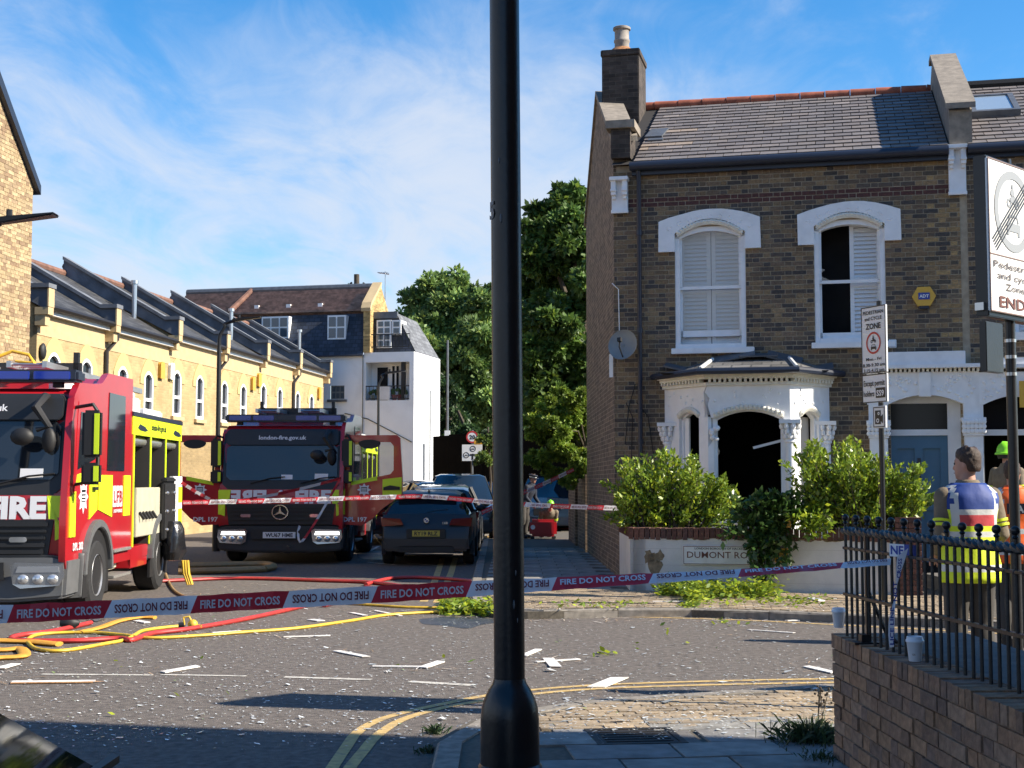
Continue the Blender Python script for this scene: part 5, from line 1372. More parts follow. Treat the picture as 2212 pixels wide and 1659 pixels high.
# mansards
mz0, mz1 = zL, bh(700, 676)[1]; lean = .55
m = MB(); m.poly([(bh(470, 720)[0], -.12, mz0), (xm, -.12, mz0), (xm, lean, mz1), (bh(470, 720)[0], lean, mz1)]); m.poly([(bh(470, 720)[0], -.12, mz0), (xm, -.12, mz0), (xm, .3, mz0), (bh(470, 720)[0], .3, mz0)]); m.build('mansard', M_MANS, ab, fix=False)
m = MB(); m.box(bh(470, 720)[0], xm, -.2, .0, mz0 - .06, mz0 - .01); m.build('drip_edge', M_NAVY, ab)
def wnd(pa, pb, cols, rows, y, frame=.07):
    a, b = bh(pa[0], pa[1], y), bh(pb[0], pb[1], y); X0, X1, Z0, Z1 = a[0], b[0], b[1], a[1]
    m = MB(); m.box(X0, X1, y - .08, y + .7, Z0, Z1); w_ = m.build('window', M_UPVC, ab)
    for i in range(cols):
        for j in range(rows):
            m = MB(); m.box(X0 + frame + i * (X1 - X0 - frame) / cols, X0 + (i + 1) * (X1 - X0 - frame) / cols, y - .095, y - .081, Z0 + frame + j * (Z1 - Z0 - frame) / rows, Z0 + (j + 1) * (Z1 - Z0 - frame) / rows); m.build('pane', M_WGL, w_)
    return w_
M_WGL = mat('sky_glass', (.06, .085, .11), .08, spec=.8)
wnd((567, 685), (625, 731), 3, 2, .2); wnd((709, 682), (748, 733), 2, 2, .2)
wnd((848, 692), (867, 723), 1, 2, .35); wnd((815, 692), (846, 751), 2, 4, .35)
a = bh(714, 832); b = bh(744, 863)
m = MB(); m.box(a[0], b[0], .05, .12, b[1], a[1]); w_ = m.build('window', mat('grey_frame', (.16, .17, .17), .6), ab)
for i in range(3):
    for j in range(2): m = MB(); X0, X1 = a[0] + .07, b[0]; m.box(X0 + i * (X1 - X0) / 3, X0 + (i + 1) * (X1 - X0) / 3 - .05, .035, .049, b[1] + .07 + j * (a[1] - b[1] - .07) / 2, b[1] + (j + 1) * (a[1] - b[1] - .07) / 2); m.build('pane', M_WGL, w_)
m = MB(); m.box(a[0] - .12, b[0] + .12, -.1, .05, b[1] - .1, b[1]); m.build('sill', M_LEAD, w_)
# top storey on the right: navy front, sloping slate side
t0, t1 = bh(812, 752, .4), bh(895, 676, .4)
zr0, zr1 = ztop + .0, bh(870, 676, .4)[1]
m = MB(); m.poly([(xm + .05, .4, zr0), (-.05, .4, zr0), (-.95, .4, zr1), (xm + .05, .4, zr1)]); m.build('upper_front', M_MANS, ab, fix=False)
m = MB(); m.poly([(-.02, .35, zr0), (-.02, dpt, zr0), (-.9, dpt - .6, zr1 - .05), (-.9, .35, zr1 - .0)]); m.poly([(xm, .4, zr1), (-.9, .35, zr1), (-.9, dpt - .6, zr1 - .05), (xm, dpt, zr1)]); m.build('slate_side', mat('grey_slate', (.14, .145, .155), .7, var=.15, scale=2, bump=.3, bscale=20, brick=(.3, .2), mortar=(.08, .08, .09)), ab, fix=False)
m = MB(); m.box(xm + .05, -.85, .3, .44, zr1 - .22, zr1 + .06); m.build('parapet_band', M_LEAD, ab)
# tiled main roof running behind, its gable ends in stock brick
rz0 = bh(700, 673, .3)[1]; ry1 = 1.7; rzt = bh(700, 627, ry1)[1]
m = MB(); nrow = 13
xl2 = bh(380, 650, .6)[0]; xr2 = xm + .1
m.poly([(xl2, .5, rz0 - .02), (xr2, .5, rz0 - .02), (xr2, ry1, rzt - .02), (xl2, ry1, rzt - .02)]); m.poly([(xl2, ry1, rzt), (xr2, ry1, rzt), (xr2, 3.2, rz0), (xl2, 3.2, rz0)])
for r in range(nrow):
    f0, f1 = r / nrow, (r + 1) / nrow; y0_, y1_ = .5 + (ry1 - .5) * f0, .5 + (ry1 - .5) * f1; q0, q1 = rz0 + (rzt - rz0) * f0, rz0 + (rzt - rz0) * f1
    m.add([(xl2, y0_ - .06, q0 + .01), (xr2, y0_ - .06, q0 + .01), (xr2, y0_ - .06, q0 + .09), (xl2, y0_ - .06, q0 + .09), (xr2, y1_, q1 + .02), (xl2, y1_, q1 + .02)], [[0, 1, 2, 3], [3, 2, 4, 5]])
rf = m.build('tiled_roof', M_PANT, ab, fix=False)
m = MB(); m.tube([(xl2, ry1, rzt + .08), (xr2, ry1, rzt + .08)], .16, 8); m.build('ridge', M_LEAD, ab)
m = MB(); xv = bh(500, 650, .6)[0]; m.tube([(xv, .44, rz0 + .15), (xv + .5, ry1, rzt + .12)], .13, 8); m.build('hip_ridge', M_TRIDGE, ab)
for px in (566, 634, 702): x = bh(px, 662, 1.3)[0]; m = MB(); m.box(x - .10, x + .10, .7, .95, rz0 + .18, rz0 + .42); m.build('roof_vent', M_PLAST, ab)
gz = bh(803, 620, 1.3)[1]
m = MB(); m.prism([(-.1, ztop), (2.6, ztop), (2.6, rz0 - .1), (1.3, gz), (.0, rz0 + .1), (-.1, rz0 - .1)], lambda y, z, d: Vector((xm + .0 + d, y, z)), 0, .30); m.build('stock_gable', M_GBR, ab)
m = MB(); m.prism([(-.15, rz0 - .1), (.0, rz0 + .15), (1.3, gz + .05), (1.3, gz + .2), (-.05, rz0 + .3), (-.2, rz0 + .05)], lambda y, z, d: Vector((xm - .08 + d, y, z)), 0, .42); m.build('gable_coping', M_TCR, ab)
g2 = bh(833, 648, 2.6)[1]; gx2 = bh(818, 680, 2.6)[0]
m = MB(); m.prism([(2.0, ztop), (3.5, ztop), (3.5, g2 - .9), (2.7, g2), (2.0, g2 - .9)], lambda y, z, d: Vector((gx2 + d - .1, y, z)), 0, .3); m.build('stock_gable', M_GBR, ab)
m = MB(); ay = bh(832, 640, 3); m.tube([(ay[0], 3, rz0), (ay[0], 3, bh(832, 586, 3)[1])], .025, 5); zz = bh(832, 592, 3)[1]; m.tube([(ay[0] - .35, 3, zz + .08), (ay[0] + .18, 3, zz - .02)], .025, 5)
for k in range(6): m.tube([(ay[0] - .3 + k * .08, 2.8, zz + .06), (ay[0] - .3 + k * .08, 3.2, zz + .06)], .012, 4)
m.build('aerial', M_STEEL, ab)
m = MB(); m.tube([(xm - .02, -.06, zL), (xm - .02, -.06, 0)], .02, 5); m.tube([bhv for bhv in (Vector((bh(745, 893)[0], -.03, bh(745, 893)[1])), Vector((bh(795, 905)[0], -.03, bh(795, 905)[1])), Vector((bh(890, 955)[0], -.03, bh(890, 955)[1])))], .02, 5); m.build('wall_cable', M_BLACK, ab)
m = MB(); f_ = lambda s, z, d: Vector((d, s, z)); m.prism([(1.3, 0), (1.55, 0), (1.55, 3.2), (1.3, 3.2)], f_, 0.0, .03); m.tube([(.06, 2.2, ztop - 1.5), (.06, 2.2, .2)], .03, 5); m.build('side_pipe', M_LEAD, ab)
m = MB(); m.box(bh(882, 800)[0] - .35, bh(882, 800)[0] - .2, .1, .3, z0, z1); m.build('balcony_downpipe', M_BLACK, ab)

# ================================================================== street lamps and poles
M_LAMP = mat('lamp_black', (.012, .013, .015), .45)
def lamp(base, h, arm, name_lb, r=.055, headdir=1, curve=True):
    t = thing('street_lamp', name_lb, 'street lamp', base)
    m = MB(); m.cyl((0, 0, 0), (0, 0, 1.2), r * 1.7, n=12); m.cyl((0, 0, 1.2), (0, 0, h - .5), r, r * .9, 12); m.build('column', M_LAMP, t, smooth=True)
    P = [(0, 0, h - .5), (.02 * headdir, 0, h - .25), (.12 * headdir, 0, h - .06), (arm * .4 * headdir, 0, h + .02), (arm * headdir, 0, h + .08)]
    m = MB(); m.tube(smooth_path(P, 5), r * .75, 8); m.build('bracket_arm', M_LAMP, t, smooth=True)
    m = MB(); x = arm * headdir; m.add([(x - .05 * headdir, -.06, h + .05), (x - .05 * headdir, .06, h + .05), (x + .62 * headdir, .11, h + .15), (x + .62 * headdir, -.11, h + .15), (x - .05 * headdir, -.07, h + .13), (x - .05 * headdir, .07, h + .13), (x + .62 * headdir, .10, h + .18), (x + .62 * headdir, -.10, h + .18)], [[0, 1, 2, 3], [4, 5, 6, 7], [0, 1, 5, 4], [1, 2, 6, 5], [2, 3, 7, 6], [3, 0, 4, 7]]); m.build('lantern', M_LAMP, t, bevel=.015)
    m = MB(); m.cyl((x + .1 * headdir, 0, h + .14), (x + .1 * headdir, 0, h + .22), .035, n=8); m.build('photocell', M_LAMP, t)
    return t
p = at(474, 705, 32); lamp((p.x, p.y, 0), p.z + .05, .35, 'black street lamp with a curved arm in front of the yellow terrace', r=.055)
p = at(818, 812, 44); lamp((p.x, p.y, 0), p.z, .25, 'thin black street lamp before the white building balcony', r=.045)
p = at(-60, 496, 15); lamp((p.x, p.y, 0), p.z, .30, 'black lamp head reaching in over the left border', r=.06)
p = at(967, 735, 52); t = thing('telegraph_pole', 'thin grey pole standing against the dark trees', 'pole', (p.x, p.y, 0)); m = MB(); m.cyl((0, 0, 0), (0, 0, p.z), .06, .04, 8); m.build('shaft', M_LEAD, t); m = MB(); m.box(-.1, .1, -.1, .1, p.z - 3.6, p.z - 3.4); m.build('junction', M_PLAST, t)

# ================================================================== traffic signs down the street
M_SIGN = mat('sign_face', (.72, .72, .72), .35); M_RED = mat('sign_red', (.50, .03, .03), .4); M_SGREY = mat('sign_grey', (.30, .31, .32), .4)
def disc(mb, c, r, ri, y, mi, n=28, sx=1.0):
    """ring or disc facing -y"""
    o = [Vector((c[0] + r * sx * math.cos(2 * math.pi * i / n), y, c[1] + r * math.sin(2 * math.pi * i / n))) for i in range(n)]
    if ri <= 0: mb.poly(o, mi); return
    q = [Vector((c[0] + ri * sx * math.cos(2 * math.pi * i / n), y, c[1] + ri * math.sin(2 * math.pi * i / n))) for i in range(n)]
    mb.add(o + q, [[i, (i + 1) % n, n + (i + 1) % n, n + i] for i in range(n)], mi)
def carsym(mb, cx, cz, s, y, mi):
    for a, b, c, d in ((-.5, .5, -.28, .02), (-.5, -.32, -.42, -.28), (.32, .5, -.42, -.28)): mb.poly([(cx + a * s, y, cz + c * s), (cx + b * s, y, cz + c * s), (cx + b * s, y, cz + d * s), (cx + a * s, y, cz + d * s)], mi)
    mb.poly([(cx - .42 * s, y, cz + .05 * s), (cx - .3 * s, y, cz + .3 * s), (cx + .3 * s, y, cz + .3 * s), (cx + .42 * s, y, cz + .05 * s), (cx + .33 * s, y, cz + .05 * s), (cx + .24 * s, y, cz + .23 * s), (cx - .24 * s, y, cz + .23 * s), (cx - .33 * s, y, cz + .05 * s)], mi)
def bikesym(mb, cx, cz, s, y, mi):
    disc(mb, (cx - .32 * s, cz - .12 * s), .17 * s, .09 * s, y, mi, 16); disc(mb, (cx + .32 * s, cz - .12 * s), .17 * s, .09 * s, y, mi, 16)
    mb.poly([(cx - .3 * s, y, cz - .06 * s), (cx + .25 * s, y, cz - .14 * s), (cx + .38 * s, y, cz + .08 * s), (cx + .05 * s, y, cz + .16 * s), (cx - .2 * s, y, cz + .1 * s)], mi)
    mb.poly([(cx - .05 * s, y, cz + .12 * s), (cx + .14 * s, y, cz + .14 * s), (cx + .06 * s, y, cz + .42 * s), (cx - .12 * s, y, cz + .40 * s), (cx - .22 * s, y, cz + .22 * s)], mi); disc(mb, (cx - .03 * s, cz + .5 * s), .09 * s, 0, y, mi, 12)
def sign_at(px, py, Y, rz, nm, lb, cat='traffic sign'):
    p = at(px, py, Y); return thing(nm, lb, cat, p, rz)
p = at(1020, 978, 46)
ps = thing('sign_post', 'grey post carrying the speed limit roundel down the street', 'post', (p.x, p.y + .08, 0)); m = MB(); m.cyl((0, 0, 0), (0, 0, p.z + .75), .04, n=8); m.build('shaft', M_LEAD, ps)
s = thing('traffic_sign', 'white board with two restriction circles and a black junction arrow', 'traffic sign', p)
m = MB(); w, h = .335, .27; m.box(-w, w, 0, .03, -h, h); m.build('plate', M_SIGN, s)
m = MB(); disc(m, (.02, .13), .10, .075, -.004, 0); carsym(m, .02, .13, .09, -.004, 0); disc(m, (-.20, -.08), .10, .075, -.004, 0); carsym(m, -.20, -.08, .09, -.004, 0)
m.poly([(-.02, -.004, -.23), (.04, -.004, -.23), (.04, -.004, -.03), (-.02, -.004, -.03)]); m.poly([(-.08, -.005, -.10), (.22, -.005, -.10), (.29, -.005, -.07), (.22, -.005, -.04), (-.08, -.005, -.04)]); m.build('symbol', M_SBLK, s, fix=False)
s = sign_at(1020, 944, 46, 0, 'speed_limit_sign', 'round speed limit roundel reading 20 above the white board')
m = MB(); m.prism([(.2 * math.cos(i * .2618), .2 * math.sin(i * .2618)) for i in range(24)], fnF, .0, -.02); m.build('plate', M_SIGN, s); m = MB(); disc(m, (0, 0), .2, .15, -.004, 0); m.build('ring', M_RED, s, fix=False)
m = MB(); letter(m, '20', (0, -.006, -.07), (1, 0, 0), (0, 0, 1), .14, bold=.03); m.build('lettering', M_SBLK, s, fix=False)
s = sign_at(1034, 954, 45.8, 0, 'direction_sign', 'small yellow arrow sign below the speed roundel')
m = MB(); m.prism([(-.15, -.09), (.12, -.09), (.19, 0), (.12, .09), (-.15, .09)], fnF, .0, -.02); m.build('plate', mat('sign_orange', (.62, .33, .03), .4), s); m = MB(); letter(m, 'Path', (-.02, -.004, .01), (1, 0, 0), (0, 0, 1), .045, bold=.03); letter(m, 'closed', (-.02, -.004, -.06), (1, 0, 0), (0, 0, 1), .045, bold=.03); m.build('lettering', M_SBLK, s, fix=False)
# black hoarding
p0 = at(935, 1040, 52); p1 = at(1290, 1040, 43)
t = thing('hoarding', 'black site hoarding across the street end beneath the trees', 'hoarding', (p0.x, p0.y, 0), math.atan2(p1.y - p0.y, p1.x - p0.x)); L_ = (p1 - p0).length
m0 = mat('hoarding_black', (.004, .004, .0045), .95, spec=.05, var=.2, scale=2); k = 0
while k < L_: m = MB(); m.box(k, k + 1.21, 0, .05, 0, 3.3 + R.uniform(-.03, .03)); m.build('panel', m0, t); k += 1.22

# ================================================================== trees and hedges
M_LEAF = mat('tree_leaf', (1, 1, 1), .55, attr=True, transl=.35)
M_LEAFS = mat('shrub_leaf', (1, 1, 1), .38, attr=True, transl=.38, spec=.6)
M_BARK = mat('bark', (.07, .055, .04), .95, var=.3, scale=8, bump=.6)
def tree(base, clumps, n, lb, trunk_h, leaf=.16, base_col=(.055, .10, .028), cat='tree', name='broadleaf_tree', group=None, yellow=.12, trunk_r=.25):
    """clumps: (x, y, z, r) relative to base; leaves sit on the outer shells of the clumps"""
    t = thing(name, lb, cat, base, 0, group)
    tot = sum(c[3] ** 2 for c in clumps); Vs, Cs = [], []
    for cx, cy, cz, r in clumps:
        k = int(n * r * r / tot)
        # sub-clumps break up each clump's outline
        sc = NR.normal(0, 1, (max(10, int(r * 26)), 3)); sc /= np.linalg.norm(sc, axis=1, keepdims=True); sc *= r * NR.uniform(.35, 1.12, (len(sc), 1)) ; sr = r * NR.uniform(.14, .34, len(sc)); sk = NR.uniform(.6, 1.35, len(sc))
        idx = NR.integers(0, len(sc), k); d = NR.normal(0, 1, (k, 3)); d /= np.linalg.norm(d, axis=1, keepdims=True)
        P = np.array([cx, cy, cz]) + sc[idx] + d * sr[idx][:, None] * NR.uniform(.2, 1.25, (k, 1)) ** .7 * np.array([1.15, 1.15, .8])
        D = d + np.array([0, 0, -.25]); D /= np.linalg.norm(D, axis=1, keepdims=True)
        Vs.append(leaf_quads(P, D, leaf * NR.uniform(.6, 1.3, k), w=.55, jit=.6)); Cs.append(leaf_cols(k, base_col, .35, yellow) * sk[idx][:, None])
    V, C = np.concatenate(Vs), np.concatenate(Cs)
    link('crown', quads_mesh('crown', V, len(C), M_LEAF, C), t)
    m = MB(); m.tube([(0, 0, 0), (.05, .02, trunk_h * .5), (-.04, .06, trunk_h)], [trunk_r, trunk_r * .8, trunk_r * .6], 10)
    for cx, cy, cz, r in clumps[:8]: m.tube([(-.02, .04, trunk_h * .8), (cx * .5, cy * .5, (trunk_h + cz) * .5), (cx, cy, cz)], [trunk_r * .5, trunk_r * .3, trunk_r * .1], 6)
    m.build('trunk', M_BARK, t, smooth=True)
    return t
def px_tree(pix, Y, spread, n, lb, leaf=.16, base_col=(.055, .10, .028), trunk_px=None, **k):
    """pix: (px, py, radius px) clumps at depth Y (+- spread)"""
    q = [(at(x, y, Y + R.uniform(-spread, spread)), r * Y / FPX) for x, y, r in pix]
    bx_ = at(trunk_px, 1040, Y).x if trunk_px else sum(a.x for a, _ in q) / len(q); base = (bx_, Y, 0)
    return tree(base, [(a.x - bx_, a.y - Y, a.z, r) for a, r in q], n, lb, min(a.z for a, _ in q) + 1.0, leaf, base_col, **k)
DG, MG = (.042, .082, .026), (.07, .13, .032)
px_tree([(905, 680, 48), (940, 640, 44), (985, 632, 42), (900, 750, 50), (950, 720, 60), (1010, 690, 50), (1040, 650, 38), (960, 800, 60), (1025, 770, 60), (985, 870, 60), (1045, 850, 55), (930, 690, 40)], 74, 3.0, 70000, 'big bright green tree behind the white building', .30, (.15, .235, .065), group='trees beyond the street')
px_tree([(1075, 700, 55), (1100, 660, 50), (1050, 760, 50), (1110, 760, 60), (1140, 700, 50), (1080, 830, 65), (1130, 830, 60), (1060, 900, 50), (1110, 900, 55)], 80, 2.5, 46000, 'mid green tree behind the lamp post in the street', .28, (.13, .21, .058), group='trees beyond the street')
px_tree([(1200, 450, 48), (1235, 430, 42), (1180, 520, 55), (1235, 520, 60), (1160, 600, 50), (1215, 610, 65), (1170, 690, 60), (1230, 700, 65), (1150, 760, 45), (1205, 790, 65), (1255, 800, 60), (1260, 480, 50), (1165, 850, 50), (1285, 620, 60), (1150, 680, 55), (1190, 560, 60), (1240, 780, 60), (1140, 830, 50), (1190, 850, 60), (1240, 860, 55)], 36, 1.6, 95000, 'tall dense dark tree rising behind the brick gable', .19, (.085, .15, .032), trunk_r=.3, trunk_px=1275)
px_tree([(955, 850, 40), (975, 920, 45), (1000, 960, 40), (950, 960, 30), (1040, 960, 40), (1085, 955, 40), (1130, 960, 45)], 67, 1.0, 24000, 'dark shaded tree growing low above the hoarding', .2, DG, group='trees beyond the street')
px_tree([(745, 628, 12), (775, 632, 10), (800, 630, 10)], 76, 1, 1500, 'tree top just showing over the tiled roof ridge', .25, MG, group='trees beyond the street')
px_tree([(1055, 955, 18), (1070, 985, 20), (1045, 990, 16)], 44, .5, 2500, 'small bright bush in front of the black hoarding', .12, (.085, .14, .03), cat='bush', name='bush', yellow=.4, trunk_r=.05)
px_tree([(1165, 905, 28), (1195, 875, 30), (1235, 870, 30), (1180, 950, 35), (1225, 930, 40), (1255, 900, 30), (1165, 985, 25), (1210, 990, 30), (1250, 980, 28), (1190, 1015, 18), (1230, 1030, 20), (1262, 1020, 16), (1200, 920, 40), (1235, 960, 45), (1185, 905, 35), (1250, 1000, 35), (1215, 870, 25), (1250, 860, 22), (1160, 930, 24)], 31, .45, 75000, 'hedge of ivy hanging over the side garden wall', .085, (.19, .28, .04), cat='hedge', name='ivy_hedge', trunk_r=.06, trunk_px=1272)
# garden wall continuing behind the gable
q0, q1 = at(1270, 1040, 29.8), at(1228, 1040, 36)
t = thing('side_wall', 'brick side garden wall below the ivy hedge', 'wall', (q0.x, q0.y, 0), math.atan2(q1.y - q0.y, q1.x - q0.x))
m = MB(); m.box(0, (q1 - q0).length, -.25, 0, 0, 1.75); m.build('brickwork', M_GABLE, t)
m = MB(); m.box(0, .1, 0, .06, 0, 1.75); m.box(3, 3.4, 0, .06, 0, 1.8); m.build('buttress', M_GABLE, t)

# ---- garden shrubs: shoots with leaves along them
def shrub(lb, base, shoots, n_leaf, leaf=.07, col=(.19, .28, .03), name='laurel_shrub', cat='shrub', yellow=.25, jit=.55, stems=True, group=None):
    """shoots: list of (root, tip) relative to base; leaves along the outer 75 percent of each"""
    t = thing(name, lb, cat, base, 0, group)
    P, D = [], []
    st = MB()
    for r0, tip in shoots:
        r0, tip = Vector(r0), Vector(tip); mid = (r0 + tip) / 2 + Vector((R.gauss(0, .05), R.gauss(0, .05), .08))
        pts = [r0 * (1 - u) ** 2 + mid * 2 * u * (1 - u) + tip * u * u for u in (0, .25, .5, .75, 1)]
        if stems: st.tube(pts, [.012, .010, .008, .006, .003], 4)
        for _ in range(n_leaf):
            u = R.random() ** .7 * .92 + .1; p = r0 * (1 - u) ** 2 + mid * 2 * u * (1 - u) + tip * u * u
            sp_ = .07 * (1.25 - u)
            P.append((p.x + R.gauss(0, sp_), p.y + R.gauss(0, sp_), p.z + R.gauss(0, sp_)))
            d = (tip - r0).normalized() * .8 + Vector((R.gauss(0, 1), R.gauss(0, 1), R.gauss(0.2, .8))) * .75; d.normalize(); D.append(tuple(d))
    n = len(P); V = leaf_quads(np.array(P), np.array(D), leaf * NR.uniform(.65, 1.35, n), w=.5, jit=.2); C = leaf_cols(n, col, .4, yellow)
    link('foliage', quads_mesh('foliage', V, n, M_LEAFS, C), t, kind='stuff')
    if stems: st.build('stem', M_BARK, t)
    return t
def px_shrub(lb, tips, root_px, Y, n_leaf, depth=.45, per=3, wpx=14, rootw=60, **k):
    """tips: pixel outline points of the shoots' ends; roots spread along root_px"""
    base = at(root_px[0], root_px[1], Y); sh = []
    for (x, y) in tips:
        for _ in range(per):
            tp = at(x + R.gauss(0, wpx), y + abs(R.gauss(0, wpx)) * (1.2 if _ else 0), Y + R.uniform(-depth, depth))
            ro = at(root_px[0] + (x - root_px[0]) * .6 + R.gauss(0, rootw * .2), root_px[1] - R.uniform(0, 20), Y + R.uniform(-depth * .6, depth * .6))
            sh.append((ro - base, tp - base))
    return shrub(lb, base, sh, n_leaf, **k)
YG = 19.95
px_shrub('leafy shrub left of the blown out bay window', [(1332, 1030), (1345, 992), (1362, 985), (1385, 1005), (1404, 1010), (1425, 978), (1440, 974), (1455, 1000), (1478, 1010), (1498, 985), (1505, 990), (1520, 1020), (1548, 1030), (1562, 1050), (1585, 1058), (1350, 1040), (1390, 1050), (1430, 1040), (1470, 1050), (1510, 1060), (1545, 1080), (1340, 1070), (1370, 1080), (1420, 1085), (1480, 1090), (1530, 1100), (1340, 1110), (1400, 1115), (1460, 1115), (1570, 1100)], (1440, 1150), YG, 90, per=5)
YG2 = 18.95
px_shrub('tall leafy shrub right of the bay window', [(1728, 990), (1735, 960), (1748, 955), (1765, 975), (1785, 985), (1810, 965), (1822, 953), (1838, 950), (1855, 975), (1870, 990), (1890, 985), (1910, 1000), (1935, 1015), (1960, 1005), (1980, 1005), (1995, 1040), (1990, 1075), (1740, 1020), (1775, 1020), (1810, 1005), (1850, 1015), (1890, 1030), (1930, 1040), (1750, 1055), (1800, 1050), (1850, 1060), (1900, 1070), (1950, 1070), (1780, 1090), (1840, 1095), (1900, 1100), (1960, 1100)], (1860, 1150), YG2, 90, per=5)
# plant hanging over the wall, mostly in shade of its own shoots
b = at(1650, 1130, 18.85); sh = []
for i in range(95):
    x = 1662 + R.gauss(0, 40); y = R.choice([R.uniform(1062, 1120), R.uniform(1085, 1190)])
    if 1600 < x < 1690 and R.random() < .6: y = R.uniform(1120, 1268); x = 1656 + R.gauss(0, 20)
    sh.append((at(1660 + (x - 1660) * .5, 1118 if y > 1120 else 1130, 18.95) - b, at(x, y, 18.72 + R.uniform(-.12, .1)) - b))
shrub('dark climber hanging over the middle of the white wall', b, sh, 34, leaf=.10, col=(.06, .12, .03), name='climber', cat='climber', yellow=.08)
b = at(1760, 1130, 18.6); sh = [(at(1740 + R.gauss(0, 10), 1100, 18.9) - b, at(1755 + R.gauss(0, 20), 1140 + R.gauss(0, 12), 18.55) - b) for i in range(26)]
shrub('bright sprig hanging over the wall coping right of the ochre tag', b, sh, 30, leaf=.09, name='shrub_sprig', cat='shrub')
b = gnd(1500, 1272, ZF); b.y += .0; sh = [((R.gauss(0, .06), R.gauss(0, .03), 0), (R.gauss(0, .22), R.gauss(-.05, .08), R.uniform(.10, .34))) for i in range(26)]
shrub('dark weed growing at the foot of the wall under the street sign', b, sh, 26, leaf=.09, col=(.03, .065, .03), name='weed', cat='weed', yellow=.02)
def litter(lb, pts, z, n, leaf, name, cat, thick=.08, col=(.19, .28, .03)):
    c = gnd(*pts[len(pts) // 2][:2], z); P, D = [], []
    for _ in range(n):
        x, y, w_, h_ = R.choice(pts); p = gnd(x + R.gauss(0, w_), y + R.gauss(0, h_), z); P.append((p.x - c.x, p.y - c.y, .01 + abs(R.gauss(0, thick)))); a = R.uniform(0, 6.3); D.append((math.cos(a), math.sin(a), R.uniform(-.3, .6)))
    V = leaf_quads(np.array(P), np.array(D), leaf * NR.uniform(.6, 1.3, n), NV=np.tile([0, 0, 1.0], (n, 1)), w=.5, jit=.2)
    t = thing(name, lb, cat, c); link('foliage', quads_mesh('foliage', V, n, M_LEAFS, leaf_cols(n, col, .4, .45)), t, kind='stuff'); return t
litter('heap of cut bright green leaves on the pavers below the street sign', [(1450, 1283, 14, 3), (1490, 1286, 20, 4), (1540, 1287, 24, 4), (1590, 1288, 24, 4), (1640, 1288, 22, 3), (1500, 1297, 12, 4)], ZF, 2300, .09, 'leaf_heap', 'leaf heap', .09)
litter('thin scatter of torn leaves along the footway kerb', [(1680, 1295, 30, 5), (1740, 1300, 25, 6), (1560, 1305, 60, 4), (1300, 1308, 60, 4), (1490, 1310, 10, 2)], ZF, 420, .075, 'leaf_scatter', 'leaf scatter', .01)
litter('leafy branch lying on the road end of the yellow hoses', [(962, 1322, 6, 3), (980, 1318, 12, 6), (1005, 1322, 14, 5), (1030, 1325, 14, 4), (1055, 1328, 8, 3), (985, 1310, 8, 4)], 0.0, 900, .11, 'fallen_branch', 'branch', .07)
litter('few torn leaves spread over the open road', [(1580, 1350, 30, 4), (1560, 1344, 8, 2), (1300, 1415, 20, 3), (1420, 1380, 80, 20), (940, 1430, 60, 12), (1240, 1325, 40, 2), (350, 1500, 80, 40)], 0.0, 60, .075, 'leaf_scatter', 'leaf scatter', .006)
# ================================================================== fire engines
M_FRED = mat('engine_red', (.40, .011, .018), .30, coat=.5, var=.06, scale=3, stain=(.30, .035, .035), stain_scale=1.6, stain_amt=.35)
M_FYEL = mat('reflective_yellow', (.62, .80, .02), .45)
M_GRILLE = mat('grille_black', (.018, .019, .021), .5, var=.1)
M_BUMP = mat('bumper_grey', (.105, .108, .112), .5, var=.12, scale=6)
M_SCREEN = mat('windscreen_glass', (.014, .018, .024), .05, spec=.8)
M_CHROME = mat('chrome', (.42, .43, .45), .18, .85)
M_LAMPC = mat('lamp_lens', (.62, .65, .68), .08, .7, spec=.8)
M_LIT = mat('lit_lamp', (1.0, .97, .90), .3, emit=2.2)
M_BLUEL = mat('blue_beacon', (.010, .035, .30), .15, coat=.5)
M_TYRE = mat('tyre', (.018, .018, .019), .85, var=.2, scale=20)
M_RIM = mat('wheel_rim', (.42, .42, .43), .4, .6, var=.15, scale=8)
M_CHEQ = mat('chequer_plate', (.32, .31, .29), .45, .5, var=.3, scale=30, bump=.4, bscale=80)
M_BEIGE = mat('panel_beige', (.46, .43, .33), .5, var=.08)
M_REFL = mat('emblem_white', (.72, .72, .74), .4)
M_ALU = mat('aluminium', (.55, .56, .57), .35, .8, var=.1)
M_INN = mat('locker_dark', (.03, .028, .027), .8)  # shade inside lockers and doorway is put into this near-black base
def wheel(parent, x, y, r, w, out=1):
    """out = +1 if the outer face looks to +x"""
    Mw = Matrix.Translation((x, y, r)) @ Matrix.Rotation(out * math.pi / 2, 4, 'Y')
    m = MB(); m.lathe([(r * .58, w * .5), (r * .9, w * .5), (r, w * .36), (r, -w * .36), (r * .9, -w * .5), (r * .58, -w * .5)], n=28, M=Mw, caps=False); o = m.build('wheel', M_TYRE, parent, smooth=True)
    m = MB(); m.lathe([(r * .60, w * .44), (r * .56, w * .50), (r * .52, w * .30), (r * .30, w * .22), (r * .28, w * .42), (.0, w * .44)], n=24, M=Mw, caps=False)
    for k in range(10):
        a = k * .628; m.cyl(Mw @ Vector((r * .40 * math.cos(a), r * .40 * math.sin(a), w * .2)), Mw @ Vector((r * .40 * math.cos(a), r * .40 * math.sin(a), w * .36)), .018, n=6)
    m.build('rim', M_RIM, o, smooth=True)
    return o
def star8(mb, c, r, fn, off, mi=0, points=8, inner=.62):
    mb.prism([(c[0] + (r if k % 2 == 0 else r * inner) * math.sin(math.pi * k / points), c[1] + (r if k % 2 == 0 else r * inner) * math.cos(math.pi * k / points)) for k in range(points * 2)], fn, off, 0, mi)
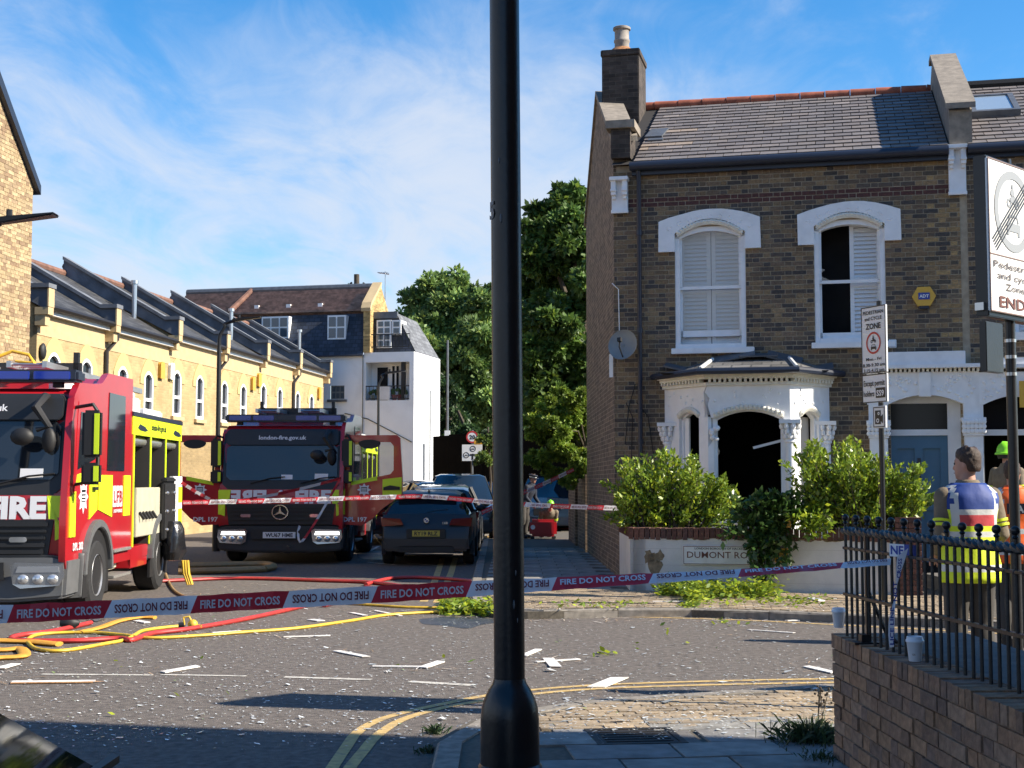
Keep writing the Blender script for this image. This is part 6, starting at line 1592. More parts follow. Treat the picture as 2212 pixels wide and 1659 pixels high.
def crest(parent, c, r, fn, off):
    m = MB(); star8(m, c, r, fn, off + .004, 0)
    e = off + .006
    m.prism([(c[0] - r * .42, c[1] - r * .3), (c[0] + r * .42, c[1] - r * .3), (c[0] + r * .42, c[1] + r * .42), (c[0] - r * .42, c[1] + r * .42)], fn, e, off, 1)
    for k in range(3): m.prism([(c[0] - r * .36, c[1] - r * .24 + k * r * .2), (c[0] + r * .36, c[1] - r * .24 + k * r * .2), (c[0] + r * .36, c[1] - r * .13 + k * r * .2), (c[0] - r * .36, c[1] - r * .13 + k * r * .2)], fn, e + .002, off, 0)
    m.build('crest', [M_REFL, M_SBLK], parent)
HWD = 1.13
def yfr(z): 
    T = [(0, .04), (.75, .0), (1.2, .0), (1.52, .04), (2.36, .17), (2.66, .25), (2.9, .5)]
    for (a, b), (c, d) in zip(T[:-1], T[1:]):
        if z <= c: return b + (d - b) * (z - a) / (c - a)
    return .5
fE = lambda x, z, off: Vector((x, yfr(z) - off, z))
def engine(lbl, loc, rz, plate, dpl, lit, doors_open, grey):
    t = thing('fire_engine', lbl, 'fire engine', loc, rz)
    m = MB()
    prof = [(.06, .62), (.0, .75), (.0, 1.2), (.04, 1.52), (.17, 2.36), (.25, 2.62), (.42, 2.76), (1.2, 2.80), (1.45, 2.83), (1.75, 2.98), (3.0, 3.0), (3.0, .62)]
    m.prism(prof, lambda y, z, d: Vector((d, y, z)), -HWD + .01, HWD - .01); m.build('cab', M_FRED, t, bevel=.07, smooth=40)
    t.scale = (1.08, 1, .975)                                    # 2.45 m over the cab
    # front
    def fr(poly, off, nm, mt, par=t, back=-.02, bv=0): m = MB(); m.prism(poly, fE, off, back); return m.build(nm, mt, par, bevel=bv)
    def rc(x0, x1, z0, z1, c=.05): return [(x0 + c, z0), (x1 - c, z0), (x1, z0 + c), (x1, z1 - c), (x1 - c, z1), (x0 + c, z1), (x0, z1 - c), (x0, z0 + c)]
    fr(rc(-1.06, 1.06, 1.48, 2.68, .1), .02, 'screen_surround', M_GRILLE)
    ws = fr(rc(-1.0, 1.0, 1.66, 2.37, .08), .028, 'windscreen', M_SCREEN)
    v = fr(rc(-1.02, 1.02, 2.36, 2.68, .05), .07, 'sun_visor', M_GRILLE, bv=.012)
    m = MB(); letter(m, 'london-fire.gov.uk', fE(.0, 2.475, .074), (1, 0, 0), (0, .25, .97), .085, bold=.018); m.build('lettering', M_REFL, v, fix=False)
    pan_ = fr(rc(-1.10, 1.10, 1.19, 1.49, .03), .018, 'front_panel', M_FRED, bv=.008)
    m = MB(); letter(m, 'FIRE', fE(-.58, 1.215, .024), (1, 0, 0), (0, .1, 1), .25, width=.64, bold=.05, mirror=True); m.build('lettering', M_REFL, pan_, fix=False); m = MB(); letter(m, 'FIRE', fE(.58, 1.215, .024), (1, 0, 0), (0, .1, 1), .25, width=.64, bold=.05); m.build('lettering', M_REFL, pan_, fix=False)
    m = MB(); m.ball(fE(0, 1.42, .03), .045, 10); m.build('washer_cap', M_REFL, t, smooth=True)
    g = fr([(-.92, .74), (.92, .74), (.98, 1.19), (-.98, 1.19)], .02, 'grille', M_GRILLE)
    for k in range(5): m = MB(); z = .80 + k * .08; m.prism([(-.88 - k * .01, z), (.88 + k * .01, z), (.88 + k * .01, z + .035), (-.88 - k * .01, z + .035)], fE, .05, .0); m.build('grille_bar', M_GRILLE, g, bevel=.006)
    m = MB(); c = (0, 1.03)
    n = 36; o_, i_ = [], []
    for k in range(n): a = 2 * math.pi * k / n; o_.append((c[0] + .150 * math.cos(a), c[1] + .150 * math.sin(a))); i_.append((c[0] + .130 * math.cos(a), c[1] + .130 * math.sin(a)))
    for k in range(n): m.prism([o_[k], o_[(k + 1) % n], i_[(k + 1) % n], i_[k]], fE, .085, .05)
    pts = []
    for k in range(6): a = math.pi / 2 + k * math.pi / 3; r = .135 if k % 2 == 0 else .026; pts.append((c[0] + r * math.cos(a), c[1] + r * math.sin(a)))
    m.prism(pts, fE, .09, .05); m.build('badge', M_CHROME, g)
    for s in (-1, 1):
        m = MB(); m.prism(rc(s * .62 - .09, s * .62 + .09, .93, .99, .015), fE, .06, 0); m.build('strobe_lamp', M_BLUEL if lit is False and s < 0 else M_LAMPC, g)
    b = MB(); b.prism([(-1.12, .28), (-.6, .24), (.6, .24), (1.12, .28), (1.14, .74), (.98, .78), (-.98, .78), (-1.14, .74)], lambda x, z, d: Vector((x, d + .05 * abs(x) ** 3, z)), -.12, .45)
    bu = b.build('bumper', M_BUMP if grey else M_GRILLE, t, bevel=.035, smooth=40)
    m = MB(); m.box(-.5, .5, -.125, -.1, .50, .70); m.build('bumper_recess', M_GRILLE, bu)
    for s in (-1, 1):
        yb = lambda x: -.135 + .05 * abs(x) ** 3
        fB = lambda x, z, off: Vector((x, yb(x) - off, z))
        X0, X1 = sorted((s * .60, s * 1.08))
        m = MB(); m.prism([(s * .57, .66), (s * .60, .45), (s * .68, .40), (s * 1.07, .43), (s * 1.12, .54), (s * 1.10, .68), (s * .62, .70)], fB, .012, 0); hl = m.build('headlight', M_CHROME, t)
        m = MB(); m.prism([(X0 + .03, .585), (X1 - .01, .585), (X1 - .02, .65), (X0 + .05, .65)], fB, .022, 0); m.build('running_light', M_LIT if lit else M_LAMPC, hl)
        for k in range(3): m = MB(); cx = s * (.70 + k * .15); m.ball((cx, yb(cx) - .0, .505), .062, 10, sq=(1, .55, 1)); m.build('lamp', M_LAMPC, hl, smooth=True)
    if plate:
        m = MB(); m.box(-.29, .29, -.150, -.13, .52, .64); np_ = m.build('number_plate', M_SIGN, t); m = MB(); letter(m, plate, (0, -.152, .545), (1, 0, 0), (0, 0, 1), .075, width=.49, bold=.03); m.build('lettering', M_SBLK, np_, fix=False)
    m = MB(); m.tube([(.15, -.135, .36), (.17, -.18, .35), (.19, -.135, .36)], .012, 6); m.build('tow_eye', M_STEEL, t)
    for s in (-1, 1):                                   # reflective corner blocks on the front and the side
        m = MB(); m.prism([(s * 1.0, .95), (s * 1.115, 1.0), (s * 1.115, 1.47), (s * .90, 1.47), (s * .93, 1.20), (s * .995, 1.195)], fE, .030, -.02); m.build('reflective_block', M_FYEL, t)
        m = MB(); m.prism([(.05, .98), (.28, .98), (.28, 1.52), (.05, 1.45)], lambda y, z, d: Vector((s * (HWD - .03 + d), y, z)), .034, 0); m.build('reflective_block', M_FYEL, t)
    for x0 in (-.55, .35):
        m = MB(); m.tube([fE(x0, 1.60, .05), fE(x0 + .35, 1.70, .06), fE(x0 + .62, 1.73, .06)], .012, 5); m.build('wiper', M_BLACK, t)
    m = MB(); m.prism([(.60, 1.68), (.84, 1.68), (.84, 1.79), (.60, 1.79)], fE, .034, .02); m.prism([(.0, 1.68), (.2, 1.68), (.2, 1.77), (.0, 1.77)], fE, .034, .02); m.build('dash_paper', M_REFL, t)
    # light bar
    m = MB(); m.box(-1.1, 1.1, .38, .72, 2.84, 2.99); lbr = m.build('light_bar', M_NAVY, t, bevel=.03)
    for k, (x0, x1) in enumerate(((-1.02, -.62), (-.58, -.2), (.2, .58), (.62, 1.02))): m = MB(); m.box(x0, x1, .36, .74, 2.865, 2.965); m.build('beacon', M_BLUEL, lbr, bevel=.01)
    m = MB(); m.box(-.9, -.8, .5, .6, 2.78, 2.85); m.box(.8, .9, .5, .6, 2.78, 2.85); m.build('bar_foot', M_BLACK, lbr)
    m = MB(); m.lathe([(.14, 2.78), (.14, 2.86), (.1, 2.9)], (.75, 1.05, 0), 14); m.build('roof_vent', M_PLAST, t, smooth=True)
    # mirrors
    mx = 1.18 if doors_open else 1.34
    for s in (-1, 1):
        m = MB(); m.tube([(s * 1.1, .25, 2.52), (s * mx, .10, 2.55), (s * (mx + .06), .1, 2.45), (s * (mx + .06), .1, 1.65), (s * 1.12, .25, 1.6)], .022, 8); ma = m.build('mirror_arm', M_BLACK, t, smooth=True)
        for z0, z1 in ((1.92, 2.48), (1.60, 1.86)):
            m = MB(); m.box(s * mx - .10, s * mx + .10, .02, .14, z0, z1); mm = m.build('mirror', M_BLACK, ma, bevel=.03, smooth=40)
            m = MB(); xs = s * mx + .062; m.box(xs - .026, xs + .026, .012, .02, z0 + .04, z1 - .04); m.build('reflective_strip', M_FYEL, mm)
    m = MB(); m.tube([(.82, .26, 2.66), (.85, .02, 2.64), (.80, -.14, 2.50), (.93, -.10, 2.28), (.80, -.1, 2.24)], [.03, .05, .05, .04, .03], 8); m.ball((.66, -.13, 2.16), .14, 12, sq=(.9, .5, .75)); m.ball((.90, .02, 2.12), .11, 12, sq=(.7, .5, 1.4)); m.build('front_mirror', M_BLACK, t, smooth=True)
    # sides
    for s in (-1, 1):
        fS = lambda y, z, d, s=s: Vector((s * (HWD - .01 + d), y, z))
        def sd(poly, off, nm, mt, par=t): m = MB(); m.prism(poly, fS, off, -.02); return m.build(nm, mt, par)
        if not doors_open:
            d_ = sd([(.24, .95), (1.28, 1.35), (1.28, 2.60), (.36, 2.60), (.22, 1.6)], .006, 'door', M_FRED)
            sd([(.34, 1.78), (1.12, 1.92), (1.12, 2.48), (.45, 2.48)], .012, 'door_window', M_SCREEN, d_)
            m = MB(); m.box(s * (HWD + .0) - .01, s * (HWD + .03) + .01, .98, 1.14, 1.53, 1.57); m.build('handle', M_BLACK, d_)
            crest(d_, (.62, 1.45), .21, fS, .006)
            sd([(.30, 1.62), (.45, 1.62), (.85, 1.72), (.85, 1.78), (.34, 1.72)], .009, 'reflective_block', M_FYEL, d_)
        else:
            sd([(.24, .95), (1.28, 1.35), (1.28, 2.60), (.36, 2.60), (.22, 1.6)], .006, 'opening_shade_panel', M_INN)  # flat dark panel on the cab side, painted as the unlit doorway
        sd([(.88, 1.17), (1.24, 1.28), (1.24, 1.72), (.88, 1.72)], .014, 'reflective_block', M_FYEL)
        sd([(1.32, 1.28), (2.0, 1.17), (2.0, 1.72), (1.32, 1.72)], .010, 'reflective_block', M_FYEL)
        sd([(2.62, 1.17), (2.98, 1.17), (2.98, 1.72), (2.62, 1.72)], .010, 'reflective_block', M_FYEL)
        sd([(1.72, 1.78), (2.62, 1.78), (2.62, 2.80), (1.78, 2.80)], .010, 'crew_window', M_SCREEN)
        sd([(1.36, 1.8), (1.62, 1.8), (1.62, 2.5), (1.36, 2.5)], .009, 'vent_panel', M_FRED)
        lf = sd([(2.06, 1.30), (2.54, 1.30), (2.54, 1.58), (2.06, 1.58)], .008, 'emblem_panel', M_REFL)
        m = MB()
        for k in range(2): m.prism([(2.06 + .155 * (k + 1), 1.30), (2.066 + .155 * (k + 1) + .006, 1.30), (2.066 + .155 * (k + 1) + .006, 1.58), (2.06 + .155 * (k + 1), 1.58)], fS, .011, 0)
        for k, ch_ in enumerate('LFB'): kk = k if s > 0 else 2 - k; letter(m, ch_, fS(2.138 + .16 * kk, 1.36, .012), (0, s, 0), (0, 0, 1), .16, bold=.03)
        m.build('lettering', M_FRED, lf, fix=False)
        m = MB(); letter(m, 'LONDON FIRE BRIGADE', fS(2.3, 1.225, .012), (0, s, 0), (0, 0, 1), .045, width=.46, bold=.03); letter(m, dpl, fS(.42, .82, .012), (0, s, 0), (0, 0, 1), .09, bold=.03); m.build('lettering', M_REFL, t, fix=False)
        # wheel arch and wheels
        for yc in (1.25, 4.85):
            sd([(yc + .60 * math.cos(k * math.pi / 14), .50 + .60 * math.sin(k * math.pi / 14)) for k in range(15)] + [(yc - .60, .22), (yc + .60, .22)], .012, 'wheel_arch', M_BLACK)
            ring = [(yc + .68 * math.cos(k * math.pi / 14), .50 + .66 * math.sin(k * math.pi / 14)) for k in range(15)] + [(yc + .58 * math.cos(k * math.pi / 14), .50 + .56 * math.sin(k * math.pi / 14)) for k in range(14, -1, -1)]
            m = MB(); m.prism(ring, fS, .06, -.02); m.build('wheel_fender', M_BUMP, t, bevel=.01)
            wheel(t, s * (HWD - .13), yc, .46, .30, s)
        for z, w_ in ((.40, .34), (.74, .22)):
            m = MB(); m.box(min(s * .75, s * (HWD + .04)), max(s * .75, s * (HWD + .04)), 1.98, 2.02 + .9, z - .04, z); m.build('step', M_CHEQ, t, bevel=.006)
        m = MB(); m.box(min(s * .9, s * 1.06), max(s * .9, s * 1.06), 2.2, 2.6, .46, .70); m.build('step_box', M_BEIGE, t, bevel=.02)
    # body: floor, roof, ends, posts leave open lockers on both sides
    m = MB(); m.box(-.66, .66, 3.06, 6.4, .62, 2.5); m.box(-HWD + .01, HWD - .01, 3.06, 3.14, .62, 2.6); m.box(-HWD + .01, HWD - .01, 6.32, 6.42, .62, 2.6); m.build('body', M_FRED, t)
    m = MB(); m.box(-HWD + .02, HWD - .02, 3.14, 6.32, .55, .72); m.box(-HWD + .02, HWD - .02, 3.14, 4.15, .42, .55); m.build('body_sill', M_FRED, t, bevel=.01)
    m = MB(); m.box(-.85, .85, .8, 6.3, .32, .62); m.build('chassis', M_BLACK, t)
    m = MB(); m.box(-HWD, HWD, 3.06, 6.42, 2.30, 2.56); st = m.build('top_band', M_FYEL, t)
    m = MB(); m.box(-HWD - .01, HWD + .01, 3.04, 6.44, 2.56, 2.62); m.build('roof_edge', M_NAVY, t)
    m = MB()
    for s in (-1, 1): letter(m, 'london-fire.gov.uk', (s * (HWD + .004), 4.72, 2.40), (0, s, 0), (0, 0, 1), .10, bold=.02)
    m.build('lettering', M_SBLK, st, fix=False)
    for s in (-1, 1):
        for yy in (3.35, 5.75):
            m = MB(); f2 = lambda y, z, d: Vector((s * (HWD + d), y, z)); m.prism([(yy, 2.40), (yy + .12, 2.46), (yy + .45, 2.43), (yy + .62, 2.38), (yy + .45, 2.36), (yy + .15, 2.37)], f2, .005, 0); m.build('hose_emblem', M_NAVY, st)
        for yy in (3.14, 4.18, 5.22, 6.25):
            m = MB(); m.box(min(s * .66, s * (HWD - .012)), max(s * .66, s * (HWD - .012)), yy, yy + .06, .72, 2.3); m.box(min(s * (HWD - .012), s * HWD), max(s * (HWD - .012), s * HWD), yy, yy + .06, .72, 2.3, 1); m.build('locker_post', [M_INN, M_FYEL], t)
        for k in range(3):
            y0_ = 3.21 + k * 1.04
            m = MB(); m.cyl((s * (HWD - .12), y0_, 2.22), (s * (HWD - .12), y0_ + .96, 2.22), .07, n=10); m.build('roller_shutter', M_ALU, t, smooth=True)
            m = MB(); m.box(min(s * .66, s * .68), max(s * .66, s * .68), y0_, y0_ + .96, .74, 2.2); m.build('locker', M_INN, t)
            for j in range(9):
                q = R.choice([M_FRED, M_ALU, M_BEIGE, M_HYEL, M_GRILLE, M_FRED, M_REFL]); zz = R.choice([.74, 1.3, 1.75]); yy = y0_ + R.uniform(.02, .6); m = MB(); m.box(min(s * .7, s * R.uniform(.8, 1.05)), max(s * .7, s * .95), yy, yy + R.uniform(.15, .32), zz, zz + R.uniform(.18, .42)); m.build('equipment', q, t, bevel=.01)
            m = MB(); m.box(min(s * .68, s * 1.05), max(s * .68, s * 1.05), y0_, y0_ + .96, 1.26, 1.29); m.build('locker_shelf', M_ALU, t)
    # ladders and gear on the roof
    m = MB()
    for x in (-.62, -.22, .18, .58):
        m.box(x - .025, x + .025, .95, 6.1, 3.06, 3.14)
    k = 1.0
    while k < 6.1: m.cyl((-.62, k, 3.1), (-.22, k, 3.1), .018, n=6); m.cyl((.18, k, 3.1), (.58, k, 3.1), .018, n=6); k += .3
    m.build('ladder', M_ALU, t)
    m = MB(); m.box(-.75, .75, 1.9, 1.98, 3.0, 3.2); m.box(-.72, -.66, 1.9, 1.98, 3.0, 3.34); m.box(.66, .72, 1.9, 1.98, 3.0, 3.34); m.build('ladder_gantry', M_GRILLE, t)
    m = MB(); m.box(.55, 1.0, 3.3, 4.1, 2.62, 2.86); m.box(.60, .95, 3.35, 4.0, 2.86, 2.95); m.box(.5, 1.0, 4.4, 5.6, 2.62, 2.74); m.build('roof_box', M_PLAST, t, bevel=.02)
    return t
p = at(103, 1040, 15.9)
E1 = engine('red fire engine at the left border with sunlit open side lockers', (-6.29, 15.9, 0), rad(2.2), None, 'DPL 202', False, False, True)
E2 = engine('shaded red fire engine facing the camera with both front doors standing open', (-4.48, 27.0, 0), rad(-.3), 'WU67 HME', 'DPL 197', True, True, False)
# pump panel, board and yellow roof gear of the lit engine
m = MB(); m.box(HWD - .02, HWD + .02, 3.25, 4.9, .85, 1.55); pp_ = m.build('pump_panel', M_BEIGE, E1, bevel=.01)
for k in range(5): m = MB(); m.tube([(HWD + .03, 3.4 + k * .2, 1.2), (HWD + .08, 3.45 + k * .2, 1.1)], .02, 6); m.build('valve', M_BLACK, pp_)
m = MB(); m.box(HWD + .03, HWD + .09, 4.75, 5.55, .75, 1.62); m.box(HWD + .02, HWD + .10, 4.8, 5.5, 1.62, 1.7); bd = m.build('black_board', M_BLACK, E1, bevel=.02)
for k in range(6): m = MB(); m.ball((HWD + .095, 4.9 + (k % 2) * .5, .9 + (k // 2) * .28), .03, 8); m.build('stud', M_STEEL, bd)
m = MB(); m.box(HWD - .01, HWD + .04, 5.6, 6.3, .75, 1.72); m.build('side_panel', M_REFL, E1); 
for z in (.95, 1.3): m = MB(); m.box(HWD + .04, HWD + .05, 6.0, 6.25, z, z + .25); m.build('reflective_block', M_FYEL, E1)
m = MB(); m.tube([(-.1, 1.3, 3.2), (.1, 1.35, 3.3), (.3, 1.3, 3.25), (.35, 1.4, 3.15), (.1, 1.5, 3.18)], .022, 8); m.build('coiled_line', M_HYEL, E1, smooth=True)
bag = thing('black_bag', 'black plastic bag hanging from the pump panel of the lit engine', 'bag', E1.matrix_world @ Vector((0, 0, 0)))
bag.location = Matrix.Translation(E1.location) @ Matrix.Rotation(rad(2.2), 4, 'Z') @ Vector((HWD * 1.08 + .16, 5.1, .40)); bag.rotation_euler = (0, 0, rad(1.2))
m = MB(); m.lathe([(.02, -.0), (.13, .02), (.18, .14), (.17, .32), (.15, .48), (.11, .56), (.09, .60)], n=18); 
m.v = [(x * (1 + .14 * math.sin(7 * math.atan2(y, x) + z * 9)), y * (1 + .12 * math.sin(5 * math.atan2(y, x) + z * 14)) * 1.2, z) for x, y, z in m.v]
m.build('sack', mat('bin_bag', (.012, .012, .014), .22, spec=.7, bump=.5, bscale=18), bag, smooth=True)
# yellow rope hanging by the bag
rp = thing('hose_bundle', 'short yellow hose bundle hanging below the black bag', 'hose', bag.location + Vector((.12, .2, -.35)))
m = MB()
for k in range(3): m.tube([(-.02 + k * .035, .01 * k, .35), (.0 + k * .035, .02, .15), (.07 + k * .03, 0, -.02)], .024, 6)
m.build('hose_body', M_HYEL, rp, smooth=True)
# open doors of the shaded engine: outer faces look at the camera
def open_door(par, s, ang):
    Md = Matrix.Translation((s * (HWD + .0), .20, 0)) @ Matrix.Rotation(-s * ang, 4, 'Z')
    f = lambda a, z, d: Md @ Vector((s * a, -d, z))
    W_ = [(.10, 1.62), (.84, 1.78), (.90, 1.86), (.90, 2.34), (.84, 2.42), (.10, 2.42)]
    out = [(.0, .78), (.32, .76), (.52, .90), (.68, 1.08), (.86, 1.22), (1.06, 1.30), (1.06, 1.80), (1.02, 2.50), (.96, 2.56), (.0, 2.56)]
    m = MB()
    m.prism([(0, .78), (.32, .76), (.52, .90), (.68, 1.08), (.86, 1.22), (1.06, 1.30), (1.06, 1.80), (.90, 1.86), (.84, 1.78), (.10, 1.62), (0, 1.62)], f, .03, -.03)
    m.prism([(0, 1.62), (.10, 1.62), (.10, 2.42), (0, 2.42)], f, .03, -.03)
    m.prism([(0, 2.42), (.84, 2.42), (.90, 2.34), (.90, 1.86), (1.06, 1.80), (1.02, 2.50), (.96, 2.56), (0, 2.56)], f, .03, -.03)
    d_ = m.build('door', M_FRED, par, label='front door standing open')
    m = MB(); m.prism(W_, f, .004, -.004); m.build('door_window', mat('door_glass', (.10, .12, .12), .04, alpha=.16, spec=.7), d_)
    m = MB(); m.prism([(.12, 1.56), (.60, 1.66), (.60, 1.74), (.12, 1.63)], f, .036, .0); m.build('reflective_block', M_FYEL, d_)
    m = MB(); m.prism([(.70, 1.30), (1.05, 1.34), (1.05, 1.72), (.70, 1.68)], f, .034, .0); m.build('reflective_block', M_FYEL, d_)
    m = MB(); m.prism([(.72, 1.46), (1.02, 1.47), (1.02, 1.53), (.84, 1.56), (.72, 1.52)], f, .06, .02); m.build('handle', M_BLACK, d_)
    crest(d_, (.36, 1.47), .13, f, .031)
    m = MB(); letter(m, 'DPL 197', f(.2 if s > 0 else .25, .84, .034), Md.to_3x3() @ Vector((1, 0, 0)), (0, 0, 1), .09, bold=.03); m.build('lettering', M_REFL, d_, fix=False)
    m = MB(); m.prism([(.46 + .20 * math.cos(k * .35), 2.40 + .11 * min(0, math.sin(k * .35)) + .07 * max(0, math.sin(k * .35))) for k in range(18)], f, .09, .03); m.build('kerb_mirror', M_BLACK, d_)
open_door(E2, 1, rad(8)); open_door(E2, -1, rad(8))

# ================================================================== cars
M_CBLK = mat('car_paint_dark', (.016, .019, .026), .22, coat=.8)
M_CGREY = mat('car_paint_grey', (.016, .018, .022), .42, coat=.1)
M_CBLUE = mat('car_paint_blue', (.018, .032, .052), .25, coat=.8)
M_CSIL = mat('car_paint_silver', (.10, .105, .11), .3, .3, coat=.6)
M_CMAR = mat('car_paint_maroon', (.085, .022, .016), .6, spec=.2)
M_CGL = mat('car_glass', (.012, .018, .024), .04, spec=.8)
M_TAIL = mat('tail_lamp', (.16, .008, .008), .15, spec=.7)
M_TRIM = mat('car_trim', (.012, .012, .013), .5)
M_PLY = mat('plate_yellow', (.55, .42, .06), .4)
def car(lbl, loc, rz, paint, S=None, L=4.3, wd=1.77, hgt=1.42, kind='hatch', plate=None, rearplate=None, group='parked cars', lamps=True):
    """front faces local -y"""
    t = thing('parked_car', lbl, 'car', loc, rz, group)
    w, h = wd / 2, hgt
    k = L / 4.3; hb = .66 * h + .02
    if kind == 'suv': top = [(0, .60), (.10, .92), (1.05, 1.08), (1.10, 1.09), (1.75, h - .05), (2.4, h), (3.6, h - .02), (4.0, h - .08), (4.22, 1.10), (4.3, .62)]; hb = 1.12
    else: top = [(0, .50), (.10, .70), (1.05, .93), (1.15, .95), (1.95, h - .05), (2.5, h), (3.4, h - .04), (3.82, h - .11), (4.16, .98), (4.30, .55)]; hb = .98
    rows = []
    for i, (y, z) in enumerate(top):
        endf = .80 if y < .05 else .93 if y < .2 else .93 if y > 4.25 else .97 if y > 4.1 else 1.0
        ww = w * endf; cabin = z > hb + .08; bl = min(z, hb)
        zb = .30 if 0 < i < len(top) - 1 else .34
        rw = ww * (.72 if cabin else .90); 
        rows.append([(ww * .92, zb), (ww, zb + .18), (ww * 1.0, (zb + bl) / 2 + .08), (ww * .985, bl - .02), (rw, z - (.05 if cabin else .012)), (rw * .80, z), (0, z + .012)])
    n = len(rows[0]); m = MB()
    V = []
    for (y, _), r in zip(top, rows):
        V.append([Vector((-a, y * k, z)) for a, z in r] + [Vector((a, y * k, z)) for a, z in r[-2::-1]])
    flat = [p for r in V for p in r]; N_ = len(V[0]); fs = []; mi = []
    for i in range(len(V) - 1):
        cab0, cab1 = top[i][1] > hb + .08, top[i + 1][1] > hb + .08
        for j in range(N_ - 1):
            jj = j if j < n - 1 else N_ - 2 - j
            g = 0
            if jj == 3 and (cab0 or cab1): g = 1
            if jj >= 4 and (cab0 != cab1): g = 1
            m.add([V[i][j], V[i][j + 1], V[i + 1][j + 1], V[i + 1][j]], [[0, 1, 2, 3]], g)
    m.poly(V[0], 0); m.poly(V[-1][::-1], 0)
    for i in range(len(V) - 1): m.poly([V[i][0], V[i + 1][0], V[i + 1][-1], V[i][-1]], 2)
    me = m.mesh('body', [paint, M_CGL, M_TRIM]); bm = bmesh.new(); bm.from_mesh(me); bmesh.ops.remove_doubles(bm, verts=bm.verts, dist=1e-4); bmesh.ops.recalc_face_normals(bm, faces=bm.faces)
    bm.to_mesh(me); bm.free(); me.shade_smooth()
    try: me.set_sharp_from_angle(angle=rad(38))
    except Exception: pass
    body = link('body', me, t)
    yr = L
    # pillars between the side windows, waist trim
    for s in (-1, 1):
        for y in (2.35, 3.35): m = MB(); m.tube([(s * w * .99, y * k, hb - .02), (s * w * .735, y * k + .05, h - .06)], .03, 6); m.build('pillar', M_TRIM, t)
        m = MB(); m.tube([(s * (w * .99), 1.15 * k, hb - .01), (s * (w * .99), 3.95 * k, hb - .0)], .014, 5); m.build('waist_trim', M_TRIM, t)
        if not lamps: continue
        m = MB(); m.ball((s * (w + .10), 1.45 * k, hb + .06), .11, 10, sq=(1, .6, .65)); m.tube([(s * w * .96, 1.45 * k, hb - .0), (s * (w + .06), 1.45 * k, hb + .03)], .025, 6); m.build('door_mirror', M_TRIM, t, smooth=True)
        r = .33 if kind != 'suv' else .38
        for yc in (.82 * k, 3.45 * k):
            m = MB(); m.prism([(yc + (r + .06) * math.cos(q * math.pi / 12), r + (r + .06) * math.sin(q * math.pi / 12)) for q in range(13)] + [(yc - r - .06, .2), (yc + r + .06, .2)], lambda a, b, d: Vector((s * (w * .93 + d), a, b)), .075, 0); m.build('wheel_arch', M_BLACK, t)
            wheel(t, s * (w - .09), yc, r, .21, s)
        m = MB(); m.prism([(s * w * .52, .66), (s * w * .93, .70), (s * w * .97, .84), (s * w * .6, .76)], lambda a, b, d: Vector((a, d + .14 * (abs(a) / w) ** 2, b + (.1 if kind == 'suv' else 0))), -.02, .12); m.build('headlight', M_LAMPC, t)
        m = MB(); z0 = .74 if kind != 'suv' else .85; m.prism([(s * w * .50, z0 + .04), (s * w * .97, z0), (s * w * 1.0, z0 + .17), (s * w * .56, z0 + .15)], lambda a, b, d: Vector((a, yr - .10 - .10 * (abs(a) / w) ** 3 + d, b)), .125, -.1); m.build('tail_light', M_TAIL, t)
    m = MB(); m.box(-w * .93, w * .93, yr - .14, yr + .035, .28, .56); m.build('rear_bumper', paint, t, bevel=.045, smooth=40)
    m = MB(); m.box(-w * .60, w * .60, yr - .1, yr + .045, .26, .38); m.build('diffuser', M_TRIM, t, bevel=.01)
    m = MB(); m.box(-w * .86, w * .86, -.05, .16, .26, .52); m.build('front_bumper', paint, t, bevel=.04, smooth=40)
    m = MB(); m.box(-.36, .36, -.055, .05, .58, .78 if kind == 'suv' else .68); m.build('grille', M_TRIM, t, bevel=.01)
    if plate: m = MB(); m.box(-.26, .26, -.075, -.05, .40, .51); q = m.build('number_plate', M_SIGN, t); m = MB(); letter(m, plate, (0, -.078, .42), (1, 0, 0), (0, 0, 1), .075, width=.44, bold=.03); m.build('lettering', M_SBLK, q, fix=False)
    if rearplate:
        m = MB(); m.box(-.37, .37, yr - .01, yr + .045, .52, .70); m.build('plate_recess', M_TRIM, t, bevel=.01)
        m = MB(); m.box(-.26, .26, yr + .045, yr + .06, .56, .67); q = m.build('number_plate', M_PLY, t); m = MB(); letter(m, rearplate, (0, yr + .063, .58), (-1, 0, 0), (0, 0, 1), .075, width=.44, bold=.03); m.build('lettering', M_SBLK, q, fix=False)
    return t
b = at(921, 1040, 26.4); Lb = 4.32
CAR1 = car('dark grey hatchback seen from behind with a yellow number plate', (b.x, b.y + Lb, 0), math.pi, M_CGREY, L=Lb, wd=1.74, rearplate='RY19 RLZ')
m = MB(); yr = Lb
fR_ = lambda a, z, d: Vector((-a, yr - .06 + d, z))
n = 24
m.prism([(.05 * math.cos(k * .2618), .86 + .05 * math.sin(k * .2618)) for k in range(24)], fR_, .03, -.1, 0)
m.prism([(.036 * math.cos(k * .2618), .86 + .036 * math.sin(k * .2618)) for k in range(24)], fR_, .033, 0, 1)
for a0_ in (0, math.pi): m.prism([(0, .86)] + [(.034 * math.cos(a0_ + k * .3927), .86 + .034 * math.sin(a0_ + k * .3927)) for k in range(5)], fR_, .036, 0, 0)
m.build('badge', [M_CHROME, M_BBLU], CAR1)
m = MB(); letter(m, '118i', (-.36, yr - .018, .79), (-1, 0, 0), (0, 0, 1), .045, bold=.03); m.build('lettering', M_CHROME, CAR1, fix=False)
m = MB(); m.box(-.58, .58, 3.78, 3.99, 1.29, 1.325); m.build('spoiler', M_CGREY, CAR1, bevel=.012)
